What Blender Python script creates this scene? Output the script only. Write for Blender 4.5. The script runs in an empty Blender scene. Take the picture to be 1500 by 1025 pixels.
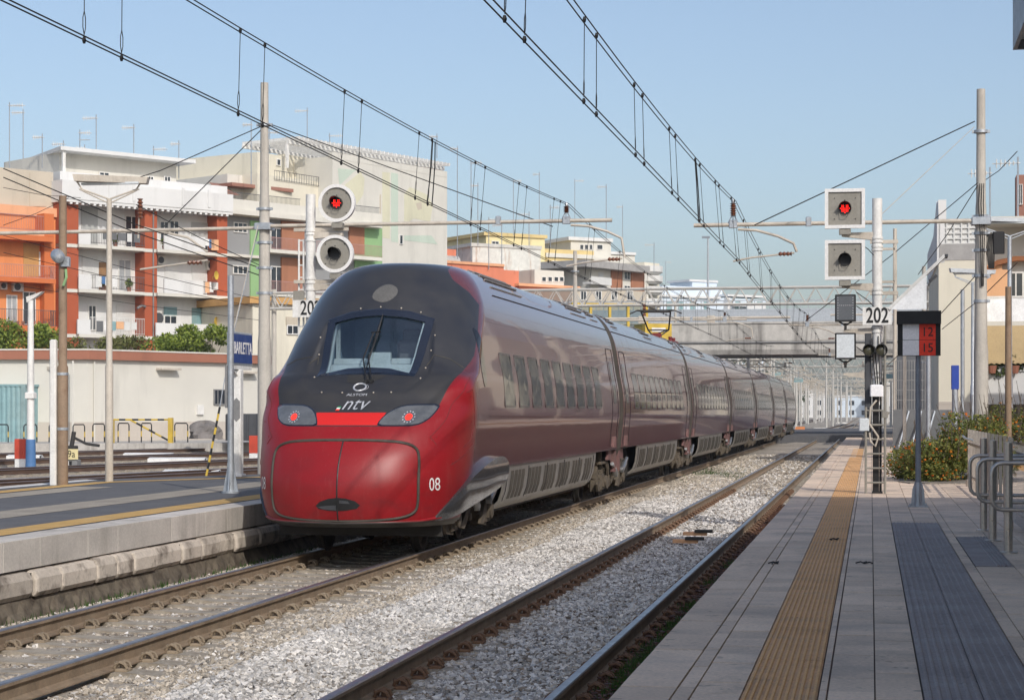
import bpy, math, random
import numpy as np
from mathutils import Vector, Matrix
random.seed(7); RNG = np.random.default_rng(7)
SC = bpy.context.scene
COL = SC.collection
R = math.radians
# ---- the camera of the photograph: standing on the right-hand platform, looking a little left of the track axis (+Y) ----
TH = R(10.34); CT, ST = math.cos(TH), math.sin(TH); FPX = 2881.0; HC = 1.952; VH = 601.5
def pt(u, v, d):                       # a point of the photo at a distance d along the view axis -> world
    xc = (u - 750) / FPX * d
    return Vector((xc * CT - d * ST, xc * ST + d * CT, HC - (v - VH) / FPX * d))
def gd(v, z=0.0):                      # distance of a point of the photo known to lie at height z
    return (HC - z) * FPX / (v - VH)
def atX(u, X):                         # Y at which the plane x = X is seen at column u
    a = (u - 750) / FPX
    return (-X * CT - a * X * ST) / (ST - a * CT)
def atY(u, Y):                         # X at which the plane y = Y is seen at column u
    a = (u - 750) / FPX
    return (a * CT * Y - ST * Y) / (CT + a * ST)
def dep(X, Y): return -X * ST + Y * CT
def zz(v, X, Y): return HC - (v - VH) / FPX * dep(X, Y)

# ---- mesh builder ----
class MB:
    def __init__(s): s.V = []; s.F = []; s.M = []
    def add(s, vs, fs, mi=0):
        b = len(s.V); s.V += [tuple(v) for v in vs]
        for f in fs: s.F.append(tuple(i + b for i in f)); s.M.append(mi)
        return s
    def box(s, x0, x1, y0, y1, z0, z1, mi=0, M=None):
        vs = [(x0,y0,z0),(x1,y0,z0),(x1,y1,z0),(x0,y1,z0),(x0,y0,z1),(x1,y0,z1),(x1,y1,z1),(x0,y1,z1)]
        if M is not None: vs = [M @ Vector(v) for v in vs]
        return s.add(vs, [(0,3,2,1),(4,5,6,7),(0,1,5,4),(1,2,6,5),(2,3,7,6),(3,0,4,7)], mi)
    def bbox(s, x0, x1, y0, y1, z0, z1, b=.02, mi=0):     # box with chamfered vertical edges and top
        p = [(x0+b,y0),(x1-b,y0),(x1,y0+b),(x1,y1-b),(x1-b,y1),(x0+b,y1),(x0,y1-b),(x0,y0+b)]
        q = [(x0+2*b,y0+b),(x1-2*b,y0+b),(x1-b,y0+2*b),(x1-b,y1-2*b),(x1-2*b,y1-b),(x0+2*b,y1-b),(x0+b,y1-2*b),(x0+b,y0+2*b)]
        vs = [(a,c,z0) for a,c in p] + [(a,c,z1-b) for a,c in p] + [(a,c,z1) for a,c in q]
        fs = [tuple(range(7,-1,-1)), tuple(range(16,24))]
        for k in range(2):
            for i in range(8):
                j = (i+1) % 8; fs.append((k*8+i, k*8+j, k*8+8+j, k*8+8+i))
        return s.add(vs, fs, mi)
    def tube(s, pts, r, n=8, mi=0, caps=True):
        pts = [Vector(p) for p in pts]; m = len(pts)
        rs = r if hasattr(r, '__len__') else [r] * m
        t0 = (pts[1] - pts[0]).normalized()
        up = Vector((0,0,1)) if abs(t0.z) < .9 else Vector((1,0,0))
        vs = []; nrm = None
        for i in range(m):
            t = (pts[min(i+1,m-1)] - pts[max(i-1,0)])
            t = t.normalized() if t.length > 0 else t0
            if nrm is None: nrm = (up - t * up.dot(t)).normalized()
            else:
                q = nrm - t * nrm.dot(t); nrm = q.normalized() if q.length > 1e-6 else nrm
            b = t.cross(nrm)
            for k in range(n):
                a = 2 * math.pi * k / n
                vs.append(pts[i] + (nrm * math.cos(a) + b * math.sin(a)) * rs[i])
        fs = []
        for i in range(m - 1):
            for k in range(n):
                l = (k + 1) % n; fs.append((i*n+k, i*n+l, (i+1)*n+l, (i+1)*n+k))
        if caps: fs += [tuple(range(n-1,-1,-1)), tuple(range((m-1)*n, m*n))]
        return s.add(vs, fs, mi)
    def lathe(s, prof, c, ax='z', n=20, mi=0):            # prof: (r, h)
        vs = []; fs = []; m = len(prof)
        for r, h in prof:
            for k in range(n):
                a = 2*math.pi*k/n; x, y = r*math.cos(a), r*math.sin(a)
                p = (x,y,h) if ax == 'z' else ((x,h,y) if ax == 'y' else (h,x,y))
                vs.append((c[0]+p[0], c[1]+p[1], c[2]+p[2]))
        for i in range(m-1):
            for k in range(n):
                l = (k+1) % n; fs.append((i*n+k, i*n+l, (i+1)*n+l, (i+1)*n+k))
        if prof[0][0] > 1e-6: fs.append(tuple(range(n-1,-1,-1)))
        if prof[-1][0] > 1e-6: fs.append(tuple(range((m-1)*n, m*n)))
        return s.add(vs, fs, mi)
    def prism(s, poly, h0, h1, ax='z', mi=0):             # polygon in the plane across axis ax, extruded h0..h1
        n = len(poly)
        def P(a, b, h): return (a,b,h) if ax == 'z' else ((a,h,b) if ax == 'y' else (h,a,b))
        vs = [P(a,b,h0) for a,b in poly] + [P(a,b,h1) for a,b in poly]
        fs = [tuple(range(n-1,-1,-1)), tuple(range(n,2*n))] + [(i,(i+1)%n,n+(i+1)%n,n+i) for i in range(n)]
        return s.add(vs, fs, mi)
    def quad(s, a, b, c, d, mi=0): return s.add([a,b,c,d], [(0,1,2,3)], mi)
    def build(s, name, mats, parent=None, loc=(0,0,0), rz=0, smooth=None):
        me = bpy.data.meshes.new(name); me.from_pydata(s.V, [], s.F)
        for m in (mats if isinstance(mats, (list, tuple)) else [mats]): me.materials.append(m)
        if any(s.M): me.polygons.foreach_set('material_index', s.M)
        me.update()
        import bmesh as _b
        bm = _b.new(); bm.from_mesh(me); _b.ops.recalc_face_normals(bm, faces=bm.faces); bm.to_mesh(me); bm.free()
        if smooth:
            me.polygons.foreach_set('use_smooth', [True]*len(me.polygons)); me.set_sharp_from_angle(angle=R(smooth))
        return link(name, me, parent, loc, rz)
def build_each(b, name, mats, parent, smooth=None):          # every separate piece of b becomes a part of its own
    n = len(b.V); r = list(range(n))
    def find(i):
        while r[i] != i: r[i] = r[r[i]]; i = r[i]
        return i
    for f in b.F:
        for j in f[1:]: r[find(j)] = find(f[0])
    groups = {}
    for k, f in enumerate(b.F): groups.setdefault(find(f[0]), []).append(k)
    for ks in groups.values():
        q = MB(); m = {}
        for k in ks:
            for i in b.F[k]:
                if i not in m: m[i] = len(q.V); q.V.append(b.V[i])
            q.F.append(tuple(m[i] for i in b.F[k])); q.M.append(b.M[k])
        q.build(name, mats, parent, smooth=smooth)
def link(name, me, parent=None, loc=(0,0,0), rz=0):
    o = bpy.data.objects.new(name, me); COL.objects.link(o)
    o.location = loc; o.rotation_euler = (0,0,rz)
    if parent is not None: o.parent = parent
    return o
def npmesh(name, V, Fq, mats, parent=None, loc=(0,0,0), smooth=False, mi=None):   # fast: numpy arrays, all faces the same size
    V = np.asarray(V, np.float32); Fq = np.asarray(Fq, np.int32)
    me = bpy.data.meshes.new(name); k = Fq.shape[1]
    me.vertices.add(len(V)); me.vertices.foreach_set('co', V.ravel())
    me.loops.add(Fq.size); me.loops.foreach_set('vertex_index', Fq.ravel())
    me.polygons.add(len(Fq)); me.polygons.foreach_set('loop_start', np.arange(0, Fq.size, k, dtype=np.int32))
    for m in (mats if isinstance(mats, (list, tuple)) else [mats]): me.materials.append(m)
    if mi is not None: me.polygons.foreach_set('material_index', np.asarray(mi, np.int32))
    me.polygons.foreach_set('use_smooth', np.full(len(Fq), smooth))
    me.update(calc_edges=True); me.validate()
    return link(name, me, parent, loc)
def tag(o, label=None, cat=None, group=None, kind=None):
    if label: o['label'] = label
    if cat: o['category'] = cat
    if group: o['group'] = group
    if kind: o['kind'] = kind
    return o
def thing(name, loc, label, cat, group=None, rz=0):
    o = bpy.data.objects.new(name, None); COL.objects.link(o)
    o.empty_display_size = .2; o.location = loc; o.rotation_euler = (0,0,rz)
    return tag(o, label, cat, group)
def tree_copy(o, loc=None, rz=None, label=None, parent=None):
    c = o.copy(); COL.objects.link(c)
    if parent is not None: c.parent = parent
    if loc is not None: c.location = loc
    if rz is not None: c.rotation_euler = (0,0,rz)
    if label: c['label'] = label
    for ch in list(o.children): tree_copy(ch, parent=c)
    return c
def text(name, s, size, m, parent, M, sx=1.0, ext=.002, italic=0.0, bold=0.0):
    cu = bpy.data.curves.new(name, 'FONT'); cu.body = s; cu.size = size; cu.align_x = 'CENTER'; cu.align_y = 'CENTER'
    cu.extrude = ext; cu.shear = italic; cu.offset = bold; cu.resolution_u = 4
    o = bpy.data.objects.new(name, cu); COL.objects.link(o)
    dg = bpy.context.evaluated_depsgraph_get()
    me = bpy.data.meshes.new_from_object(o.evaluated_get(dg))
    bpy.data.objects.remove(o); bpy.data.curves.remove(cu)
    me.transform(M @ Matrix.Diagonal((sx,1,1,1))); me.materials.clear(); me.materials.append(m); me.name = name
    return link(name, me, parent)
FACE = Matrix.Rotation(R(90), 4, 'X')                    # lettering upright, read from -Y

# ---- materials ----
def nt(name):
    m = bpy.data.materials.new(name); m.use_nodes = True
    t = m.node_tree; b = t.nodes['Principled BSDF']
    return m, t, b
def N(t, kind, **kw):
    n = t.nodes.new(kind)
    for k, v in kw.items():
        if k in n.inputs.keys() if isinstance(k, str) else False: n.inputs[k].default_value = v
        else: setattr(n, k, v)
    return n
def noise(t, co, scale, detail=5, rough=.6, stretch=None):
    if stretch:
        mp = t.nodes.new('ShaderNodeMapping'); mp.inputs['Scale'].default_value = stretch
        t.links.new(co, mp.inputs['Vector']); co = mp.outputs['Vector']
    n = t.nodes.new('ShaderNodeTexNoise'); n.inputs['Scale'].default_value = scale
    n.inputs['Detail'].default_value = detail; n.inputs['Roughness'].default_value = rough
    t.links.new(co, n.inputs['Vector']); return n.outputs['Fac']
def ramp(t, fac, a, b, x=0.0, y=1.0):
    n = t.nodes.new('ShaderNodeMapRange'); n.inputs['From Min'].default_value = a; n.inputs['From Max'].default_value = b
    n.inputs['To Min'].default_value = x; n.inputs['To Max'].default_value = y
    t.links.new(fac, n.inputs['Value']); return n.outputs['Result']
def mixc(t, fac, a, b, mode='MIX'):
    n = t.nodes.new('ShaderNodeMix'); n.data_type = 'RGBA'; n.blend_type = mode
    for sock, v in ((n.inputs[0], fac), (n.inputs[6], a), (n.inputs[7], b)):
        if isinstance(v, (int, float)): sock.default_value = v
        elif isinstance(v, (tuple, list)): sock.default_value = (*v[:3], 1)
        else: t.links.new(v, sock)
    return n.outputs[2]
def mth(t, op, a, b=None, c=None):
    n = t.nodes.new('ShaderNodeMath'); n.operation = op
    for i, v in enumerate((a, b, c)):
        if v is None: continue
        if isinstance(v, (int, float)): n.inputs[i].default_value = v
        else: t.links.new(v, n.inputs[i])
    return n.outputs[0]
def objco(t): return t.nodes.new('ShaderNodeTexCoord').outputs['Object']
def mk(name, col, rough=.7, metal=0.0, var=.18, vs=2.0, fine=.1, fs=30, bump=.15, bs=40, coat=0.0, spec=.5, island=0.0,
       stain=None, st_amt=.5, st_s=1.5, st_lo=.5, streak=False, emit=None, es=0.0, spots=0.0):
    m, t, b = nt(name); co = objco(t)
    f = mth(t, 'ADD', ramp(t, noise(t, co, vs), .25, .75, 1-var, 1+var), ramp(t, noise(t, co, fs, 3), .3, .7, -fine, fine))
    if island:
        g = t.nodes.new('ShaderNodeNewGeometry').outputs['Random Per Island']
        f = mth(t, 'MULTIPLY', f, ramp(t, g, 0, 1, 1-island, 1+island))
    if spots:
        f = mth(t, 'MULTIPLY', f, ramp(t, noise(t, co, 7, 3, .55), .66, .70, 1, 1-spots)); f = mth(t, 'MULTIPLY', f, ramp(t, noise(t, co, 2.3, 6, .7, (1,.35,1)), .56, .68, 1, 1-spots*.6))
    vm = t.nodes.new('ShaderNodeVectorMath'); vm.operation = 'SCALE'
    c = t.nodes.new('ShaderNodeRGB'); c.outputs[0].default_value = (*col, 1)
    base = c.outputs[0]
    if stain:
        k = noise(t, co, st_s, 8, .65, (1,1,.12) if streak else None)
        base = mixc(t, ramp(t, k, st_lo, st_lo+.18, 0, st_amt), base, stain)
    t.links.new(base, vm.inputs[0]); t.links.new(f, vm.inputs['Scale'])
    t.links.new(vm.outputs[0], b.inputs['Base Color'])
    b.inputs['Roughness'].default_value = rough; b.inputs['Metallic'].default_value = metal
    b.inputs['Coat Weight'].default_value = coat; b.inputs['Specular IOR Level'].default_value = spec
    if rough < .65:
        t.links.new(ramp(t, noise(t, co, 6), .3, .7, max(rough-.08,.02), rough+.1), b.inputs['Roughness'])
    if bump:
        bn = t.nodes.new('ShaderNodeBump'); bn.inputs['Strength'].default_value = bump; bn.inputs['Distance'].default_value = .02
        t.links.new(noise(t, co, bs, 4), bn.inputs['Height']); t.links.new(bn.outputs[0], b.inputs['Normal'])
    if emit:
        b.inputs['Emission Color'].default_value = (*emit, 1); b.inputs['Emission Strength'].default_value = es
    return m
def leafmat(name, c1, c2, rough=.6):
    m, t, b = nt(name)
    g = t.nodes.new('ShaderNodeNewGeometry').outputs['Random Per Island']
    t.links.new(mixc(t, g, c1, c2), b.inputs['Base Color']); b.inputs['Roughness'].default_value = rough
    tr = t.nodes.new('ShaderNodeBsdfTranslucent'); t.links.new(mixc(t, g, c1, c2), tr.inputs['Color'])
    mx = t.nodes.new('ShaderNodeMixShader'); mx.inputs[0].default_value = .25
    o = t.nodes['Material Output']
    t.links.new(b.outputs[0], mx.inputs[1]); t.links.new(tr.outputs[0], mx.inputs[2]); t.links.new(mx.outputs[0], o.inputs[0])
    return m
M = {}
def DM(k, *a, **kw): M[k] = mk(k, *a, **kw)
DM('concrete', (.42,.40,.37), .85, stain=(.16,.14,.12), st_amt=.6, streak=True, st_s=3)
DM('mast', (.46,.43,.38), .85, var=.12, stain=(.25,.22,.19), st_amt=.5, streak=True, st_s=5, fine=.08)
DM('bridge_concrete', (.47,.45,.415), .9, stain=(.14,.13,.12), st_amt=.8, streak=True, st_s=.6)
DM('coping', (.55,.51,.46), .85, stain=(.2,.18,.15), st_amt=.55, st_s=2.5, streak=True, island=.1)
DM('stone_block', (.52,.46,.39), .9, stain=(.12,.095,.075), st_amt=.85, st_s=3.4, st_lo=.50, bump=.6, bs=12, island=.16)
DM('rough_base', (.13,.108,.08), .95, var=.5, vs=3, stain=(.05,.035,.025), st_amt=.9, st_s=4, bump=1, bs=9)
DM('asphalt', (.105,.105,.11), .9, var=.18, fine=.2, fs=60, stain=(.13,.12,.115), st_amt=.5, st_s=.6, spots=.3)
DM('beige_band', (.33,.29,.235), .9, stain=(.2,.18,.15), st_amt=.5, fine=.15)
DM('yellow_band', (.52,.32,.10), .85, stain=(.4,.3,.17), st_amt=.6, fine=.12)
DM('white_paint', (.74,.74,.72), .6, stain=(.4,.37,.33), st_amt=.4)
DM('paving', (.70,.545,.41), .8, var=.14, vs=1.2, fine=.14, fs=40, island=.13, stain=(.42,.345,.28), st_amt=.7, st_s=.9, bump=.1, spots=.38)
DM('joint', (.17,.135,.11), .95)
DM('tactile', (.66,.385,.19), .8, island=.1, stain=(.3,.22,.14), st_amt=.6, st_s=2.0, fine=.12, spots=.35)
DM('tactile_tip', (.74,.42,.16), .75, stain=(.36,.25,.14), st_amt=.5, st_s=2.0)
DM('mat_grey', (.27,.23,.22), .7, island=.06, stain=(.26,.25,.25), st_amt=.5, st_s=2, fine=.12, spots=.3)
DM('gravel', (.53,.505,.475), .95, var=.2, vs=.4, island=.5, stain=(.27,.23,.185), st_amt=.35, st_s=.6)
DM('gravel_dark', (.24,.20,.16), .9, var=.3, vs=.6, island=.5)
DM('gravel_dusty', (.42,.37,.305), .95, var=.2, vs=.5, island=.45, stain=(.22,.175,.12), st_amt=.5, st_s=.8)
DM('bed', (.34,.30,.25), .95, var=.3, vs=.5, fine=.45, fs=22, bump=1.0, bs=18, stain=(.16,.13,.10), st_amt=.5, st_s=.3)
DM('dirt', (.2,.175,.145), .95, var=.3, vs=.3, fine=.4, fs=14, bump=.8, bs=10, stain=(.32,.3,.27), st_amt=.6, st_s=.25)
DM('sleeper', (.33,.29,.235), .9, stain=(.2,.155,.105), st_amt=.7, st_s=5, fine=.15)
DM('rail_side', (.25,.185,.125), .8, var=.25, vs=4, stain=(.30,.24,.17), st_amt=.6, st_s=3, streak=False)
DM('rail_top', (.34,.32,.32), .34, metal=.9, var=.08, bump=0)
DM('rail_rust', (.085,.05,.034), .85, stain=(.14,.085,.055), st_amt=.5)
DM('clip', (.15,.085,.05), .8, var=.3, vs=8)
DM('clip_dusty', (.235,.185,.13), .9, var=.3, vs=8)
DM('steel', (.55,.50,.45), .34, metal=.8, var=.1, bump=.05)
DM('galv', (.43,.46,.49), .45, metal=.55, var=.15, vs=8, fine=.1)
DM('galv_dark', (.25,.275,.31), .5, metal=.35, var=.15, vs=8)
DM('beige_paint', (.5,.45,.38), .6, stain=(.28,.22,.16), st_amt=.45, st_s=3, streak=True)
DM('lattice_paint', (.50,.49,.46), .6, stain=(.32,.26,.2), st_amt=.4, st_s=2)
DM('white_metal', (.72,.71,.68), .5, stain=(.45,.42,.37), st_amt=.45, st_s=5, streak=True, bump=.05)
DM('target_face', (.265,.25,.215), .6, var=.08, stain=(.2,.185,.155), st_amt=.5, st_s=4, streak=True, bump=.05)
DM('black', (.012,.012,.013), .5, bump=.05)
DM('black_dust', (.03,.028,.026), .7)
DM('dark_grey', (.06,.063,.07), .55)
DM('mid_grey', (.2,.2,.2), .6)
DM('panel_grey', (.10,.108,.118), .4, bump=.05)
DM('opal', (.62,.66,.68), .3, var=.06, bump=0)
DM('silver_panel', (.86,.85,.86), .4, var=.06, bump=.03)
DM('red_panel', (.90,.045,.018), .45, var=.08, bump=.03)
DM('insulator', (.17,.065,.035), .3)
DM('wire', (.014,.013,.013), .6, bump=0)
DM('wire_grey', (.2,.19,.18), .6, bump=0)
DM('blue_sign', (.018,.05,.2), .45, var=.1, bump=.03)
DM('blue_paint', (.02,.055,.32), .5)
DM('blue_base', (.07,.17,.36), .6)
DM('rust_post', (.25,.175,.115), .75, stain=(.16,.09,.05), st_amt=.6, st_s=5)
DM('red_paint', (.5,.06,.03), .6)
DM('yellow_paint', (.55,.38,.05), .55, stain=(.4,.28,.08), st_amt=.4)
DM('led_red', (.5,.02,.01), .4, emit=(1,.016,.01), es=3.0, bump=0)
DM('lamp_amber', (.09,.085,.055), .15, bump=0, coat=.6)
for k, c in dict(white_wall=(.66,.66,.65), off_white=(.62,.60,.54), cream_wall=(.66,.62,.51), depot_wall=(.61,.59,.53), pale_yellow=(.72,.62,.34),
                 yellow_wall=(.62,.48,.22), orange_wall=(.68,.25,.09), deep_orange=(.56,.15,.045), salmon_light=(.70,.36,.20), salmon=(.64,.21,.12),
                 brick_red=(.37,.085,.035), grey_wall=(.27,.275,.28), green_wall=(.25,.42,.20), blue_white=(.60,.68,.76), beige_wall=(.52,.46,.37),
                 brick_brown=(.36,.16,.09), peach=(.70,.40,.22), mural_green=(.50,.58,.49), mural_yellow=(.61,.59,.44), stone_base=(.50,.45,.39),
                 terracotta=(.33,.135,.085), ochre=(.52,.30,.11), pink_brown=(.30,.145,.105)).items():
    DM(k, c, .85, var=.07, vs=.35, fine=.04, stain=tuple(x*.55 for x in c), st_amt=.35, st_s=.8, st_lo=.53, streak=True, bump=.08, bs=15)
DM('roof_grey', (.34,.33,.32), .85)
DM('shutter', (.42,.43,.42), .6, var=.06)
DM('shutter_light', (.62,.62,.60), .6, var=.06)
DM('teal', (.22,.36,.38), .6, stain=(.3,.36,.34), st_amt=.5, st_s=1, streak=True)
DM('wood', (.30,.17,.08), .6)
DM('window_glass', (.028,.035,.045), .08, var=.3, bump=0, coat=.4)
DM('curtain', (.34,.36,.37), .5)
DM('railing', (.10,.10,.105), .6)
DM('railing_pink', (.42,.24,.22), .6)
DM('railing_white', (.6,.6,.58), .6)
DM('awning', (.44,.33,.18), .8, var=.1)
DM('awning_brown', (.26,.10,.04), .8)
DM('ac_white', (.62,.61,.57), .5)
DM('rusty_white', (.60,.60,.56), .75, stain=(.30,.12,.03), st_amt=.95, st_s=1.1, st_lo=.53, streak=True)
DM('duct', (.55,.54,.50), .4, metal=.3)
DM('tarp', (.17,.155,.145), .8, var=.3)
DM('frosted', (.86,.87,.88), .25, bump=0)
DM('fabric_grey', (.13,.135,.14), .7)
M['leaf'] = leafmat('leaf', (.09,.15,.018), (.30,.36,.05))
M['leaf_dark'] = leafmat('leaf_dark', (.03,.06,.013), (.10,.13,.035))
M['leaf_olive'] = leafmat('leaf_olive', (.07,.11,.02), (.25,.24,.06))
DM('target_white', (.74,.73,.71), .5, var=.04, bump=.02)
M['leaf_dry'] = leafmat('leaf_dry', (.12,.11,.035), (.19,.22,.06))
M['leaf_grass'] = leafmat('leaf_grass', (.025,.06,.008), (.06,.13,.02))
M['dead_leaf'] = leafmat('dead_leaf', (.07,.025,.012), (.16,.07,.03))
M['blossom'] = leafmat('blossom', (.55,.13,.01), (.65,.26,.02))
DM('bark', (.11,.085,.06), .9)
# =================== ground, ballast, rails, sleepers, platforms ===================
XL, XR = -6.91, -2.906                     # axes of the two running lines; rail tops at z = 0
g = MB(); g.add([(-2500,-300,-.42),(2500,-300,-.42),(2500,4000,-.42),(-2500,4000,-.42)], [(0,1,2,3)])
tag(g.build('ground', M['dirt']), kind='structure')

def hgt(x, y):                             # height of the ballast under and between the tracks
    z = np.full_like(x, -.215)
    z += .05 * np.exp(-((x + 4.9) / .75) ** 2)
    z += .025 * np.sin(y * .7 + x * 2) * np.exp(-((x + 4.9) / 1.1) ** 2)
    return z
xs = np.concatenate([np.arange(-8.7, -1.2, .1), [-1.2]]); ys = np.concatenate([np.arange(0, 60, .15), np.arange(60, 700, 3.0)])
gx, gy = np.meshgrid(xs, ys); gz = hgt(gx, gy) + RNG.normal(0, .006, gx.shape)
ny, nx = gx.shape; idx = np.arange(nx * ny).reshape(ny, nx)
Fq = np.stack([idx[:-1,:-1], idx[:-1,1:], idx[1:,1:], idx[1:,:-1]], -1).reshape(-1, 4)
tag(npmesh('track_bed', np.stack([gx, gy, gz], -1).reshape(-1, 3), Fq, M['bed'], smooth=True), kind='structure')
# wide ballast of the yard beyond the far platform and of the lines under the bridge
b = MB(); b.add([(-75,46,-.24),(-8.7,46,-.24),(-8.7,700,-.24),(-75,700,-.24)], [(0,1,2,3)])
b.add([(-75,8,-.25),(-15.3,8,-.25),(-15.3,46,-.25),(-75,46,-.25)], [(0,1,2,3)])
b.add([(-1.2,107,-.24),(9,107,-.24),(9,700,-.24),(-1.2,700,-.24)], [(0,1,2,3)])
tag(b.build('yard_ground', M['bed']), kind='structure')

OCT = np.array([(1,0,0),(-1,0,0),(0,1,0),(0,-1,0),(0,0,1),(0,0,-1)], float)
OF = np.array([(0,2,4),(2,1,4),(1,3,4),(3,0,4),(2,0,5),(1,2,5),(3,1,5),(0,3,5)])
CUB = np.array([(x,y,z) for x in (-1,1) for y in (-1,1) for z in (-1,1)], float)
def stones(name, x, y, z, size, m, seed=1, flat=.75):
    r = np.random.default_rng(seed); n = len(x)
    v = np.repeat(OCT[None], n, 0) * r.uniform(.75, 1.25, (n, 6, 1)) + r.normal(0, .22, (n, 6, 3))
    v *= (size * r.uniform(.6, 1.5, n) ** 1.2)[:, None, None]
    ax = r.normal(0, 1, (n, 3)); ax /= np.linalg.norm(ax, axis=1)[:, None]; an = r.uniform(0, 6.3, n)
    K = np.zeros((n,3,3)); K[:,0,1]=-ax[:,2]; K[:,0,2]=ax[:,1]; K[:,1,0]=ax[:,2]; K[:,1,2]=-ax[:,0]; K[:,2,0]=-ax[:,1]; K[:,2,1]=ax[:,0]
    Rm = np.eye(3)[None] + np.sin(an)[:,None,None]*K + (1-np.cos(an))[:,None,None]*(K@K)
    v = np.einsum('nij,nkj->nki', Rm, v); v[:,:,2] *= flat
    v += np.stack([x, y, z], -1)[:, None, :]
    f = (OF[None] + (np.arange(n) * 6)[:, None, None]).reshape(-1, 3)
    return npmesh(name, v.reshape(-1, 3), f, m)
def field(x0, x1, y0, y1, dens, seed):     # density falls off with distance, as does what one can see
    r = np.random.default_rng(seed); n = int((x1-x0)*(y1-y0)*dens)
    return r.uniform(x0, x1, n), r.uniform(y0, y1, n)
px, py = [], []
for y0, y1, d in ((13,24,880),(24,34,600),(34,48,330),(48,66,150),(66,95,55)):
    a, c = field(-8.55, -1.3, y0, y1, d, int(y0)); px.append(a); py.append(c)
px = np.concatenate(px); py = np.concatenate(py)
dR = np.abs(px - XR); dL = np.abs(px - XL)
ph = ((py / .6) % 1.0); onsl = np.abs(ph - .5) < .2
cover = RNG.random(len(px))
keep = ~(((np.abs(dR-.7535) < .12) | (np.abs(dL-.7535) < .12)))
keep &= ~((dL < 1.28) & onsl & (cover < .9)) & ~((dR < 1.28) & onsl & (cover < .55))
px, py = px[keep], py[keep]; pz = hgt(px, py) + .008
dusty = ((np.abs(px - XL) < 1.75) & (RNG.random(len(px)) < .85)) | (RNG.random(len(px)) < np.clip((py - 44) / 14, 0, .8)) | ((np.abs(np.abs(px - XR) - .7535) < .3) & (RNG.random(len(px)) < .35))
far = np.clip(1 + (py - 24) / 60, 1, 1.9)
pz = pz + np.where((np.abs(px - XR) < .62), .02, 0) - np.where(np.abs(px - XL) < .62, .015, 0)
oily = ((np.abs(px - XL) < .5) & (RNG.random(len(px)) < .4)) | ((np.abs(px - XR) < .45) & (RNG.random(len(px)) < .12)) | (RNG.random(len(px)) < .03)
tag(stones('dark_gravel', px[oily], py[oily], pz[oily], .021 * far[oily], M['gravel_dark'], 6), 'dark oil-stained ballast stones scattered between the rails', 'ballast', kind='stuff')
sel = ~dusty & ~oily; dusty = dusty & ~oily
tag(stones('gravel', px[sel], py[sel], pz[sel], .0225 * far[sel], M['gravel'], 3), 'pale crushed stone ballast between and around the two running lines', 'ballast', kind='stuff')
tag(stones('dusty_gravel', px[dusty], py[dusty], pz[dusty], .021 * far[dusty], M['gravel_dusty'], 4), 'dusty brown ballast around the rails beneath the train', 'ballast', kind='stuff')

# rails -----------------------------------------------------------------------------------------------------------------
HEAD = [(-.036,-.012),(-.030,-.002),(-.014,0),(.014,0),(.030,-.002),(.036,-.012),(.036,-.036),(.012,-.052),(.0085,-.07),(.0085,-.135),(.02,-.148),(.075,-.160),(.075,-.172),
        (-.075,-.172),(-.075,-.160),(-.02,-.148),(-.0085,-.135),(-.0085,-.07),(-.012,-.052),(-.036,-.036)]
def rail(pts, label, side='rail_side', group=None, name='rail'):
    b = MB(); n = len(HEAD); P = [Vector(p) for p in pts]
    for i, p in enumerate(P):
        t = (P[min(i+1,len(P)-1)] - P[max(i-1,0)]).normalized(); s = Vector((t.y, -t.x, 0))
        for a, c in HEAD: b.V.append(tuple(p - P[0] + s * a + Vector((0,0,c))))
    for i in range(len(P)-1):
        for k in range(n):
            l = (k+1) % n; b.F.append((i*n+k, i*n+l, (i+1)*n+l, (i+1)*n+k)); b.M.append(1 if k in (0,1,2,3,4) else 0)
    b.F += [tuple(range(n-1,-1,-1)), tuple(range((len(P)-1)*n, len(P)*n))]; b.M += [0,0]
    return tag(b.build(name, [M[side], M['rail_top']], loc=P[0]), label, 'rail', group)
def line(x, y0=2, y1=147, bend=True, curve=0.0):
    p = [(x, y0, 0), (x, 30, 0), (x, 60, 0), (x, 100, 0), (x, y1, 0)]
    for y in range(160, 620, 20): p.append((x - curve * max(0, y - y1) ** 2 / 2, y, 0))
    return p
CV = 1/1500.
rail(line(XL-.7535, curve=CV), 'dusty rail under the red train, beside the far platform wall')
rail(line(XL+.7535, curve=CV), 'dusty rail under the near flank of the red train')
rail(line(XR-.7535, curve=0), 'sunlit rail of the empty near track, towards the train')
rail(line(XR+.7535, curve=0), 'shaded rail of the empty near track, beside the paved platform')
# sleepers with their clips; the clips are the bent steel springs on both sides of each rail foot
sb = MB(); sb.prism([(-1.3,-.36),(1.3,-.36),(1.3,-.20),(1.0,-.176),(.55,-.176),(.4,-.195),(-.4,-.195),(-.55,-.176),(-1.0,-.176),(-1.3,-.20)], -.13, .13, 'y')
so = sb.build('sleeper', M['sleeper'])
tag(so, 'dusty concrete sleeper under the train track rails', 'sleeper', 'concrete sleepers of the track under the train')
cb = MB(); cb.bbox(-.055, .055, -.075, .075, -.178, -.15, .012)
for s in (-1, 1):
    cb.tube([(-.05,.045*s,-.152),(-.03,.05*s,-.115),(.01,.052*s,-.098),(.045,.05*s,-.115),(.06,.045*s,-.15)], .014, 6)
cb.tube([(.05,-.045,-.12),(.065,0,-.11),(.05,.045,-.12)], .014, 6)
cb.lathe([(.02,-.16),(.02,-.10),(.012,-.09),(0,-.088)], (0,0,0), n=6)
clip = cb.build('rail_clip', M['clip']); cmr = clip.data; cme = clip.data.copy(); cme.materials[0] = M['clip_dusty']
CX = [(-.7535-.125,0),(-.7535+.125,math.pi),(.7535-.125,0),(.7535+.125,math.pi)]
firsts = {}
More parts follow.
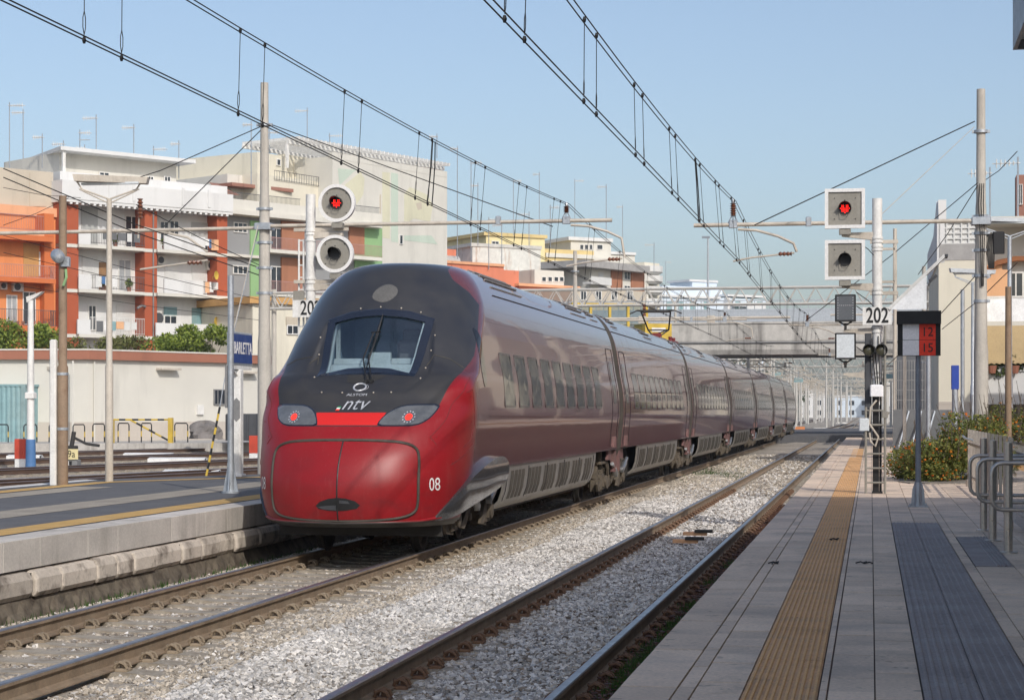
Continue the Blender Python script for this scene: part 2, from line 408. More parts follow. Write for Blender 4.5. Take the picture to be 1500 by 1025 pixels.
def sleepers(x, y0, y1, label, group, which):
    global clip
    y = y0
    while y < y1:
        s = so if not firsts else so.copy()
        if firsts: COL.objects.link(s)
        s.location = (x, y, random.uniform(-.006,.004)); s['label'] = label; s['group'] = group; s.rotation_euler.z = random.uniform(-.004,.004)
        for cx, rz in CX:
            if y > 52 or (which == 'L' and y > 47 and abs(cx) < .75): continue
            c = clip if not firsts else clip.copy()
            if firsts: COL.objects.link(c)
            firsts['c'] = 1; c.data = cme if which == 'L' else cmr
            c.parent = s; c.location = (cx, 0, 0); c.rotation_euler = (0,0,rz)
        y += .6
sleepers(XL, 15.3, 61, 'dusty concrete sleeper under the train track rails', 'concrete sleepers of the track under the train', 'L')
sleepers(XR, 14.1, 64, 'concrete sleeper half buried in pale ballast of the empty track', 'concrete sleepers of the empty track', 'R')

# right-hand platform ------------------------------------------------------------------------------------------------------
ZP_ = .55
pl = MB(); pl.box(-1.16, 16, -4, 105, -.42, ZP_-.02)
pf = tag(pl.build('platform', M['joint']), kind='structure')
pv = MB(); tc = MB(); tr = MB(); mg = MB(); cp = MB()
def slabs(mb, x0, x1, y0, y1, ln, gap=.007, top=ZP_, jit=.0015, off=0):
    y = y0 + off
    while y < y1:
        e = min(y + ln * random.uniform(.985, 1.015), y1); z = top + random.uniform(-jit, jit)
        mb.box(x0 + gap*.5, x1 - gap*.5, y, e - gap, ZP_-.05, z); y = e
slabs(pv, -1.26, -.965, 6, 105, .8, .009); slabs(pv, -.965, -.872, 6, 105, .8, .012); slabs(pv, -.872, -.63, 6, 60, .4, .008, off=-.2)
slabs(pv, -.872, -.44, 60, 105, .4)
slabs(tc, -.63, -.258, 6, 74, .4, .006, ZP_-.002)
for i in range(11):
    x = -.61 + i * .0335
    tr.prism([(x-.009,0),(x+.009,0),(x+.005,.007),(x-.005,.007)], 6, 74, 'y')
tr.V = [(a, c, d + ZP_ - .002) for a, c, d in tr.V]
slabs(pv, -.258, -.212, 6, 105, .8, .012); slabs(pv, -.212, .02, 6, 105, .5, .008); slabs(pv, .02, .252, 6, 105, .5, .008, off=-.25)
slabs(pv, .252, .54, 25.15, 105, .55, .008); slabs(pv, .54, .828, 25.15, 105, .55, .008, off=-.3)
x = .828
while x < 5:
    w = .30
    if x < .9: slabs(pv, x, .925, 6, 25.15, .55, .008); slabs(pv, x, .925, 25.15, 105, .55, .008); x = .925; continue
    if x < 1.2:
        slabs(pv, .925, 1.27, 6, 18.2, .5, .008); slabs(pv, .925, 1.27, 22.4, 105, .5, .008); x = 1.27; continue
    slabs(pv, x, x + w, 6, 46, .55, .008, off=-.2*random.random()); x += w
pv.build('paving_slab_rows', M['paving'], pf)
o1 = tc.build('tactile_strip', M['tactile'], pf); tr.build('tactile_rib_rows', M['tactile_tip'], o1)
def mat_strip(x0, x1, y0, y1, ribs, name, split=None):
    b = MB(); xm = (x0+x1)/2
    y = y0
    while y < y1:
        e = min(y + .62, y1)
        for a, c in (((x0, xm), (xm, x1)) if split else ((x0, x1),)): b.box(a+.002, c-.003, y, e-.005, ZP_-.05, ZP_+.004)
        y = e
    for i in range(ribs[0]):
        x = x0 + ribs[1] + i * ribs[2]; b.prism([(x-.012,ZP_+.003),(x+.012,ZP_+.003),(x+.007,ZP_+.011),(x-.007,ZP_+.011)], y0+.02, y1-.02, 'y')
    return b
o = mat_strip(.256, .824, 6, 25.1, (12, .03, .0465), '', True).build('tactile_mat', M['mat_grey'])
tag(o, 'long grey ribbed tactile mat let into the paved platform', 'tactile mat')
o = mat_strip(.93, 1.268, 18.2, 22.4, (4, .2, .035), '').build('tactile_mat', M['mat_grey'])
tag(o, 'short grey tactile mat at the foot of the steel handrails', 'tactile mat')
# litter on the paving: dark scraps, and grass and dead leaves along its foot
for (u, v) in ((820,790),(1266,826),(1139,826),(1226,791),(1308,655)):
    d = gd(v, ZP_); p = pt(u, v, d); b = MB(); a = random.uniform(0, 3)
    for k in range(3):
        t = a + k * 1.1; b.tube([(0,0,.008),(.05*math.cos(t),.05*math.sin(t),.02),(.085*math.cos(t+.5),.085*math.sin(t+.5),.008)], .007, 5)
    if -1.2 < p.x < 2: tag(b.build('twig', M['black_dust'], loc=(p.x, p.y, ZP_)), 'dark scrap of twig lying on the platform paving', 'twig', 'dark twigs on the paving')
def blades(name, x, y, z, h, m, seed=2, w=.006, lean=.5):
    r = np.random.default_rng(seed); n = len(x); a = r.uniform(0, 6.28, n); hh = h * r.uniform(.5, 1.3, n); b = r.uniform(0, 6.28, n)
    dx, dy = np.cos(a)*w, np.sin(a)*w; lx, ly = np.cos(b)*hh*lean*r.random(n), np.sin(b)*hh*lean*r.random(n)
    v = np.stack([np.stack([x-dx,y-dy,z],-1), np.stack([x+dx,y+dy,z],-1), np.stack([x+lx,y+ly,z+hh],-1)], 1)
    return npmesh(name, v.reshape(-1,3), np.arange(n*3).reshape(-1,3), m)
gxs, gys = [], []
for y0, n, sp in ((15.2,900,.7),(16.6,1200,.9),(19,420,.35),(21,420,.3),(24,200,.4),(27,200,.4)):
    gxs.append(-1.86 - np.abs(RNG.normal(0, .07, n))); gys.append(RNG.normal(y0, sp, n))
for cx, cy, n in ((-5.0,66,700),(-5.1,70,500),(-4.7,62,300)):
    gxs.append(RNG.normal(cx,.45,n)); gys.append(RNG.normal(cy,1.8,n))
gxs = np.concatenate(gxs); gys = np.concatenate(gys)
tag(blades('grass', gxs, gys, np.full(len(gxs), -.2), .09, M['leaf_grass'], w=.012), 'green weeds sprouting in the ballast at the platform foot', 'grass', kind='stuff')
n = 5200; lx = RNG.uniform(-2.09, -1.7, n); ly = 14 + 30*RNG.random(n)**1.4
tag(stones('leaf_litter', lx, ly, np.full(n, -.165) + RNG.uniform(0,.04,n), .026, M['dead_leaf'], 11, flat=.35), 'brown dead leaves drifted between the rail and the paved platform', 'leaf litter', kind='stuff')

# left-hand platform -----------------------------------------------------------------------------------------------------------
ZQ = .60; XW = -8.70
poly = [(XW-.05, -4), (XW-.05, 62), (-9.6, 60), (-12.8, 40.4), (-15.1, 36.6), (-15.1, -4)]
b = MB(); b.prism(poly, -.42, ZQ); b.box(XW-.06, XW+.02, -4, 62, .01, .25, 1)
pq = tag(b.build('platform', [M['asphalt'], M['black_dust']]), kind='structure')
b = MB(); y = -2
while y < 62:                                  # coping stones, and the row of rounded blocks below them
    l = random.choice((.9, 1.3, 1.8)); b.bbox(XW-.42, XW, y, y+l-.003, .30, ZQ+.012, .005); y += l
b.build('coping', M['coping'], pq)
b = MB(); y = -2
while y < 62:
    l = random.uniform(.5, 1.1); t = random.uniform(-.01, .035); h_ = random.uniform(.28,.297); ga, gb = random.uniform(.004,.02), random.uniform(.004,.02)
    def prof(k, dy): return [(x - k*(1 if x > XW-.1 else 0), y + dy, z + (k*.8 if z < .1 else -k*.8)) for x, z in ((XW-.3,.0),(XW+.045-t,.0),(XW+.085-t,.05),(XW+.085-t,.19),(XW+.05-t,h_-.025),(XW-.06-t,h_),(XW-.3,h_))]
    rows = prof(.028, ga) + prof(.008, ga+.012) + prof(0, ga+.04) + prof(0, l-gb-.04) + prof(.008, l-gb-.012) + prof(.028, l-gb); n = 7
    b.add(rows, [(r*n+k, r*n+(k+1)%n, (r+1)*n+(k+1)%n, (r+1)*n+k) for r in range(5) for k in range(n)] + [tuple(range(n-1,-1,-1)), tuple(range(5*n,6*n))]); y += l
b.build('stone_block_row', M['stone_block'], pq)
ys = np.arange(-2, 62, .12); zs = np.linspace(-.3, .04, 5); vv = []
for yv in ys:
    for j, zv in enumerate(zs): vv.append((XW + .02 + (.16 - .05*j) * RNG.uniform(.5, 1.2), yv, zv))
k = len(zs); idx = np.arange(len(vv)).reshape(len(ys), k)
npmesh('footing', vv, np.stack([idx[:-1,:-1], idx[:-1,1:], idx[1:,1:], idx[1:,:-1]], -1).reshape(-1,4), M['rough_base'], pq)
def band(x0, x1, y0, y1, z, m, name, xe=None):
    b = MB(); b.add([(x0,y0,z),(x1,y0,z),(x1 if xe is None else xe[1],y1,z),(x0 if xe is None else xe[0],y1,z)], [(0,1,2,3)])
    return b.build(name, M[m], pq)
band(-9.72, -9.24, -2, 60, ZQ+.006, 'yellow_band', 'tactile_strip')
band(-11.5, -10.72, -2, 44, ZQ+.005, 'beige_band', 'paving_strip')
band(-13.9, -13.2, -2, 33, ZQ+.005, 'beige_band', 'paving_strip')
b = MB()
def strip(p, q, w, z, mi=0): 
    d = (Vector(q)-Vector(p)).normalized(); s = Vector((d.y,-d.x))*w/2
    b.add([(p[0]-s.x,p[1]-s.y,z),(p[0]+s.x,p[1]+s.y,z),(q[0]+s.x,q[1]+s.y,z),(q[0]-s.x,q[1]-s.y,z)], [(0,1,2,3)], mi)
strip((-14.25,-2),(-14.25,35.2),.4,ZQ+.006); strip((-14.25,35.2),(-10.3,41.5),.4,ZQ+.007)
b.build('tactile_strip', M['yellow_band'], pq)
b = MB(); strip((-14.95,-2),(-14.95,36.4),.22,ZQ+.006); b.build('white_edge', M['white_paint'], pq)
b = MB(); 
for q in range(9): b.box(-15.2,-15.1,-4+q*4.5,-4+q*4.5+4.45,.1,ZQ+.01)
b.build('coping', M['coping'], pq)
rng2 = np.random.default_rng(5)
n = 500; tag(blades('grass', XW+.14+np.abs(rng2.normal(0,.07,n)), rng2.uniform(14,30,n), np.full(n,-.21), .08, M['leaf_grass'], 8, .01), 'sparse weeds along the foot of the far platform wall', 'grass', kind='stuff')

# rails of the yard, running off at an angle behind the far platform
def yard(p, q, label_g, n=2):
    p = Vector((*p, 0)); q = Vector((*q, 0)); d = (q-p).normalized(); s = Vector((d.y, -d.x, 0))
    for k in (-.7535, .7535): rail([p + s*k, p.lerp(q,.5) + s*k, q + s*k], 'rust-brown rail of the yard behind the far platform', 'rail_rust', 'rusty rails of the yard tracks')
    b = MB(); L = (q-p).length; a = math.atan2(d.y, d.x); y = 0
    while y < L: b.box(y, y+.24, -1.3, 1.3, -.25, -.175); y += .65
    o = b.build('sleeper_row', M['sleeper'], loc=p, rz=a); tag(o, 'wooden sleepers under the rusty yard rails', 'sleepers', 'sleepers of the yard tracks', 'stuff')
YT = [((-32,18),(-9.5,110)), ((-38,30),(-14.5,112)), ((-44,40),(-21,118)), ((-50,48),(-27,126))]
for p, q in YT: yard(p, q, '')
# =================== the red high-speed train (x across, y back from the nose tip, z up) ===================
YN = 25.1
ZP = [.40,.48,.9,1.3,1.6,1.8,2.06,2.26,2.42,2.50,3.00,3.32,3.66,3.90,4.05,4.13,4.175]
PP = [.25,.02,.00,.10,.27,.46,.82,1.00,1.25,1.45,1.90,2.2,2.5,2.75,2.95,3.2,4.0]
ZW = [.40,.48,.7,1.0,1.5,1.95,2.35,2.75,3.1,3.46,3.75,3.99,4.08,4.14,4.165,4.175]
WW = [1.25,1.32,1.37,1.42,1.46,1.50,1.48,1.41,1.36,1.29,1.17,.99,.86,.66,.42,.0]
ZL = [.4,.48,1.0,1.5,2.0,2.3,2.6,3.0,3.5,4.17]
LL = [1.5,1.5,1.5,1.45,1.05,.75,.8,.95,1.1,1.0]
NN = [2.4,2.4,2.4,2.4,2.4,2.3,2.2,2.1,2.0,2.0]
def pchip(xk, yk):                         # smooth monotone interpolation of the measured profiles
    xk = np.array(xk, float); yk = np.array(yk, float); h = np.diff(xk); dl = np.diff(yk)/h
    m = np.zeros_like(xk); m[0] = dl[0]; m[-1] = dl[-1]
    for i in range(1, len(xk)-1):
        m[i] = 0 if dl[i-1]*dl[i] <= 0 else (h[i-1]+h[i])*3/((2*h[i]+h[i-1])/dl[i-1]+(h[i]+2*h[i-1])/dl[i])
    def f(x):
        x = np.clip(np.asarray(x, float), xk[0], xk[-1]); i = np.clip(np.searchsorted(xk, x) - 1, 0, len(h)-1)
        t = (x - xk[i]) / h[i]
        return ((1+2*t)*(1-t)**2*yk[i] + t*(1-t)**2*h[i]*m[i] + t*t*(3-2*t)*yk[i+1] + t*t*(t-1)*h[i]*m[i+1])
    return f
fP, fW, fL, fN = pchip(ZP, PP), pchip(ZW, WW), pchip(ZL, LL), pchip(ZL, NN)
PAN = [(0,2.19),(.66,2.19),(.80,2.27),(.90,2.40),(.90,2.62),(.86,2.85),(.82,3.2),(.70,3.36),(0,3.46)]
PANP = PAN + [(-x, z) for x, z in PAN[::-1][1:-1]]
def inside_dist(poly, x, z):               # signed distance inside a polygon (+ inside)
    x = np.asarray(x, float); z = np.asarray(z, float); ins = np.zeros(x.shape, bool); dm = np.full(x.shape, 9.)
    n = len(poly)
    for i in range(n):
        (x0,z0),(x1,z1) = poly[i], poly[(i+1)%n]
        c = ((z0 > z) != (z1 > z)) & (x < (x1-x0)*(z-z0)/((z1-z0) if z1 != z0 else 1e-9)+x0); ins ^= c
        l2 = (x1-x0)**2+(z1-z0)**2; t = np.clip(((x-x0)*(x1-x0)+(z-z0)*(z1-z0))/l2, 0, 1)
        dm = np.minimum(dm, np.hypot(x-x0-t*(x1-x0), z-z0-t*(z1-z0)))
    return np.where(ins, dm, -dm)
def sm(a): a = np.clip(a, 0, 1); return a*a*(3-2*a)
def recess(x, z): return .065 * sm(inside_dist(PANP, x, z) / .065) * (1 - sm((np.asarray(z, float) - 3.0) / .4))
def S(x, z):
    t = np.clip(np.abs(x)/np.maximum(fW(z), 1e-4), 0, .99999)
    return fP(z) + fL(z)*(1-(1-t**fN(z))**(1/fN(z))) + recess(x, z)
def xside(s, z):                           # half width of the nose at a distance s from the tip
    q = np.clip((s - fP(z))/fL(z), 0, 1); return fW(z)*(1-(1-q)**fN(z))**(1/fN(z))
def chaikin(p, k=2):
    for _ in range(k):
        q = []
        for i in range(len(p)):
            a, b = p[i], p[(i+1)%len(p)]
            q += [(a[0]*.75+b[0]*.25, a[1]*.75+b[1]*.25), (a[0]*.25+b[0]*.75, a[1]*.25+b[1]*.75)]
        p = q
    return p
def dens(p, d):
    q = []
    for i in range(len(p)):
        a, b = p[i], p[(i+1)%len(p)]; n = max(1, int(math.hypot(b[0]-a[0], b[1]-a[1])/d))
        q += [(a[0]+(b[0]-a[0])*k/n, a[1]+(b[1]-a[1])*k/n) for k in range(n)]
    return q
def front(x, z, e): return (float(x), float(S(x, z)) - e, float(z))
def side(s, z, e): return (float(xside(s, z)) + e, float(s), float(z))
def patch(mb, outline, f, e, rings=8, rim=.02, bulge=None, mi=0, inner=None):   # star-shaped patch lying on the shell
    o = dens(outline, .04); n = len(o); cx = sum(p[0] for p in o)/n; cz = sum(p[1] for p in o)/n
    vs, fs = [], []
    def put(scale, e_):
        for a, b in o:
            x, z = cx+(a-cx)*scale, cz+(b-cz)*scale
            vs.append(f(x, z, e_ + (bulge(x, z) if bulge and e_ > 0 else 0)))
    put(1.0, e - rim)
    ks = [1 - k/rings for k in range(rings)]
    for k in ks: put(k, e)
    m = len(ks) + 1
    for r in range(m-1):
        for i in range(n):
            j = (i+1) % n; fs.append((r*n+i, r*n+j, (r+1)*n+j, (r+1)*n+i))
    vs.append(f(cx, cz, e + (bulge(cx, cz) if bulge else 0))); fs += [((m-1)*n+i, (m-1)*n+(i+1)%n, m*n) for i in range(n)]
    return mb.add(vs, fs, mi)
def ring_patch(mb, outer, inner, f, e, mi=0):   # band between two outlines with the same number of points
    n = len(outer); K = 5; vs, fs = [], []
    seq = [(0, e-.03)] + [(k/K, e) for k in range(K+1)] + [(1, e-.05)]
    for k, e_ in seq:
        for (a,b),(c,d) in zip(outer, inner): vs.append(f(a+(c-a)*k, b+(d-b)*k, e_))
    for r in range(len(seq)-1):
        for i in range(n):
            j = (i+1) % n; fs.append((r*n+i, r*n+j, (r+1)*n+j, (r+1)*n+i))
    return mb.add(vs, fs, mi)
def mirror(p): return [(-x, z) for x, z in p]
def sym(h): return h + [(-x, z) for x, z in h[::-1] if abs(x) > 1e-6]
def surf_tube(mb, pts, f, e, r, n=6, mi=0):
    q = []
    for (a,b),(c,d) in zip(pts, pts[1:]):
        k = max(1, int(math.hypot(c-a, d-b)/.04)); q += [(a+(c-a)*i/k, b+(d-b)*i/k) for i in range(k)]
    q.append(pts[-1]); return mb.tube([f(a, b, e) for a, b in q], r, n, mi)

# paint: bright red on the nose and a darker glossy red behind it, a matt black mask over the cab, a brighter band between the lamps
def curve_node(t, src, pts, x0, x1, y0, y1):
    n = t.nodes.new('ShaderNodeFloatCurve'); c = n.mapping.curves[0]
    q = [((a-x0)/(x1-x0), (b-y0)/(y1-y0)) for a, b in pts]
    while len(c.points) < len(q): c.points.new(.5, .5)
    for p, (a, b) in zip(c.points, q): p.location = (a, b); p.handle_type = 'VECTOR'
    n.mapping.use_clip = False; n.mapping.update()
    t.links.new(ramp(t, src, x0, x1), n.inputs['Value'])
    return ramp(t, n.outputs[0], 0, 1, y0, y1)
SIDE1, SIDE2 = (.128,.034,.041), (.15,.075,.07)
def train_paint(name, cab):
    m, t, b = nt(name); co = objco(t)
    sp = t.nodes.new('ShaderNodeSeparateXYZ'); t.links.new(co, sp.inputs[0]); x, y, z = sp.outputs
    dirt = ramp(t, noise(t, co, 1.3, 6, .65, (1,.35,1)), .42, .75, 0, .35)
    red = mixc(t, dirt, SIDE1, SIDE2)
    col = red; rough = ramp(t, noise(t, co, 3), .3, .7, .18, .26)
    if cab:
        ax = mth(t, 'ABSOLUTE', x)
        fleck = ramp(t, noise(t, co, 110, 2), .69, .74, 0, .5)
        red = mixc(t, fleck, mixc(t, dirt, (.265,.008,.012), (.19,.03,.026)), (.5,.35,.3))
        smut = mth(t, 'MULTIPLY', ramp(t, noise(t, co, 2.2, 6, .65, (1,1,1.6)), .45, .72, 0, .55), ramp(t, z, .45, 1.7, 1, .1))
        red = mixc(t, smut, red, (.075,.018,.02)); red = mixc(t, ramp(t, noise(t, co, 5, 6, .7, (2,1,.25)), .56, .75, 0, .25), red, (.30,.10,.09))
        blk = mixc(t, fleck, mixc(t, ramp(t, noise(t, co, 2, 6), .35, .7), (.024,.025,.031), (.040,.039,.040)), (.16,.15,.14))
        xb = curve_node(t, z, [(1.6,.80),(1.745,.86),(1.775,.97),(1.83,1.04),(1.92,1.10),(2.1,1.155),(2.37,1.245),(2.65,1.35),(2.74,1.365),(3.04,1.34),(3.51,1.25),(3.69,1.11),(3.87,.88),(4.03,.76),(4.2,.74)], 1.6, 4.2, .7, 1.5)
        msk = mth(t, 'MULTIPLY', ramp(t, mth(t, 'SUBTRACT', xb, ax), -.004, .004), ramp(t, z, 1.742, 1.75))
        msk = mth(t, 'MULTIPLY', msk, ramp(t, y, 4.30, 4.31, 1, 0))
        st = mth(t, 'MULTIPLY', ramp(t, z, 1.925, 1.931, 1, 0), ramp(t, mth(t, 'SUBTRACT', ax, mth(t, 'MULTIPLY_ADD', z, .40, -.285)), -.004, .004, 1, 0))
        st = mth(t, 'MULTIPLY', st, ramp(t, z, 1.757, 1.763))
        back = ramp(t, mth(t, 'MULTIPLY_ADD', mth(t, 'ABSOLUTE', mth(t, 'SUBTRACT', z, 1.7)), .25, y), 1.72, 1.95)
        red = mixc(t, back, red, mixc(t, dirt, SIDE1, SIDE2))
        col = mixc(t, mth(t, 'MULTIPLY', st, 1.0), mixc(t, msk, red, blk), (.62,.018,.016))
        low = ramp(t, mth(t, 'MULTIPLY_ADD', noise(t, co, 3), .08, mth(t, 'MULTIPLY', ax, -.03)), 0, 1)
        grey = ramp(t, z, .475, .50, 1, 0)
        col = mixc(t, grey, col, (.05,.047,.043))
        cabside = ramp(t, y, 2.2, 3.4)
        rough = mth(t, 'ADD', mth(t, 'MULTIPLY', msk, ramp(t, noise(t, co, 4), .3, .7, .20, .28)), ramp(t, y, 1.3, 2.2, .40, .2))
    t.links.new(col, b.inputs['Base Color']); t.links.new(rough, b.inputs['Roughness'])
    b.inputs['Coat Weight'].default_value = .62; b.inputs['Coat IOR'].default_value = 1.48; b.inputs['Coat Roughness'].default_value = .03
    if cab: t.links.new(ramp(t, y, 1.5, 2.1, .0, .62), b.inputs['Coat Weight']); t.links.new(ramp(t, y, 1.5, 2.1, .25, .03), b.inputs['Coat Roughness'])
    b.inputs['Specular IOR Level'].default_value = .35
    bn = t.nodes.new('ShaderNodeBump'); bn.inputs['Strength'].default_value = .07; bn.inputs['Distance'].default_value = .02
    wv = mth(t, 'ADD', noise(t, co, 1.1, 2, .5, (1,.5,2.2)), mth(t, 'MULTIPLY', noise(t, co, 3, 2, .5, (1,1.6,.25)), .10))
    t.links.new(wv, bn.inputs['Height']); t.links.new(bn.outputs[0], b.inputs['Normal']); t.links.new(bn.outputs[0], b.inputs['Coat Normal'])
    return m
M['cab_paint'] = train_paint('cab_paint', True); M['train_red'] = train_paint('train_red', False)
def glassmat(name, tint, refl=.14, rough=.02):
    m, t, b = nt(name); t.nodes.remove(b)
    tr = t.nodes.new('ShaderNodeBsdfTransparent'); tr.inputs[0].default_value = (*tint, 1)
    gl = t.nodes.new('ShaderNodeBsdfGlossy'); gl.inputs['Roughness'].default_value = rough; gl.inputs['Color'].default_value = (.9,.95,1,1)
    fr = t.nodes.new('ShaderNodeFresnel'); fr.inputs[0].default_value = 1.5
    mx = t.nodes.new('ShaderNodeMixShader'); t.links.new(mth(t, 'ADD', fr.outputs[0], refl), mx.inputs[0])
    t.links.new(tr.outputs[0], mx.inputs[1]); t.links.new(gl.outputs[0], mx.inputs[2])
    t.links.new(mx.outputs[0], t.nodes['Material Output'].inputs[0]); return m
M['windscreen'] = glassmat('windscreen', (.80,.88,.92), .10)
M['clear_glass'] = glassmat('clear_glass', (.80,.86,.86), .03)
DM('train_glass', (.012,.012,.014), .05, bump=0, coat=.2, spec=.5)
DM('glass_frame', (.075,.07,.065), .35, bump=0, coat=.3)
DM('navy_gloss', (.013,.017,.03), .12, coat=.7, bump=0, var=.1)
DM('lamp_lens', (.12,.125,.13), .1, coat=.8, bump=0, var=.25, vs=5)
DM('skirt', (.29,.275,.255), .34, metal=.3, stain=(.15,.13,.105), st_amt=.6, st_s=2, bump=.04)
DM('skirt_panel', (.085,.074,.056), .65, stain=(.08,.07,.055), st_amt=.5, st_s=4)
DM('fairing', (.045,.047,.05), .15, coat=.6, bump=0, stain=(.11,.105,.1), st_amt=.5, st_s=2)
DM('bogie_dust', (.105,.085,.062), .9, var=.35, vs=6, fine=.2)
DM('bogie_dark', (.03,.026,.022), .85)
DM('bracket_mauve', (.17,.085,.08), .6, stain=(.09,.07,.055), st_amt=.6, st_s=4)
DM('rubber', (.060,.053,.042), .7, stain=(.11,.095,.075), st_amt=.5)
DM('damper', (.34,.35,.36), .35, metal=.7)
DM('roof_line', (.015,.013,.014), .6)
DM('cab_grey', (.42,.47,.48), .6, bump=0); DM('cab_dark', (.20,.29,.36), .7, bump=0)
DM('logo_silver', (.52,.53,.56), .35, metal=.2, bump=0); DM('letter_white', (.75,.73,.71), .5, bump=0)
DM('flag_green', (.03,.25,.1), .5, bump=0); DM('hood_mark', (.105,.102,.098), .7, var=.2, fine=.25, fs=60)
DM('pan_red', (.16,.02,.02), .6)

train = thing('high_speed_train', (XL, YN, 0), 'long glossy red train with black cab mask and two red tail lamps', 'train')
GAP = [18.1 + 17.3*k for k in range(7)]; SE = GAP[0] - .34
# ---- leading car: nose and body in one skin
GLASS = [(0,2.56),(.30,2.545),(.60,2.475),(.625,2.75),(.66,3.215),(.36,3.285),(0,3.315)]
GLASS = dens(sym(GLASS), .03)
FR = [(0,2.465),(.34,2.455),(.70,2.43),(.745,2.8),(.785,3.265),(.43,3.375),(0,3.415)]
def resamp(p, n):
    p = p + [p[0]]; L = [0]
    for a, b in zip(p, p[1:]): L.append(L[-1] + math.hypot(b[0]-a[0], b[1]-a[1]))
    q = []
    for k in range(n):
        t = L[-1]*k/n; i = max(j for j in range(len(L)) if L[j] <= t + 1e-9); i = min(i, len(p)-2)
        f = (t-L[i])/(L[i+1]-L[i]); q.append((p[i][0]+(p[i+1][0]-p[i][0])*f, p[i][1]+(p[i+1][1]-p[i][1])*f))
    return q
GH = [(0,2.56),(.30,2.545),(.60,2.475),(.625,2.75),(.66,3.215),(.36,3.285),(0,3.315)]
GO, FO = [], []
for h, out in ((GH, GO), (FR, FO)):
    for a, b in zip(sym(h), sym(h)[1:] + sym(h)[:1]):
        for k in range(8): out.append((a[0]+(b[0]-a[0])*k/8, a[1]+(b[1]-a[1])*k/8))
HOLE = [(a[0]*.4+b[0]*.6, a[1]*.4+b[1]*.6) for a, b in zip(GO, FO)]
zl = np.unique(np.concatenate([np.linspace(.40,.56,7), np.linspace(.56,2.1,40), np.linspace(2.1,3.5,58), np.linspace(3.5,4.05,24), np.linspace(4.05,4.175,16)]))
NA, NS1, NS2 = 64, 16, 8
cols = []
for z in zl:
    w, L, n = float(fW(z)), float(fL(z)), float(fN(z)); row = []
    s0 = float(fP(z)) + L
    tail = [(w, s0 + (max(4.5, s0+.05) - s0)*k/NS1) for k in range(1, NS1+1)] + [(w, max(4.5, s0+.05) + (SE - 4.55)*k/NS2) for k in range(1, NS2+1)]
    half = []
    for k in range(NA+1):
        a = (k/NA)*math.pi/2; tx = math.sin(a)**(2/n) if k else 0.0
        x = w*min(tx, 1.0); half.append((x, float(fP(z)) + L*(1-max(math.cos(a),0)**(2/n)) + float(recess(x, z))))
    half += tail
    row = [(-x, s, z) for x, s in half[::-1]] + [(x, s, z) for x, s in half[1:]]
    cols.append(row)
V = np.array(cols); nz, nc, _ = V.shape; idx = np.arange(nz*nc).reshape(nz, nc)
Fq = np.stack([idx[:-1,:-1], idx[:-1,1:], idx[1:,1:], idx[1:,:-1]], -1).reshape(-1, 4)
C = V.reshape(-1,3)[Fq].mean(1)
cut = np.interp(C[:,1], [0,1.2,1.6,3.9,3.95,4.2,99], [0,.0,.56,.86,1.13,1.13,1.13])
keep = (C[:,2] > cut)
hole = (C[:,1] < 2.6) & (inside_dist(HOLE, C[:,0], C[:,2]) > 0)
Fq = Fq[keep & ~hole]
car1 = npmesh('leading_car', V.reshape(-1,3), Fq, M['cab_paint'], train, smooth=True)
car1['label'] = 'leading car with rounded nose, black mask and wide windscreen'
b = MB(); patch(b, GO, front, -.012, 10, rim=.004); b.build('windscreen', M['windscreen'], car1, smooth=60)
b = MB(); ring_patch(b, FO, GO, front, .006); b.build('windscreen_frame', M['navy_gloss'], car1, smooth=60)
GI = [(x*.955, 2.89+(z-2.89)*.955) for x, z in GO]
b = MB(); ring_patch(b, GO, GI, front, -.035); b.build('windscreen_reveal', M['cab_grey'], car1, smooth=60)
# cab behind the glass
b = MB()
zs_ = np.linspace(2.30, 3.38, 12)
for g in (-1, 1):
    for za, zb2 in zip(zs_, zs_[1:]): b.quad((g*.71, float(S(.71,za))+.05, za), (g*.71, 3.5, za), (g*.71, 3.5, zb2), (g*.71, float(S(.71,zb2))+.05, zb2))
b.quad((-.71,3.5,2.3),(.71,3.5,2.3),(.71,3.5,3.38),(-.71,3.5,3.38)); b.quad((-.71,float(S(.71,3.38))+.05,3.38),(.71,float(S(.71,3.38))+.05,3.38),(.71,3.5,3.38),(-.71,3.5,3.38)); b.quad((-.71,1.75,2.3),(.71,1.75,2.3),(.71,3.5,2.3),(-.71,3.5,2.3))
b.build('cab_lining', M['cab_dark'], car1)
b = MB(); b.prism([(1.70,2.3),(1.70,2.44),(1.82,2.60),(2.15,2.62),(2.2,2.70),(2.35,2.70),(2.4,2.3)], -.66, .66, 'x'); b.box(-.1,.22,1.99,2.05,2.6,2.78)
b.box(-.67,-.61,2.32,2.36,2.55,3.2); b.box(.30,.62,2.08,2.12,2.62,2.66)
b.build('driver_desk', M['cab_grey'], car1)
b = MB(); b.bbox(.12,.56,2.75,2.9,2.3,2.98,.05); b.bbox(.12,.56,2.55,2.9,2.2,2.35,.05); b.bbox(.2,.48,2.76,2.88,2.98,3.14,.04); b.build('driver_seat', M['fabric_grey'], car1)
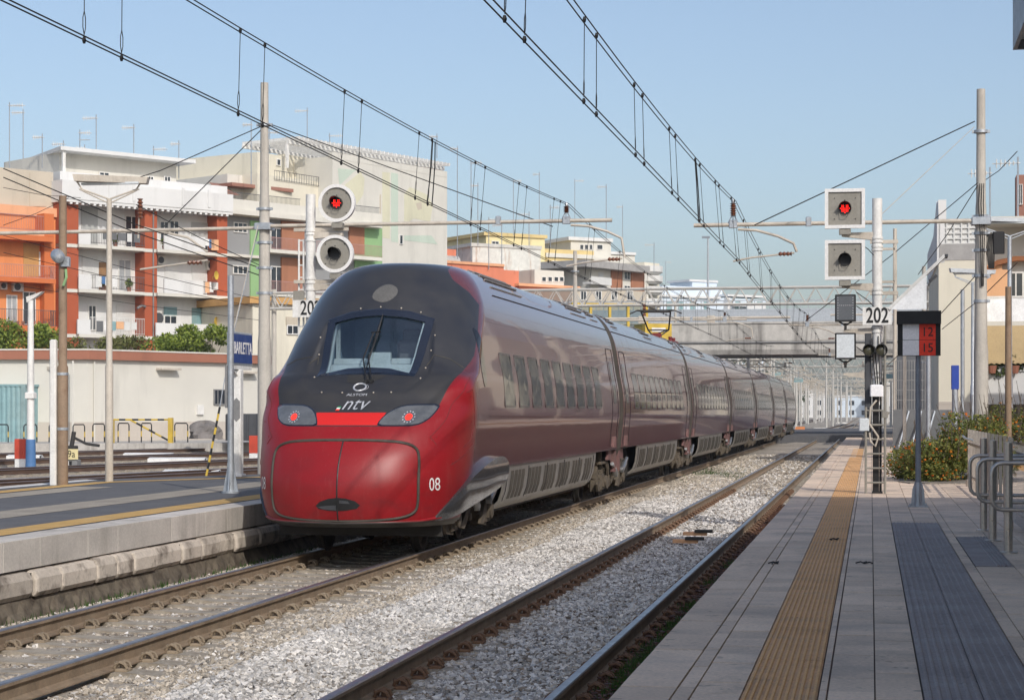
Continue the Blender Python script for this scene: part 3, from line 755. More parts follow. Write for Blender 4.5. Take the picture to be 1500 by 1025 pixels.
# coupler hatch with its rubber seal, split line and opening
HB = chaikin([(0,1.56),(.5,1.553),(.80,1.53),(.96,1.46),(1.0,1.32),(1.003,1.0),(.995,.72),(.955,.60),(.80,.535),(.4,.507),(0,.50)] + [(-.4,.507),(-.80,.535),(-.955,.60),(-.995,.72),(-1.003,1.0),(-1.0,1.32),(-.96,1.46),(-.80,1.53),(-.5,1.553)], 2)
b = MB(); patch(b, [(x*.985, 1.03+(z-1.03)*.975) for x, z in HB], front, .012, 14, rim=.03, bulge=lambda x, z: .055*max(0, 1-abs(x))*min(1, max(0, (1.56-z)*3))*min(1, max(0,(z-.5)*3))**.5)
hatch = b.build('coupler_hatch', M['cab_paint'], car1, smooth=35)
def hfront(x, z, e): return (x, float(S(x,z)) - e - .012 - .055*max(0,1-abs(x))*min(1,max(0,(1.56-z)*3))*min(1,max(0,(z-.5)*3))**.5, z)
b = MB(); o = dens(HB, .04); b.tube([front(x*1.006, 1.03+(z-1.03)*1.006, .004) for x, z in o + o[:2]], .021, 6, caps=False); b.build('hatch_seal', M['rubber'], car1, smooth=60)
b = MB(); surf_tube(b, [(.01,1.55),(0,1.2),(0,.5)], hfront, -.003, .011); b.build('split_line', M['black'], hatch)
b = MB(); LENS = [(-.30,.70),(-.24,.755),(-.12,.795),(0,.81),(.12,.80),(.24,.765),(.305,.71),(.26,.665),(.12,.64),(0,.632),(-.12,.637),(-.26,.66)]
patch(b, LENS, hfront, .004, 6, .01); mo = b.build('coupler_opening', M['black'], hatch)
b = MB(); patch(b, [(-.27,.685),(-.14,.705),(-.015,.71),(-.015,.64),(-.2,.655)], hfront, .008, 3, .004); patch(b, [(.03,.775),(.14,.765),(.17,.73),(.03,.735)], hfront, .008, 3, .004); b.build('coupler_face', M['dark_grey'], hatch)
b = MB(); surf_tube(b, [(-1.25,.53),(-1.0,.485),(-.5,.475),(0,.47),(.5,.475),(1.0,.485),(1.25,.53)], front, .004, .022, 8); b.build('lower_lip', M['cab_paint'], car1, smooth=60)
# head lamps (showing red) on both cheeks
LAMP = chaikin([(1.135,2.03),(1.10,1.93),(1.03,1.83),(.90,1.765),(.62,1.762),(.43,1.765),(.45,1.84),(.54,1.95),(.68,2.02),(.9,2.03)], 1)
cxl = sum(p[0] for p in LAMP)/len(LAMP); czl = sum(p[1] for p in LAMP)/len(LAMP)
RIM = [(cxl+(x-cxl)*1.06, czl+(z-czl)*1.14) for x, z in LAMP]
for sgn in (-1, 1):
    q = [(sgn*x, z) for x, z in LAMP]; rm = [(sgn*x, z) for x, z in RIM]
    b = MB(); patch(b, rm, front, .004, 6, .012); hl = b.build('headlight', M['navy_gloss'], car1, smooth=50)
    b = MB(); patch(b, q, front, .012, 8, .012); b.build('lens', M['lamp_lens'], hl, smooth=50)
    lx, lz = sgn*.80, 1.872; p = Vector(front(lx, lz, .016)); b = MB()
    sl = (S(lx+.02, lz)-S(lx-.02, lz))/.04; slz = (S(lx, lz+.02)-S(lx, lz-.02))/.04
    def disc(mb, cx, cz, r, e, n=14):
        vs = [front(lx+cx+r*math.cos(2*math.pi*k/n), lz+cz+r*math.sin(2*math.pi*k/n), e) for k in range(n)]; mb.add(vs, [tuple(range(n))])
    disc(b, 0, 0, .044, .019); b.build('lamp', M['led_red'], hl)
    b = MB()
    for k in range(12): disc(b, .074*math.cos(k*math.pi/6), .074*math.sin(k*math.pi/6), .010, .018, 8)
    b.build('lamp_ring', M['logo_silver'], hl)
# marks on the nose
def on_front(name, s_, size, x0, z0, mt, sx=1, it=0, par=car1, e=.012, bold=0):
    o = text(name, s_, size, mt, par, Matrix.Identity(4), sx, 0, it, bold); k = float(S(x0+.05,z0)-S(x0-.05,z0))/.1; c = 1/math.sqrt(1+k*k)
    for v in o.data.vertices: v.co = front(x0+v.co.x*c, z0+v.co.y*.92, e)
    o.data.update(); return o
on_front('lettering', 'ntv', .275, .015, 2.045, M['logo_silver'], 1.0, .35, bold=-.001)
on_front('lettering', 'ALSTOM', .052, .012, 2.17, M['logo_silver'], 1.45, .12)
b = MB(); surf_tube(b, [(.012+.085*math.cos(k*math.pi/12), 2.275+.05*math.sin(k*math.pi/12)) for k in range(25)], front, .008, .014); surf_tube(b, [(.012+.12*math.cos(k*math.pi/12), 2.275+.05*math.sin(k*math.pi/12)) for k in range(-3,4)], front, .006, .004); b.build('ring_emblem', M['logo_silver'], car1, smooth=60)
b = MB(); patch(b, [(-.225,1.955),(-.175,1.955),(-.17,1.975),(-.22,1.975)], front, .014, 2, .004, mi=0); patch(b, [(-.22,1.976),(-.17,1.976),(-.165,1.995),(-.215,1.995)], front, .014, 2, .004, mi=1); patch(b, [(-.215,1.996),(-.165,1.996),(-.16,2.012),(-.21,2.012)], front, .014, 2, .004, mi=2)
b.build('flag_mark', [M['red_panel'], M['letter_white'], M['flag_green']], car1)
on_front('fleet_number', '08', .265, 1.185, .965, M['letter_white'], .82, .0, e=.01); on_front('fleet_number', '08', .265, -1.2, .965, M['letter_white'], .82, .0, e=.01)
b = MB(); patch(b, chaikin([(-.19,3.58),(-.12,3.73),(.03,3.80),(.17,3.74),(.21,3.64),(.12,3.53),(-.02,3.50)], 2), front, .004, 5, .006); b.build('roof_lens', M['hood_mark'], car1, smooth=50)
# wiper, its well, bolts and seams of the hood
b = MB(); patch(b, [(-.20,2.345),(-.25,2.45),(.32,2.45),(.30,2.42),(.12,2.335),(-.12,2.335)], front, .006, 3, .008); b.build('wiper_well', M['black_dust'], car1)
b = MB()
for a in ((.075,2.36),(.15,2.36)):
    b.tube([front(a[0],a[1],.05), front(a[0]-.17,a[1]+.33,.06), front(a[0]-.10,3.05,.05)], .012, 6); b.lathe([(.03,-.03),(.03,.03)], front(a[0],a[1],.03), 'y', 8)
b.tube([front(.06,3.33,.03), front(.03,3.05,.03), front(-.02,2.55,.03)], [.008,.02,.008], 6); b.tube([front(-.06,3.06,.05), front(.08,3.07,.05)], .012, 5)
b.build('wiper', M['black'], car1)
b = MB()
for x, z in ((-.72,2.42),(-.5,2.205),(-.2,2.2),(.24,2.2),(.48,2.205),(.80,2.40),(-.83,3.0),(-.80,2.75),(.84,3.02),(.82,2.80),(.80,2.55),(0,3.44),(.3,3.42),(.58,3.36),(-.3,3.42)):
    p = front(x, z, .0); b.lathe([(.013,-.012),(.009,-.02),(0,-.022)], p, 'y', 6)
build_each(b, 'hood_bolt', M['beige_paint'], car1)
b = MB(); surf_tube(b, [(-.9,2.62),(-.80,2.72),(-.78,2.6)], front, .002, .006); surf_tube(b, [(.80,2.58),(.88,2.74),(1.1,2.68),(1.3,2.55)], front, .002, .006); surf_tube(b, [(-.88,2.72),(-1.15,2.68),(-1.3,2.6)], front, .002, .006); build_each(b, 'hood_seam', M['rubber'], car1)
b = MB()
for sgn in (1, -1):
    def fs_(s, z, e, g=sgn): p = side(s, z, e); return (g*p[0], p[1], p[2])
    surf_tube(b, [(.62,1.60),(.95,1.85),(1.5,2.3),(1.75,2.42)], fs_, .001, .006); surf_tube(b, [(.62,1.60),(.66,1.50)], fs_, .001, .006)
    surf_tube(b, [(1.45,2.2),(1.62,2.25),(1.7,1.75),(1.55,1.55),(1.2,1.45)], fs_, .001, .005); surf_tube(b, [(.85,1.22),(1.3,1.36),(1.7,1.5)], fs_, .001, .006)
    for s_, z_ in ((1.0,1.8),(1.3,2.0),(1.55,2.15),(1.25,1.7),(1.5,1.8),(1.65,1.62),(1.1,1.32),(1.45,1.42),(.9,1.25),(.7,1.6)): b.lathe([(.014,0),(.0,.01)], fs_(s_, z_, 0), 'x', 6)
build_each(b, 'panel_seam', M['pan_red'], car1)
# dark fairing that sweeps up from the chin over the first wheel
FA = chaikin([(.55,.49),(.95,.80),(1.4,.98),(2.0,1.12),(2.9,1.26),(3.6,1.29),(4.0,1.22),(4.12,1.08),(4.0,.90),(3.4,.80),(2.0,.64),(1.25,.54),(.8,.48)], 2)
for sgn in (1, -1):
    b = MB(); patch(b, FA, lambda s, z, e, g=sgn: (g*side(s, z, e)[0], s, z), .02, 10, .06, bulge=lambda s, z: .10*float(sm(s/3.2))*max(0, 1-((z-.95)/.5)**2)**.5)
    fa = b.build('wheel_fairing', M['fairing'], car1, smooth=50)
# side: cab door window, passenger windows, skirt, roof lines
def rrect(a0, a1, z0, z1, r=.07):
    p = []
    for cx, cz, t0 in ((a1-r,z1-r,0),(a0+r,z1-r,90),(a0+r,z0+r,180),(a1-r,z0+r,270)):
        for k in range(4): p.append((cx+r*math.cos(R(t0+30*k)), cz+r*math.sin(R(t0+30*k))))
    return p
def flank(s, z, e): return (float(fW(z)) + e, s, z)
def window_mesh():
    b = MB(); o = rrect(-.46,.46,2.00,2.83); i = rrect(-.425,.425,2.035,2.795,.055)
    n = len(o); vs = [flank(*p, -.004) for p in o] + [flank(*p, .010) for p in o] + [flank(*p, .010) for p in i] + [flank(*p, .0) for p in i]
    fs = []
    for r_ in range(3):
        for k in range(n): fs.append((r_*n+k, r_*n+(k+1)%n, (r_+1)*n+(k+1)%n, (r_+1)*n+k))
    b.add(vs, fs, 0)
    zs_ = [2.02 + (2.81-2.02)*k/8 for k in range(9)]
    patch(b, i, flank, .003, 4, .001, mi=1)
    return b
w0 = window_mesh().build('window', [M['glass_frame'], M['train_glass']], car1, loc=(0, 4.42, 0), smooth=40)
def windows(car, s0, n):
    for k in range(n):
        if car is car1 and k == 0: continue
        w = w0.copy(); COL.objects.link(w); w.parent = car; w.location = (0, s0 + 1.245*k, 0)
windows(car1, 4.42, 9)
b = MB(); patch(b, chaikin([(2.36,2.45),(2.50,2.24),(2.70,2.45),(2.78,2.9),(2.70,3.2),(2.56,3.0),(2.45,2.7)], 2), side, .006, 5, .01); b.build('cab_side_window', M['train_glass'], car1, smooth=40)
SKP = [(1.405,1.135),(1.40,.95),(1.365,.72),(1.30,.54),(1.19,.44),(1.02,.42),(1.02,.46),(1.17,.48),(1.27,.57),(1.33,.73),(1.365,.95),(1.37,1.135)]
def skirt(car, a, b_):
    q = MB(); prof = np.array(SKP); n = len(prof)
    for g in (1, -1):
        def rim(s, sl): return [(g*x, s + sl*(1.135-z), z) for x, z in SKP]
        rows = [rim(a, -.0), rim(a + .05, .25), rim(b_ - .05, -.25), rim(b_, 0)]
        rows = [rim(a, .22), rim(b_, -.22)]
        vs = rows[0] + rows[1]; q.add(vs, [(k,(k+1)%n,n+(k+1)%n,n+k) for k in range(n)] + [tuple(range(n-1,-1,-1)), tuple(range(n,2*n))])
    sk = q.build('skirt', M['skirt'], car, smooth=40)
    q = MB(); s = a + .55; k = 0
    while s < b_ - .75:
        def P(s_, z): return (float(np.interp(z, [.54,.72,.95,1.135], [1.30,1.365,1.40,1.405])) + .004, s_ + .0*(z), z)
        zs_ = [.58,.72,.95,1.02]
        q.add([P(s_, z) for z in zs_ for s_ in (s, s+.26)], [(2*i, 2*i+1, 2*i+3, 2*i+2) for i in range(3)])
        k += 1; s += .33 if k % 4 else .62
        if k % 4 == 0 or s >= b_ - .75: q.build('skirt_grille', M['skirt_panel'], sk); q = MB()
    q = MB(); s = a + .25
    while s < b_ - .3:
        q.tube([(1.409,s,1.06),(1.403,s,.95),(1.368,s,.72),(1.31,s,.56)], .007, 4); s += 1.9
    q.build('skirt_seam', M['roof_line'], sk)
skirt(car1, 4.45, GAP[0]-3.5)
def xroof(z): return float(fW(z))
zr_x = [.0,.42,.66,.86,.99,1.17,1.29]; zr_z = [4.175,4.165,4.14,4.08,3.99,3.75,3.46]
def roof(x, s, e): z = float(np.interp(abs(x), zr_x, zr_z)); return (x + (.6*e if x > .9 else 0), s, z + e)
def roof_kit(car, a, b_, k):
    q = MB()
    for g in (1, -1):
        q.tube([(g*(xroof(3.72)+.0), a, 3.72), (g*(xroof(3.72)), b_, 3.72)], .012, 6); q.tube([(g*.60, a+.4, 4.152), (g*.60, b_-.4, 4.152)], .008, 5)
    for s in (a+.5, a+1.9, b_-1.9, b_-.5, (a+b_)/2):
        q.tube([roof(x, s, .0) for x in (-1.19,-1,-.86,-.66,-.42,0,.42,.66,.86,1.0,1.19)], .008, 5)
    q.build('roof_seam', M['roof_line'], car)
    for (s0, s1) in ((a+.7, a+1.7), (a+7.2, a+9.0), (b_-1.6, b_-.7)) if k else ((a+.3,a+3.0),(a+8.6,a+10.6),(b_-1.8,b_-.8)):
        q = MB(); x0, x1 = .70, 1.13
        q.add([roof(x, s, .006) for s in (s0, s1) for x in (x0,.78,.86,.99,x1)], [(i,i+1,6+i,5+i) for i in range(4)])
        s = s0 + .05
        gr = q.build('roof_grille', M['black_dust'], car); q = MB()
        for x in (.74,.83,.91,1.0,1.09): q.tube([roof(x, s0, .014), roof(x, s1, .014)], .017, 5)
        q.build('roof_louvre_bars', M['skirt'], gr)
roof_kit(car1, 4.6, SE, 0)
def doors(car, a, b_):
    q = MB()
    for s0 in (a+.28, b_-1.23):
        o = rrect(s0, s0+.95, 1.18, 3.28, .1); q.tube([flank(*p, .001) for p in dens(o, .2)] + [flank(*o[0], .001)], .008, 5, caps=False)
    build_each(q, 'door_seam', M['roof_line'], car)
    for s0 in (a+.48, b_-1.03):
        q = MB(); patch(q, rrect(s0, s0+.5, 2.1, 3.0, .08), flank, .005, 3, .006); q.build('door_window', M['train_glass'], car)
q = MB(); s0 = SE-1.25; o = rrect(s0, s0+.95, 1.18, 3.28, .1); q.tube([flank(*p, .001) for p in dens(o, .2)] + [flank(*o[0], .001)], .008, 5, caps=False); q.build('door_seam', M['roof_line'], car1)
q = MB(); patch(q, rrect(s0+.22, s0+.72, 2.1, 3.0, .08), flank, .005, 3, .006); q.build('door_window', M['train_glass'], car1)
# ---- the cars behind, one after another
zc = np.array([1.13,1.3,1.5,1.7,1.95,2.15,2.35,2.55,2.75,2.95,3.1,3.3,3.46,3.6,3.75,3.88,3.99,4.04,4.08,4.115,4.14,4.155,4.165,4.175])
def car_mesh(L):
    prof = [(float(fW(z)), float(z)) for z in zc]; ring = prof + [(-x, z) for x, z in prof[::-1][1:]]
    n = len(ring); st = [0, .02, .06, .2, L/2, L-.2, L-.06, L-.02, L]; V = []; Fc = []
    for i, s in enumerate(st):
        k = .992 if i in (0, 8) else 1
        V += [(x*k, s, z) for x, z in ring]
    for i in range(8): Fc += [(i*n+k, i*n+k+1, (i+1)*n+k+1, (i+1)*n+k) for k in range(n-1)]
    b = MB(); b.add(V, Fc); b.F += [tuple(range(n-1,-1,-1)), tuple(range(8*n,9*n))]; b.M += [0,0]; return b
car = car_mesh(17.3-.68).build('passenger_car', M['train_red'], train, loc=(0, GAP[0]+.34, 0), smooth=35)
Lc = 17.3-.68
windows(car, 2.55, 10); skirt(car, 3.34, Lc-3.34); roof_kit(car, .1, Lc-.1, 1); doors(car, 0, Lc)
for k in range(1, 6):
    c = tree_copy(car, parent=train); c.location = (0, GAP[k]+.34, 0)
# gangway bellows and the shared bogie under every gap
q = MB(); prof = [(float(fW(z))*.999, float(z)*.9995) for z in zc if z < 4.17] ; prof = [(1.25,.62),(1.33,.9)] + prof
ring = prof + [(-x, z) for x, z in prof[::-1]]; n = len(ring); V = []; Fc = []
for i in range(9):
    k = 1 - (.014 if i % 2 else .001); V += [(x*k, -.345+.08625*i, z) for x, z in ring]
for i in range(8): Fc += [(i*n+k, i*n+(k+1)%n, (i+1)*n+(k+1)%n, (i+1)*n+k) for k in range(n)]
q.add(V, Fc); bel = q.build('gangway_bellows', M['rubber'], train, loc=(0, GAP[0], 0))
for k in range(1, 6):
    c = bel.copy(); COL.objects.link(c); c.parent = train; c.location = (0, GAP[k], 0)
def bogie_parts(parent_name, loc):
    q = MB(); rr = random.Random(4)
    for g in (1, -1):
        def B(x0,x1,y0,y1,z0,z1): q.bbox(min(g*x0,g*x1), max(g*x0,g*x1), y0, y1, z0, z1, .015)
        B(.98,1.14,-1.95,1.95,.52,.70); B(1.0,1.12,-.5,.5,.38,.56)
        for s in (-1.5, 1.5):
            B(1.02,1.28,s-.26,s+.26,.28,.60); B(1.1,1.32,s-.13,s+.13,.34,.56); q.lathe([(.13,.0),(.13,.03),(.09,.05)], (g*1.32 if g>0 else -1.37, s, .45), 'x', 12)
            B(1.05,1.22,s-.42,s-.28,.24,.5)
            for t in (-.36,.36): q.lathe([(.075,.5),(.085,.55),(.075,.6),(.085,.65),(.075,.7),(.085,.75),(.075,.82)], (g*1.14, s+t, 0), 'z', 9)
            B(1.05,1.3,s-.46,s+.46,.82,.87); B(1.12,1.24,s-.09,s+.09,.86,1.14)
            q.prism([(s-.62,.40),(s-.50,.26),(s+.05,.22),(s+.1,.34),(s-.3,.5)], g*1.20, g*1.245, 'x')
        q.prism([(-.95,.30),(-.62,.26),(.15,.60),(.25,.78),(.02,.80),(-.5,.48)], g*1.22, g*1.27, 'x')
        q.prism([(.75,.28),(1.05,.26),(1.75,.56),(1.78,.80),(1.5,.84),(1.0,.44)], g*1.24, g*1.29, 'x')
        for _ in range(26):
            s = rr.uniform(-1.9,1.9); z = rr.uniform(.3,1.0); l = rr.uniform(.05,.16); B(1.0, rr.uniform(1.1,1.3), s, s+l, z, z+rr.uniform(.04,.16))
        for _ in range(5):
            s = rr.uniform(-1.6,1.4); q.tube([(g*1.27,s,.95),(g*1.3,s+.1,.7),(g*1.27,s+.25,.55)], .018, 5)
    q.bbox(-1.0,1.0,-.3,.3,.45,.68,.03)
    bo = q.build('bogie', M['bogie_dust'], train, loc=loc, smooth=30)
    q = MB()
    for s in (-1.5, 1.5):
        q.tube([(-.9,s,.46),(.9,s,.46)], .08, 10)
    q.build('axle', M['bogie_dark'], bo)
    for s in (-1.5, 1.5):
        for g in (1, -1):
            q = MB(); q.lathe([(.10,.1),(.12,-.02),(.36,-.01),(.40,.04),(.46,.04),(.465,-.035),(.49,-.055),(.49,-.085),(.42,-.09),(.36,-.05),(.12,-.05),(.1,-.1)] if g > 0 else [(.10,-.1),(.12,.02),(.36,.01),(.40,-.04),(.46,-.04),(.465,.035),(.49,.055),(.49,.085),(.42,.09),(.36,.05),(.12,.05),(.1,.1)], (g*.755, s, .466), 'x', 28)
            q.build('wheel', M['bogie_dark'], bo, smooth=35)
    for g in (1, -1):
        for y0, z0, y1, z1 in ((.12,.56,-.62,.80),(1.25,.62,1.95,.86)):
            q = MB(); a, c = Vector((g*1.34,y0,z0)), Vector((g*1.36,y1,z1)); q.tube([a, a.lerp(c,.55)], .062, 10); q.tube([a.lerp(c,.5), c], .042, 10); q.lathe([(0,-.05),(.07,-.04),(.07,.04),(0,.05)], a, 'x', 10); q.build('damper', M['damper'], bo, smooth=40)
    return bo
bg = bogie_parts('bogie', (0, GAP[0], 0))
for k in range(1, 6):
    c = tree_copy(bg, parent=train); c.location = (0, GAP[k], 0)
c = tree_copy(bg, parent=train); c.location = (0, 3.0, 0); c.scale = (.93,.80,1)
c = tree_copy(bg, parent=train); c.location = (0, GAP[6]-2.4, 0)
hgs = []                                         # hangers of the body over each shared bogie
for g in (1,-1):
    for s in (-1.0, 1.0):
        q = MB()
        for t in (-.16, .0, .16): q.prism([(s+t-.05,1.16),(s+t+.07,1.16),(s+t+.05,1.36 if t else 1.40),(s+t-.01,1.40)], g*1.40, g*1.475, 'x')
        q.prism([(s-.32,.90),(s+.3,.88),(s+.26,1.18),(s-.16,1.18)], g*1.30, g*1.36, 'x')
        q.box(min(g*1.30,g*1.40), max(g*1.30,g*1.40), s*.34-.11, s*.34+.11, .62, 1.16)
        hgs.append(q.build('body_bracket', M['bracket_mauve'], train, loc=(0, GAP[0], 0)))
for k in range(1, 6):
    for hg in hgs: c = hg.copy(); COL.objects.link(c); c.parent = train; c.location = (0, GAP[k], 0)
q = MB(); pr = [(float(fW(.5))-.12, .46)]
fl = [(float(xside(s, .5))-.12, s) for s in np.linspace(.35, 1.3, 10)]
q.add([(x, s, .46) for x, s in fl] + [(-x, s, .46) for x, s in fl[::-1]], [tuple(range(20))])
q.box(-1.2,1.2,1.3,1.45,.46,1.1); q.box(-1.38,1.38,1.4,GAP[6]-.2,1.1,1.16)
for k in range(7):
    a = (4.3 if k == 0 else GAP[k-1]+3.6); q.box(-1.15,1.15,a,GAP[k]-3.7,.40,1.1)
q.box(-1.15,1.15,1.12,1.2,.24,.5)
q.build('underframe_light_block', M['black_dust'], train)  # black boxes added to keep light out under the cars and nose
# tail end of the last car seen, rounded off
q = MB(); rings = []
for i in range(7):
    a = i/6*math.pi/2; k = .55+.45*math.cos(a); rings.append([(x*k, 2.6*math.sin(a), .9+(z-.9)*(k*.75+.25)) for x, z in ([(1.3,.5)] + [(float(fW(z)), float(z)) for z in zc] + [(-float(fW(z)), float(z)) for z in zc[::-1][1:]] + [(-1.3,.5)])])
n = len(rings[0]); q.add([p for r_ in rings for p in r_], [(i*n+k, i*n+k+1, (i+1)*n+k+1, (i+1)*n+k) for i in range(6) for k in range(n-1)] + [tuple(range(6*n, 7*n))])
q.build('tail_nose', M['train_red'], train, loc=(0, GAP[6]-.34, 0), smooth=50)
# pantograph
ps = 39.2; q = MB(); q.bbox(-.65,.65,ps-.7,ps+.7,4.16,4.24,.03); q.bbox(-.16,.16,ps-.1,ps+.1,4.22,4.5,.04)
for x in (-.5,.5):
    for s in (-.55,.55): q.lathe([(.05,4.2),(.07,4.25),(.05,4.28),(.07,4.32),(.05,4.36)], (x, ps+s, 0), 'z', 8)
pan = q.build('pantograph', M['pan_red'], train)
q = MB()
for g in (-1, 1):
    q.tube([(g*.14,ps,4.42),(g*.34,ps+.55,4.62),(g*.48,ps-.25,5.18)], .026, 6); q.tube([(g*.40,ps-.27,5.2),(g*.62,ps-.27,5.22),(g*.85,ps-.27,5.12)], .02, 6)
q.tube([(-.14,ps,4.42),(.3,ps+.5,4.62)], .022, 6); q.tube([(-.36,ps+.55,4.62),(.36,ps+.55,4.62)], .022, 6); q.tube([(-.5,ps-.25,5.18),(.5,ps-.25,5.18)], .03, 6); q.tube([(-.62,ps-.40,5.225),(.62,ps-.40,5.225)], .02, 6)
q.build('pantograph_arm', M['black_dust'], pan)
# =================== beyond the far platform: poles, sign, depot, apartment houses ===================
class Fac:                                  # an upright facade between two columns of the photo at known distances
    def __init__(s, u0, d0, u1, d1, name, label, cat, z0=0.0, group=None):
        A = pt(u0, VH, d0); B = pt(u1, VH, d1); s.A = Vector((A.x, A.y)); e = Vector((B.x-A.x, B.y-A.y)); s.w = e.length; s.ex = e.normalized()
        s.ey = Vector((-s.ex.y, s.ex.x)); s.z0 = z0
        s.t = thing(name, (A.x, A.y, z0), label, cat, group, math.atan2(s.ex.y, s.ex.x))
    def _d(s, u, y=0.0):
        a = (u-750)/FPX; D = Vector((a*CT-ST, a*ST+CT)); return (s.A.dot(s.ey)+y)/D.dot(s.ey), D
    def a(s, u, y=0.0): d, D = s._d(u, y); return (D*d - s.A).dot(s.ex)
    def z(s, u, v, y=0.0): d, D = s._d(u, y); return HC-(v-VH)/FPX*d - s.z0
    def bx(s, mb, u0, v0, u1, v1, y0=-.05, y1=.05, mi=0):      # box seen at that rectangle of the photo
        y = y0; um = (u0+u1)/2
        return mb.box(s.a(u0,y), s.a(u1,y), y0, y1, s.z(um,v1,y), s.z(um,v0,y), mi)
    def win(s, u0, v0, u1, v1, y=0.0, glass='window_glass', frame='white_metal', panes=2, name='window', depth=.1):
        a0, a1, um = s.a(u0,y), s.a(u1,y), (u0+u1)/2; z0, z1 = s.z(um,v1,y), s.z(um,v0,y); f = min(.07, (a1-a0)*.12)
        b = MB()
        b.box(a0,a0+f,y-.05,y+.03,z0,z1); b.box(a1-f,a1,y-.05,y+.03,z0,z1); b.box(a0+f,a1-f,y-.05,y+.03,z1-f,z1); b.box(a0+f,a1-f,y-.07,y+.03,z0,z0+f)
        for k in range(1, panes): x = a0+(a1-a0)*k/panes; b.box(x-f*.4,x+f*.4,y-.04,y+.03,z0+f,z1-f)
        w = b.build(name, M[frame], s.t)
        b = MB(); b.box(a0+f*.6,a1-f*.6,y-.012,y+.02,z0+f*.6,z1-f*.6); b.build('pane', M[glass], w); return w
    def shut(s, u0, v0, u1, v1, y=0.0, m='shutter', name='shutter'):
        a0, a1, um = s.a(u0,y), s.a(u1,y), (u0+u1)/2; z0, z1 = s.z(um,v1,y), s.z(um,v0,y); b = MB(); b.box(a0,a1,y-.03,y+.02,z0,z1); z = z0 + .05
        while z < z1-.08: b.box(a0+.03,a1-.03,y-.045,y-.03,z,z+.07); z += .11
        return b.build(name, M[m], s.t)
    def rail(s, u0, u1, vtop, vbot, y=-1.0, m='railing', step=.13, name='railing', r=.016, ret=0.0):
        um = (u0+u1)/2; a0, a1 = s.a(u0,y), s.a(u1,y); z0, z1 = s.z(um,vbot,y), s.z(um,vtop,y); b = MB()
        b.box(a0,a1,y-.025,y+.025,z1-.04,z1); b.box(a0,a1,y-.015,y+.015,z0+.05,z0+.08)
        x = a0
        while x < a1: b.box(x-r*.6,x+r*.6,y-r*.6,y+r*.6,z0,z1-.04); x += step
        if ret:
            for x in (a0, a1):
                b.box(x-.02,x+.02,y+.025,y+ret,z1-.04,z1); q = y + step
                while q < y+ret: b.box(x-r*.6,x+r*.6,q-r*.6,q+r*.6,z0,z1-.04); q += step
        return b.build(name, M[m], s.t)
    def part(s, mb, name, m, sm_=None): return mb.build(name, M[m] if isinstance(m, str) else [M[x] for x in m], s.t, smooth=sm_)
    def unit(s, u0, v0, u1, v1, y=-.32, name='air_conditioner'):
        a0, a1, um = s.a(u0,y), s.a(u1,y), (u0+u1)/2; z0, z1 = s.z(um,v1,y), s.z(um,v0,y); b = MB(); b.bbox(a0,a1,y,y+.3,z0,z1,.02)
        o = b.build(name, M['ac_white'], s.t); b = MB(); c = (a0+(a1-a0)*.38, y-.012, (z0+z1)/2); r = (z1-z0)*.38; b.lathe([(r,0),(r,.02),(r*.8,.02)], c, 'y', 14); b.build('fan_grille', M['dark_grey'], o)
    def dish(s, u, v, r, y=-1.1, m='yellow_paint'):
        c = (s.a(u,y), y, s.z(u,v,y)); b = MB(); b.lathe([(r*k/5, .22*r*(k/5)**2-.03) for k in range(6)] + [(r*k/5, .22*r*(k/5)**2) for k in range(5,-1,-1)], (0,0,0), 'y', 18)
        Mx = Matrix.Translation(c) @ Matrix.Rotation(R(28),4,'Z') @ Matrix.Rotation(R(180),4,'Z'); b.V = [tuple(Mx @ Vector(v_)) for v_ in b.V]
        b.tube([Mx @ Vector((0,0,0)), Mx @ Vector((0,-.25,-.1)), (c[0], y+.35, c[2]-r)], .02, 5); return b.build('satellite_dish', M[m], s.t, smooth=40)
def foliage(name, clumps, n, m, size=.09, seed=1, loc=(0,0,0), parent=None):    # thousands of leaf-sized faces through the clumps
    size = size*.8; r = np.random.default_rng(seed); w = np.array([c[3]*c[4]*c[5] for c in clumps]) ** .75; k = r.choice(len(clumps), n, p=w/w.sum()); c = np.array([q[:6] for q in clumps])[k]
    d = r.normal(0,1,(n,3)); d /= np.linalg.norm(d,axis=1)[:,None]; rad = r.uniform(.25,1,n)**.5 * np.where(r.random(n)<.12, 1.18, 1)
    p = c[:,:3] + d*c[:,3:]*rad[:,None]
    a = r.normal(0,1,(n,3)); a /= np.linalg.norm(a,axis=1)[:,None]; b2 = np.cross(a, r.normal(0,1,(n,3))); b2 /= np.linalg.norm(b2,axis=1)[:,None]
    s = size*r.uniform(.6,1.4,n)[:,None]
    v = np.stack([p-a*s, p+b2*s*.45, p+a*s, p-b2*s*.45], 1)
    return npmesh(name, v.reshape(-1,3), np.arange(n*4).reshape(-1,4), m, parent, loc)
def tree(name, loc, clumps, n, m, label, cat='tree', size=.12, seed=1, group=None, trunk=.09):
    t = thing(name, loc, label, cat, group); b = MB(); rr = random.Random(seed)
    zc_ = sum(c[2] for c in clumps)/len(clumps); xc_ = sum(c[0] for c in clumps)/len(clumps); yc_ = sum(c[1] for c in clumps)/len(clumps)
    f = Vector((xc_*.5, yc_*.5, zc_*.55)); b.tube([(0,0,0), f*.5+Vector((rr.uniform(-.05,.05),0,0)), f], [trunk*1.3, trunk, trunk*.8], 7)
    for c in clumps[:14]: b.tube([f, (f+Vector(c[:3]))/2+Vector((0,0,.05)), Vector(c[:3])], [trunk*.6, trunk*.4, trunk*.15], 5)
    b.build('trunk', M['bark'], t, smooth=60); foliage('crown', clumps, n, M[m], size, seed, parent=t); return t
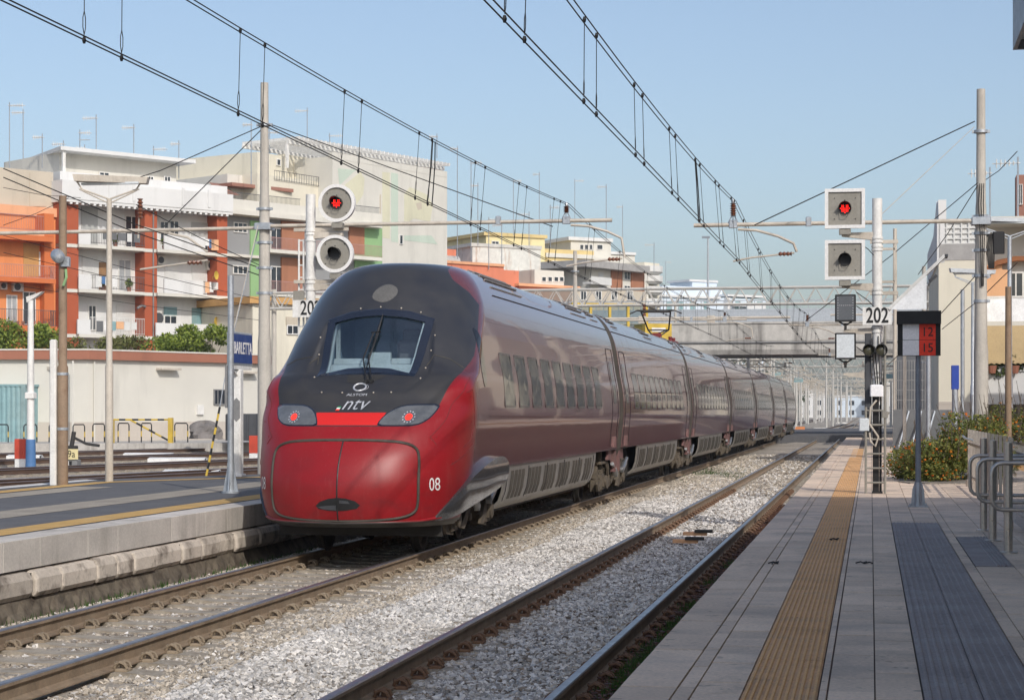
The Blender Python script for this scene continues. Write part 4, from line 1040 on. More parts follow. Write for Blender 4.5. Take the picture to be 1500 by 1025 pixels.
def clumps(n, ext, r0, seed, zmin=0.0):
    rr = random.Random(seed); q = []
    for _ in range(n):
        r = r0*rr.uniform(.6,1.3); x, y, z = rr.uniform(-1,1)*ext[0], rr.uniform(-1,1)*ext[1], zmin + rr.random()*(ext[2]-zmin)
        q.append((x, y, z, r*rr.uniform(.8,1.3), r*rr.uniform(.8,1.3), r*rr.uniform(.7,1.1)))
    return q

# ---- orange house at the edge of the frame ----
f = Fac(-60, 131, 92, 136.5, 'apartment_building', 'orange apartment house with bay window balconies beside the white house', 'building')
D = lambda u: f._d(u)[0]
b = MB(); f.bx(b, -60, 300, 92, 640, 1.2, 11); f.part(b, 'wall', 'orange_wall')
b = MB(); f.bx(b, -60, 246, 78, 300, 1.5, 10); b.prism([(f.a(60), f.z(60,250)),(f.a(80), f.z(80,262)),(f.a(84),f.z(84,300)),(f.a(60),f.z(60,300))], 1.45, 9, 'y'); f.part(b, 'attic_wall', 'beige_wall')
b = MB(); f.bx(b, -60, 300, 88, 313, 1.0, 1.25); f.bx(b, -60, 335, 65, 346, .0, 1.25); f.part(b, 'band', 'salmon_light')
b = MB(); f.bx(b, 65, 313, 79, 346, .0, 1.25); f.bx(b, 65, 350, 79, 640, .6, 1.25); f.bx(b, -60, 405, 82, 412, -.2, 1.25); f.bx(b, -60, 476, 84, 484, -.2, 1.25); f.bx(b,-60,342,79,350,-.2,1.25); f.part(b, 'balcony_slab', 'deep_orange')
f.rail(-60, 64, 312, 335, .1, 'railing_pink'); f.rail(-60, 81, 386, 406, -.15, 'railing_pink', ret=1.2); f.rail(-60, 82, 452, 476, -.15, 'railing', ret=1.2)
f.shut(34, 357, 57, 405, 1.2, 'ochre', 'door'); f.shut(57, 369, 72, 405, 1.15, 'railing_white', 'shutter'); f.win(33, 427, 52, 476, 1.2); f.win(9, 432, 25, 476, 1.2, 'curtain'); f.win(-30,357,-8,405,1.2)
f.unit(20, 413, 35, 427, .85); f.unit(2, 413, 11, 424, .85)
b = MB()
for k in range(9): u = 10+k*8; b.lathe([(.09,0),(.13,.22),(.10,.22)], (f.a(u,-.05), -.02, f.z(u,475,-.05)), 'z', 8)
build_each(b, 'flower_pot', M['terracotta'], f.t)
# ---- white house with brick-red stripes ----
f = Fac(88, 137, 333, 146.5, 'apartment_building', 'white apartment house with brick-red stripes and stacked balconies', 'building')
b = MB(); f.bx(b, 88, 262, 333, 640, 1.3, 12); f.part(b, 'wall', 'white_wall')
for u0, u1 in ((88,115),(212,230),(318,333)): b = MB(); b.box(f.a(u0),f.a(u1),0,1.4,0,16.85); f.part(b, 'stripe_pier', 'brick_red')
b = MB(); w = f.w
for z0 in (4.1, 7.3, 10.45, 13.6): b.box(0.0,w,-.06,1.31,z0-.22,z0+.02)
for (u0,u1) in ((115,212),(230,318)):
    for z0 in (7.3,10.45,13.6): b.box(f.a(u0,-.3)+.03,f.a(u1,-.3)-.03,-.35,-.062,z0-.2,z0+.02)
f.part(b, 'floor_slab', 'off_white')
b = MB(); b.box(-.15,w+.15,-.55,1.35,16.7,18.0); b.box(-.15,w+.15,-.5,11.9,16.5,16.7); f.part(b, 'parapet', 'white_wall')
b = MB()
for k in range(30): x = k*w/30; b.box(x+.05,x+w/60,-.48,-.1,16.36,16.5)
for u in (155, 190, 262, 300): b.box(f.a(u)-.1,f.a(u)+.12,-.60,-.56,16.9,18.15)
f.part(b, 'cornice_block', 'white_wall')
b = MB(); b.box(f.a(118),f.a(290),2.9,11,18,20.4); b.box(f.a(93,2.5),f.a(119),7,11,18,20.3); f.part(b, 'attic_wall', 'off_white')
b = MB(); zt = f.z(90,240,1.5); q_ = Vector(pt(14,VH,149.5)[:2])-f.A; q2 = (q_.dot(f.ex), q_.dot(f.ey)); b.prism([(f.a(89,1.5),1.5),(f.a(287,1.5),1.5),(f.a(287,1.5),11.5),(q2[0]+4,q2[1]+9),q2], 20.35, 20.62); f.part(b, 'roof', 'white_wall')
b = MB(); b.box(f.a(93,1.8)-.1,f.a(93,1.8)+.12,1.7,1.9,18,20.35); f.part(b, 'roof_post', 'white_metal')
for u0,u1 in ((216,225),(240,250)): f.win(u0, 258, u1, 272, 2.85)
f.win(145, 252, 160, 264, 2.85)
def floor(z0, left, right):
    def zv(u, z): return VH - (z - HC)/f._d(u)[0]*FPX
    for kind, u0, u1, h0, h1, g in left + right:
        v0, v1 = zv((u0+u1)/2, z0+h1), zv((u0+u1)/2, z0+h0)
        if kind == 'win': f.win(u0, v0, u1, v1, 1.28, g or 'window_glass')
        elif kind == 'shut': f.shut(u0, v0, u1, v1, 1.28, g or 'shutter_light')
        elif kind == 'wall': b = MB(); b.box(f.a(u0,-.3), f.a(u1,-.3), -.36, -.24, z0+.02, z0+h1); f.part(b, 'balcony_wall', 'white_wall')
        elif kind == 'rail': f.rail(u0, u1, zv(u0, z0+h1), zv(u0, z0+.02), -.3, g or 'railing')
        elif kind == 'ac': f.unit(u0, v0, u1, v1, .95)
        elif kind == 'dish': f.dish(u0, v0, .32)
floor(13.6, [('shut',119,143,.9,2.7,'shutter'),('win',183,202,.02,2.3,''),('shut',131,143,.02,.9,'shutter'),('wall',115,132,0,1.05,''),('rail',132,212,0,1.0,'')],
      [('win',234,247,.5,2.1,''),('win',248,262,.9,2.2,''),('shut',280,308,.75,2.2,'shutter'),('win',299,309,.1,1.0,''),('wall',240,300,0,1.1,''),('rail',300,318,0,1.0,'')])
floor(10.45, [('shut',120,143,.9,2.4,''),('shut',145,158,.02,2.0,'wood'),('win',173,192,.02,2.3,'curtain'),('wall',115,133,0,1.05,''),('rail',133,212,0,1.0,'')],
      [('shut',241,262,.6,2.2,''),('shut',281,302,.6,2.2,''),('ac',232,243,2.1,2.75,''),('ac',304,318,1.9,2.6,''),('wall',240,297,0,1.05,''),('rail',297,318,0,1.0,''),('dish',316,0,0,1.1,'')])
floor(7.3, [('win',129,141,.3,2.1,''),('shut',170,193,.1,2.2,''),('shut',207,213,.1,2.3,'brick_brown'),('wall',113,132,0,1.05,''),('rail',132,212,0,1.2,'railing_white')],
      [('win',240,259,.1,1.6,''),('shut',240,259,1.5,2.2,'teal'),('shut',281,300,.2,2.2,'teal'),('ac',229,238,.8,1.9,''),('wall',228,310,0,1.0,''),('dish',316,0,0,1.0,'')])
rl = random.Random(8)
for z0, ua, ub, n in ((13.6,150,205,5),(10.45,140,168,4),(10.45,300,316,3),(7.3,140,200,6),(13.6,302,316,3)):
    for k in range(n):
        x = f.a(ua+(ub-ua)*(k+.5)/n, -.3); h_ = rl.uniform(.45,.8); w_ = rl.uniform(.18,.34); b = MB(); b.box(x-w_, x+w_, -.42, -.39, z0+.98-h_, z0+.98); f.part(b, 'laundry', rl.choice(('white_paint','fabric_grey','blue_base','shutter_light','peach','teal')))
for z0, u in ((13.6,168),(10.45,150),(10.45,188),(7.3,160),(7.3,292),(13.6,240)):
    x = f.a(u,.3); b = MB(); b.lathe([(.14,0),(.19,.32),(.16,.32)], (x,.2,z0+.02), 'z', 8); f.part(b, 'flower_pot', 'terracotta'); foliage('pot_plant', [(x,.2,z0+.62,.28,.25,.32)], 160, M['leaf'], .13, int(u), parent=f.t)
b = MB(); b.tube([(f.a(213,1.0),-.06,16.4),(f.a(213,1.0),-.06,4)], .06, 6); b.tube([(f.a(201,-.1),-.12,9.3),(f.a(207,-.1),-.14,9.5),(f.a(213,-.1),-.12,9.45)], .09, 6); f.part(b, 'drainpipe', 'mid_grey')
# ---- grey and green house ----
f = Fac(333, 148, 560, 160, 'apartment_building', 'grey and green apartment house with brick-brown balcony bays behind the round signals', 'building')
b = MB(); f.bx(b, 333, 322, 560, 640, 1.0, 12); f.part(b, 'wall', 'grey_wall')
b = MB(); f.bx(b, 333, 302, 560, 324, .2, 1.05); f.bx(b, 333, 373, 388, 377, .6, 1.05); f.part(b, 'band', 'off_white')
for u0, u1 in ((367,384),(520,560)): b = MB(); f.bx(b, u0, 324, u1, 640, .9, 1.02); f.part(b, 'stripe', 'green_wall')
for q in ((413,325,446,372),(413,378,446,435),(512,325,534,372)): b = MB(); f.bx(b, *q, .85, 1.02); f.part(b, 'brick_panel', 'brick_brown')
b = MB(); f.bx(b, 396, 371, 560, 376, -.2, 1.05); f.bx(b, 396, 433, 560, 438, -.2, 1.05); f.bx(b, 333, 316, 560, 323, -.1, 1.05); build_each(b, 'balcony_slab', M['off_white'], f.t)
f.rail(397, 560, 354, 371, -.15, 'railing_pink'); f.rail(397, 560, 416, 433, -.15, 'railing_pink'); f.rail(334, 440, 286, 303, .3, 'railing'); f.rail(512, 556, 302, 318, .3, 'railing')
for q in ((342,326,362,341),(341,389,363,402),(342,450,360,462)): f.win(*q, y=.98, panes=3)
f.win(396, 334, 413, 371, .98); f.win(396, 390, 413, 433, .98); f.win(534, 330, 552, 371, .98)
b = MB(); f.bx(b, 333, 262, 460, 322, 3.5, 11); f.part(b, 'attic_wall', 'off_white')
b = MB(); b.add([(f.a(305,2),2,f.z(305,267,2)),(f.a(333,2),2,f.z(333,286,2)),(f.a(352,2),2,f.z(352,286,2)),(f.a(325,4),4.5,f.z(325,268,4))],[(0,1,2,3)]); f.bx(b, 340, 272, 430, 277, 2.2, 5); f.part(b, 'roof', 'pink_brown')
# low cream annex with orange roof edge right of the concrete mast
f = Fac(366, 140, 480, 144, 'apartment_building', 'low cream annex with ochre roof edge behind the left signal number plate', 'building')
b = MB(); f.bx(b, 370, 446, 480, 640, .3, 8); f.part(b, 'wall', 'cream_wall'); b = MB(); f.bx(b, 366, 436, 480, 446, 0, 8.1); f.part(b, 'roof', 'ochre')
f.shut(419, 464, 438, 476, .25, 'beige_wall'); f.win(420, 476, 437, 490, .25)
# ---- tall cream house with blank painted side wall and pergola ----
f = Fac(487, 158, 655, 171, 'apartment_building', 'tall cream house with faded abstract mural on blank wall and roof pergola', 'building')
b = MB(); f.bx(b, 487, 243, 655, 640, 0, 14); f.part(b, 'wall', 'off_white')
b = MB(); f.bx(b, 487, 237, 655, 246, -.02, .4); f.part(b, 'parapet', 'off_white')
b = MB()
def poly(uvs, m, y=-.015): b = MB(); b.prism([(f.a(u), f.z(u,v)) for u, v in uvs], y, -.004, 'y'); f.part(b, 'mural_shape', m)
for q in ([(495,247),(521,249),(497,272)], [(573,253),(583,255),(583,355),(573,354)], [(592,345),(632,345),(641,358),(592,352)]): poly(q, 'mural_green')
for q in ([(500,275),(528,252),(534,262),(532,285),(522,300),(508,292)], [(560,252),(571,253),(571,350),(560,348)], [(592,285),(600,274),(625,285),(634,300),(630,325),(606,320),(592,330)]): poly(q, 'mural_yellow')
poly([(556,285),(558,285),(558,345),(556,345)], 'beige_wall'); poly([(609,298),(617,296),(618,306),(612,308)], 'beige_wall', -.02)
f.win(585, 344, 590, 358, -.03, panes=1)
b = MB(); f.bx(b, 377, 226, 420, 310, 3, 12); f.bx(b, 415, 232, 490, 300, 4, 13); f.part(b, 'attic_wall', 'cream_wall')
b = MB(); f.bx(b, 377, 262, 490, 640, 1.5, 13); f.part(b, 'back_wall', 'cream_wall')
f.rail(402, 488, 256, 270, 1.4, 'railing', step=.3); f.win(405, 233, 411, 243, 2.95, panes=1); f.win(475, 246, 488, 268, 3.95)
b = MB(); zt = f.z(520,222)
for u in (422,491,523,560,605,648): b.box(f.a(u,2)-.1,f.a(u,2)+.1,2,2.2,f.z(u,246,2),zt+.1)
b.box(f.a(422,2),f.a(650,2),1.9,2.15,zt+.1,zt+.4); b.box(f.a(422,2),f.a(650,2),6.7,6.9,zt+.1,zt+.4)
x = f.a(424,2)
while x < f.a(650,2): b.box(x,x+.12,1.0,7,zt+.4,zt+.65); x += .55
f.part(b, 'pergola', 'white_metal')
# ---- TV antennas on the roofs ----
def antenna(u, v0, v1, d, dirn=-1, kind=0):
    p = pt(u, v1, d); h = (v1-v0)/FPX*d; t = thing('tv_antenna', p, 'thin rooftop television antenna standing against the sky above the houses', 'antenna', 'television antennas on the roofs')
    b = MB(); b.tube([(0,0,0),(0,0,h)], .04, 5); b.build('mast', M['galv'], t); b = MB()
    z = h - .25; L = random.uniform(.7,1.2); b.tube([(-.1*dirn,0,z),(L*dirn,.1,z)], .02, 4)
    for k in range(6):
        x = L*dirn*k/6; s = .12+.22*k/6; b.tube([(x,-.25,z),(x,.35,z)], .022, 4); b.tube([(x,0,z-s*.6),(x,0,z+s*.6)], .022, 4)
    if kind:
        for k in range(5): b.tube([(.0,.0,z-.5),(.75*dirn,.1,z-.5)], .02, 4); b.tube([(.15*k*dirn,-.3,z-.5),(.15*k*dirn,.3,z-.5)], .014, 4)
    b.build('aerial', M['white_metal'], t)
for a in ((34,160,243,146,-1),(93,206,238,140,-1,1),(117,190,238,142,1,1),(124,212,238,142,-1),(141,168,240,143,-1),(196,182,250,145,-1),(368,178,270,150,-1),(450,158,226,165,-1),(483,195,222,165,1),(670,214,380,176,-1),(690,235,380,176,1),(716,318,395,180,1),(735,326,395,182,-1),(775,310,360,180,-1),(806,300,362,182,1),(888,270,352,190,-1),(958,355,400,200,-1),(612,250,320,170,1),(1491,230,330,80,-1),(1450,245,330,84,-1)): antenna(*a)
for a in ((14,150,246,144,1),(62,196,246,141,-1),(225,214,258,146,1),(262,206,262,147,-1),(395,190,226,160,1),(640,196,232,170,-1),(700,268,360,182,-1),(752,262,345,215,1),(790,252,345,216,-1),(842,262,352,226,1),(912,300,372,228,-1),(975,382,418,330,1)): antenna(*a)
# ---- long low depot with terracotta roof edge ----
f = Fac(128, 108, 395, 119, 'depot_building', 'long low cream depot building with terracotta roof edge', 'building')
f0 = Fac(-70, 108.5, 128, 108, 'x', '', '')
bpy.data.objects.remove(f0.t)
g0 = lambda v: HC-(v-VH)/FPX*108
za, zb_, zc_ = g0(644), g0(529), g0(513)
a0 = -(f.A - Vector(pt(-70,VH,108.5)[:2])).length
def bend(x):                                # the left wing turns parallel to the picture; work out its corner points in the right wing's frame
    p = pt(x, VH, 108+ (128-x)*.0025); q = Vector((p.x,p.y))-f.A; return q.dot(f.ex), q.dot(f.ey)
L0, L1 = bend(-70), (0,0)
wallpoly = [L0, L1, (f.w,0), (f.w,9), (L0[0],9)]
b = MB(); b.prism(wallpoly, -.2, zb_+.1); f.part(b, 'wall', 'depot_wall')
def off(p, q): d = Vector((q[0]-p[0],q[1]-p[1])).normalized(); return Vector((d.y,-d.x))
n0, n1 = off(L0, L1), Vector((0,-1)); nm = (n0+n1).normalized()
def ring(o): return [(L0[0]+n0.x*o, L0[1]+n0.y*o), (nm.x*o, nm.y*o), (f.w, -o), (f.w,9.2), (L0[0],9.2)]
b = MB(); b.prism(ring(.3), zb_+.1, zc_); f.part(b, 'roof', 'terracotta')
b = MB(); b.prism(ring(.34), zc_, zc_+.08); f.part(b, 'roof_edge', 'off_white')
b = MB(); b.prism(ring(.02), -.2, g0(618)); f.part(b, 'wall_base', 'stone_base')
f.win(313, 570, 330, 593, -.03, panes=3, frame='mid_grey')
b = MB(); f.bx(b, 290, 593, 299, 607, -.14, .01); f.part(b, 'meter_box', 'white_metal')
b = MB(); f.bx(b, 237, 539, 266, 542, -.5, .0); f.bx(b, 345, 544, 380, 547, -.5, 0); b.box(L0[0]*.3,L0[0]*.3+1,L0[1]*.3-.6,L0[1]*.3,g0(542),g0(537)); build_each(b, 'wall_lamp', M['beige_paint'], f.t)
b = MB(); b.tube([(f.a(137),-.08,0),(f.a(137),-.08,zb_)], .05, 6); b.tube([(f.a(105),-.1,0),(f.a(105),-.1,zb_)], .06, 6); build_each(b, 'drainpipe', M['off_white'], f.t)
p = pt(23, 638, 106.5); t = thing('shipping_container', (p.x-1.2, p.y, .0), 'teal corrugated steel container beside the depot wall', 'container')
b = MB(); zt = HC-(563-VH)/FPX*106.5; x = -3
while x < 1.62: b.prism([(x,-.0),(x+.06,-.05),(x+.16,-.05),(x+.22,0)], .05, zt-.05, 'z'); x += .28
b.box(-3,1.68,0,2.4,.0,zt); b.build('corrugated_wall', M['teal'], t); b = MB(); b.box(-3,1.76,-.07,2.5,zt-.1,zt+.02); b.box(1.66,1.78,-.08,.05,0,zt-.1); b.build('corner_post', M['teal'], t)
# ---- depot yard apron, hoop barriers, gate ----
b = MB(); P0, P1 = pt(-90, VH, 100), pt(420, VH, 104); P2, P3 = pt(420, VH, 121), pt(-90, VH, 112)
b.prism([(P0.x,P0.y),(P1.x,P1.y),(P2.x,P2.y),(P3.x,P3.y)], -.42, .27); tag(b.build('yard_pavement', M['concrete']), kind='structure')
b = MB(); b.prism([(P0.x-14,P0.y+6),(P1.x+14,P1.y+8),(P2.x+60,P2.y+80),(P3.x-60,P3.y+80)], -.42, .25); tag(b.build('street', M['asphalt']), kind='structure')
def striped(b, a, c, n, r=.035):
    a, c = Vector(a), Vector(c)
    for k in range(n): b.tube([a.lerp(c,k/n), a.lerp(c,(k+1)/n)], r, 6, k % 2)
def hoop(u0, u1, vt, vb):
    d = 105; p, q = pt(u0, vb, d), pt(u1, vb, d); t = MB(); L = q-p; h = (vb-vt)/FPX*d
    striped(t, (0,0,0), (0,0,h-.1), 3); striped(t, (L.x,L.y,0), (L.x,L.y,h-.1), 3); t.tube([(0,0,h-.1),(L.x*.1,L.y*.1,h),(L.x*.9,L.y*.9,h),(L.x,L.y,h-.1)], .035, 6, 0)
    tag(t.build('hoop_barrier', [M['black'], M['yellow_paint']], loc=(p.x,p.y,.27)), 'yellow and black steel hoop barrier on the depot yard', 'barrier', 'hoop barriers in front of the depot')
for a in ((35,54,626,652),(72,91,626,652),(107,124,626,652),(136,153,625,652),(173,189,625,653),(207,222,625,653),(256,275,624,652),(-5,12,626,652)): hoop(*a)
t = thing('swing_gate', pt(165, 652, 103), 'yellow and black swing gate bar before the depot', 'gate'); p = pt(165,652,103); t.location.z = .27
q = pt(250,652,103)-p; b = MB(); h = (652-618)/FPX*103; striped(b, (0,0,h), (q.x,q.y,h), 9, .05); striped(b, (q.x*.3,q.y*.3,h), (q.x*.95,q.y*.95,.15), 6, .05); b.build('gate_bar', [M['yellow_paint'], M['black']], t)
b = MB(); b.box(q.x-.12,q.x+.12,q.y-.1,q.y+.1,0,h+.1); b.box(-.08,.08,-.08,.08,0,h); build_each(b, 'gate_post', M['yellow_paint'], t)
# machinery under a dark tarpaulin, and a dark box wagon end
p = pt(300, 650, 101); b = MB(); r_ = np.random.default_rng(3); q = []
rings = 9; segs = 22
for i in range(rings):
    a = i/(rings-1)*math.pi/2
    for k in range(segs):
        w_ = 2*math.pi*k/segs; j = 1+.18*math.sin(3*w_+i)+r_.normal(0,.05); q.append((.85*math.cos(a)**.7*math.cos(w_)*j, .6*math.cos(a)*math.sin(w_)*j, .25+.85*math.sin(a)**.8*(1+.12*math.cos(2*w_))))
b.add(q, [(i*segs+k, i*segs+(k+1)%segs, (i+1)*segs+(k+1)%segs, (i+1)*segs+k) for i in range(rings-1) for k in range(segs)])
t = tag(b.build('covered_machine', M['tarp'], loc=(p.x,p.y,.27)), 'grey tarpaulin heaped over a machine by the depot', 'machine')
p = pt(362, 651, 103); t = thing('box_wagon', (p.x,p.y,-.2), 'dark low box wagon beside the depot behind the station sign', 'wagon')
b = MB(); b.bbox(-1.0,1.5,-.6,1.2,.6,2.0,.05)
for k in range(5): b.box(-.9+k*.55,-.82+k*.55,-.66,-.6,.6,2.0)
b.build('wagon_body', M['dark_grey'], t); b = MB()
for x in (-.6,1.0): b.lathe([(.3,-.05),(.33,0),(.3,.05)], (x,-.5,.32), 'y', 14)
b.build('wheel', M['bogie_dark'], t)
# ---- shrubs between the depot roof and the houses ----
def bush_at(u, v, d, w, h, n, m, lab, seed, size=.15):
    p = pt(u, v, d); z0 = .25; c = clumps(16, (w, .8, p.z-z0-.4), .75, seed, 1.2)
    c += [(random.uniform(-1,1)*w*.7, 0, p.z-z0-.5, .7,.6,.5) for _ in range(4)]
    tree('bush_tree', (p.x,p.y,z0), c, n, m, lab, 'tree', size, seed)
bush_at(296, 474, 127, 2.2, 3, 7500, 'leaf', 'bright green bushy tree rising over the depot roof, nearest the station sign', 1)
bush_at(250, 488, 128, 1.6, 3, 5200, 'leaf', 'lower green tree over the depot roof, between the bright tree and white house', 2)
bush_at(32, 474, 124, 2.0, 3, 6800, 'leaf', 'green tree in front of the orange house', 3)
bush_at(-40, 480, 124, 2.2, 3, 3500, 'leaf', 'green tree before the orange house, cut by the frame', 13)
bush_at(70, 486, 126, 1.0, 2.5, 1700, 'leaf_dry', 'thin dry shrub between the lamp post and brown mast', 4)
bush_at(135, 492, 128, 2.0, 2.5, 2600, 'leaf_dry', 'sparse olive shrub before the lowest white balcony', 5)
bush_at(190, 490, 129, 2.2, 2.5, 3600, 'leaf_dry', 'olive shrub in leaf below the white house stripe', 6)
# ---- poles, lamps and sign of the far platform and yard ----
def pole(name, u, vb, vt, z0, r0, r1, m, label, cat, d=None, n=12, step=None):
    d = d or gd(vb, z0); p = pt(u, vb, d); zt = HC-(vt-VH)/FPX*d - z0; t = thing(name, (p.x,p.y,z0), label, cat); b = MB()
    if step: b.lathe([(r0*1.25,0),(r0*1.25,step),(r0,step+.04),(r1,zt),(0,zt+.005)], (0,0,0), 'z', n)
    else: b.lathe([(r0,0),(r1,zt),(0,zt+.005)], (0,0,0), 'z', n)
    b.build('post', M[m], t, smooth=40); return t, zt, d
t, zt, d = pole('floodlight_mast', 92, 710, 287, .6, .078, .07, 'rust_post', 'brown steel mast carrying a round floodlight on the far platform', 'mast', step=2.15)
zf = HC-(375-VH)/FPX*d-.6
b = MB(); b.lathe([(.0,-.22),(.08,-.20),(.115,-.12),(.12,.05),(.105,.07),(0,.07)], (0,0,0), 'y', 16); Mx = Matrix.Translation((-.06,-.1,zf)) @ Matrix.Rotation(R(35),4,'Z') @ Matrix.Rotation(R(18),4,'X'); b.V = [tuple(Mx @ Vector(v)) for v in b.V]; b.bbox(.0,.16,-.12,.0,zf-.2,zf-.02,.02); fl_ = b.build('floodlight', M['galv'], t, smooth=40)
b = MB(); b.tube([(.1,-.1,zf-.25),(.12,-.12,zf-.4),(.06,-.12,zf-.55)], .025, 6); b.build('cable', M['green_wall'], fl_)
b = MB(); b.bbox(-.22,-.10,-.1,.02,0,2.65,.02); b.build('conduit_box', M['white_metal'], t)
b = MB(); [b.lathe([(.105,z),(.105,z+.05)], (0,0,0), 'z', 12) for z in (1.0, 2.0)]; b.build('clamp', M['galv'], t)
def lamp_mast(u, vb, vt, z0, tube_u0, tube_u1, vt0, vt1, label, d=None, m='beige_paint', r=.062):
    t, zt, d = pole('lamp_mast', u, vb, vt, z0, r, r*.8, m, label, 'lamp post', d=d, step=2.2)
    x0, x1 = (tube_u0-u)/FPX*d, (tube_u1-u)/FPX*d; z1, z2 = HC-(vt0-VH)/FPX*d-z0, HC-(vt1-VH)/FPX*d-z0; c, s_ = CT, ST
    def L(x, z, y=0): return (x*c - y*s_, x*s_ + y*c, z)
    b = MB(); b.add([L(x0+.03,z2,-.12),L(x1-.03,z2-.05,-.12),L(x1,z1-.06,-.12),L(x0,z1,-.12),L(x0+.03,z2,.12),L(x1-.03,z2-.05,.12),L(x1,z1-.06,.12),L(x0,z1,.12)], [(0,1,2,3),(7,6,5,4),(0,4,5,1),(3,2,6,7),(0,3,7,4),(1,5,6,2)])
    b.build('tube_housing', M[m], t); b = MB(); b.box(*sorted((x0*.8,x1*.8)),-.06,.06,z2-.06,z2-.02); b.build('tube_lamp', M['opal'], t)
    b = MB()
    for s in (-1, 1):
        b.tube([(0,0,zt),L((x1-x0)*.36*s,zt+(z2-zt)*.55),L((x1-x0)*.43*s,z2)], .017, 6); b.tube([(0,0,zt-.08),L((x1-x0)*.30*s,zt+(z2-zt)*.36),L((x1-x0)*.40*s,zt+(z2-zt)*.58)], .014, 6)
    b.build('bracket_arm', M[m], t); return t
lamp_mast(160, 705, 292, .6, 108, 218, 256, 266, 'slim beige mast with long fluorescent lamp on splayed arms, on the far platform')
t, zt, d = pole('lamp_post', 45, 690, 436, -.24, .15, .10, 'white_metal', 'cream lamp post with blue foot and angled lamp head', 'lamp post')
b = MB(); b.lathe([(.19,0),(.17,1.15),(.13,1.16)], (0,0,0), 'z', 12); b.build('post_foot', M['blue_base'], t, smooth=40)
b = MB(); b.add([(-.12,-.15,zt+.02),(.50,-.12,zt+.22),(.50,.12,zt+.22),(-.12,.15,zt+.02),(-.1,-.12,zt-.18),(.36,-.1,zt+.1),(.36,.1,zt+.1),(-.1,.12,zt-.18)], [(0,1,2,3),(4,7,6,5),(0,4,5,1),(1,5,6,2),(2,6,7,3),(3,7,4,0)]); b.build('lamp_head', M['white_metal'], t)
b = MB(); b.bbox(-.17,.17,-.17,.17,zt*.42,zt*.42+.22,.03); b.build('junction_box', M['white_metal'], t)
t, zt, d = pole('steel_pole', 338, 722, 404, .6, .055, .05, 'galv', 'plain galvanised steel pole bolted to the far platform', 'pole')
b = MB(); b.lathe([(.15,0),(.15,.03),(.07,.035),(.06,.5)], (0,0,0), 'z', 14)
b.prism([(-.13,.03),(.13,.03),(.06,.40),(-.06,.40)], -.01, .01, 'y'); b.prism([(-.13,.03),(.13,.03),(.06,.40),(-.06,.40)], -.01, .01, 'x')
b.build('base_flange', M['galv'], t, smooth=30); b = MB(); b.box(-.09,-.05,-.03,.03,1.4,2.1); b.build('cable_cover', M['mid_grey'], t)
# station name board
p = pt(349, 697, 40.6); t = thing('station_sign', (p.x,p.y,ZQ), 'blue station name board reading BARLETTA on a white post', 'sign')
b = MB(); zt = HC-(541-VH)/FPX*40.6-ZQ; b.bbox(-.08,.08,-.11,.11,0,zt,.02); b.bbox(-.12,.12,-.15,.15,0,.05,.01); b.build('post', M['white_metal'], t)
b = MB(); b.prism([(-.07,1.55),(.0,1.62),(.07,1.55),(.07,1.2),(0,1.13),(-.07,1.2)], -.12, -.10, 'y'); b.build('number_plate', M['mid_grey'], t)
b = MB(); b.box(-.05,.05,-.55,.75,zt,zt+.12); b.tube([(0,-.4,zt),(0,.2,zt-.25)], .03, 6); b.build('sign_bracket', M['white_metal'], t)
z0, z1 = zt+.13, zt+.72; ya, yb = -.52, .72
b = MB(); b.bbox(-.06,.06,ya-.04,yb+.04,z0-.04,z1+.04,.015); br = b.build('sign_frame', M['galv'], t)
b = MB(); b.box(.06,.068,ya,yb,z0,z1); bd = b.build('sign_face', M['blue_sign'], br)
text('lettering', 'BARLETTA', .34, M['letter_white'], br, Matrix.Translation((.071,(ya+yb)/2,(z0+z1)/2)) @ Matrix.Rotation(R(90),4,'Z') @ FACE, .74, bold=.006)
# striped stay of the concrete mast, with its anchor block
b = MB(); a, c = pt(298, 690, 46), pt(322, 596, 46.5); a.z = -.2
striped(b, (0,0,.3), c-a, 12, .028); b.tube([c-a, pt(338,505,46.8)-a, pt(381,325,47)-a], .012, 6, 2); b.bbox(-.14,.14,-.14,.14,-.1,.35,.03,3); b.box(-.05,.05,-.05,.05,.3,.5,3)
tag(b.build('stay_rod', [M['yellow_paint'], M['black'], M['galv'], M['concrete']], loc=a), 'anchor stay with yellow and black striped guard beside the name board', 'stay')
# small yard furniture
for u, v in ((31,688),(373,678)):
    d = gd(v, -.24); p = pt(u, v, d); b = MB(); b.bbox(-.2,.2,-.15,.15,0,.42,.02,0); b.bbox(-.205,.205,-.155,.155,.42,1.15,.02,1); tag(b.build('marker_block', [M['white_paint'], M['red_paint']], loc=(p.x,p.y,-.24)), 'red-topped white marker block by the yard rails, ' + ('at the frame edge' if u < 100 else 'next to the station sign'), 'marker')
p = pt(97, 688, 72); t = thing('point_number_sign', (p.x,p.y,-.24), 'small pale yellow plate numbered 09a on a dark box', 'sign')
b = MB(); b.bbox(-.5,.5,-.2,.2,0,.42,.03); b.build('box', M['mid_grey'], t); b = MB(); b.box(-.1,.55,-.24,-.21,.42,.80); b.build('plate', M['pale_yellow'], t); text('number', '09a', .36, M['black'], t, Matrix.Translation((.22,-.245,.61)) @ FACE, .9)
b = MB(); b.box(-.0,.3,-.23,-.2,.05,.36,0); b.box(.1,.2,-.235,-.23,.05,.36,1); b.build('mark_panel', [M['black'], M['white_paint']], t)
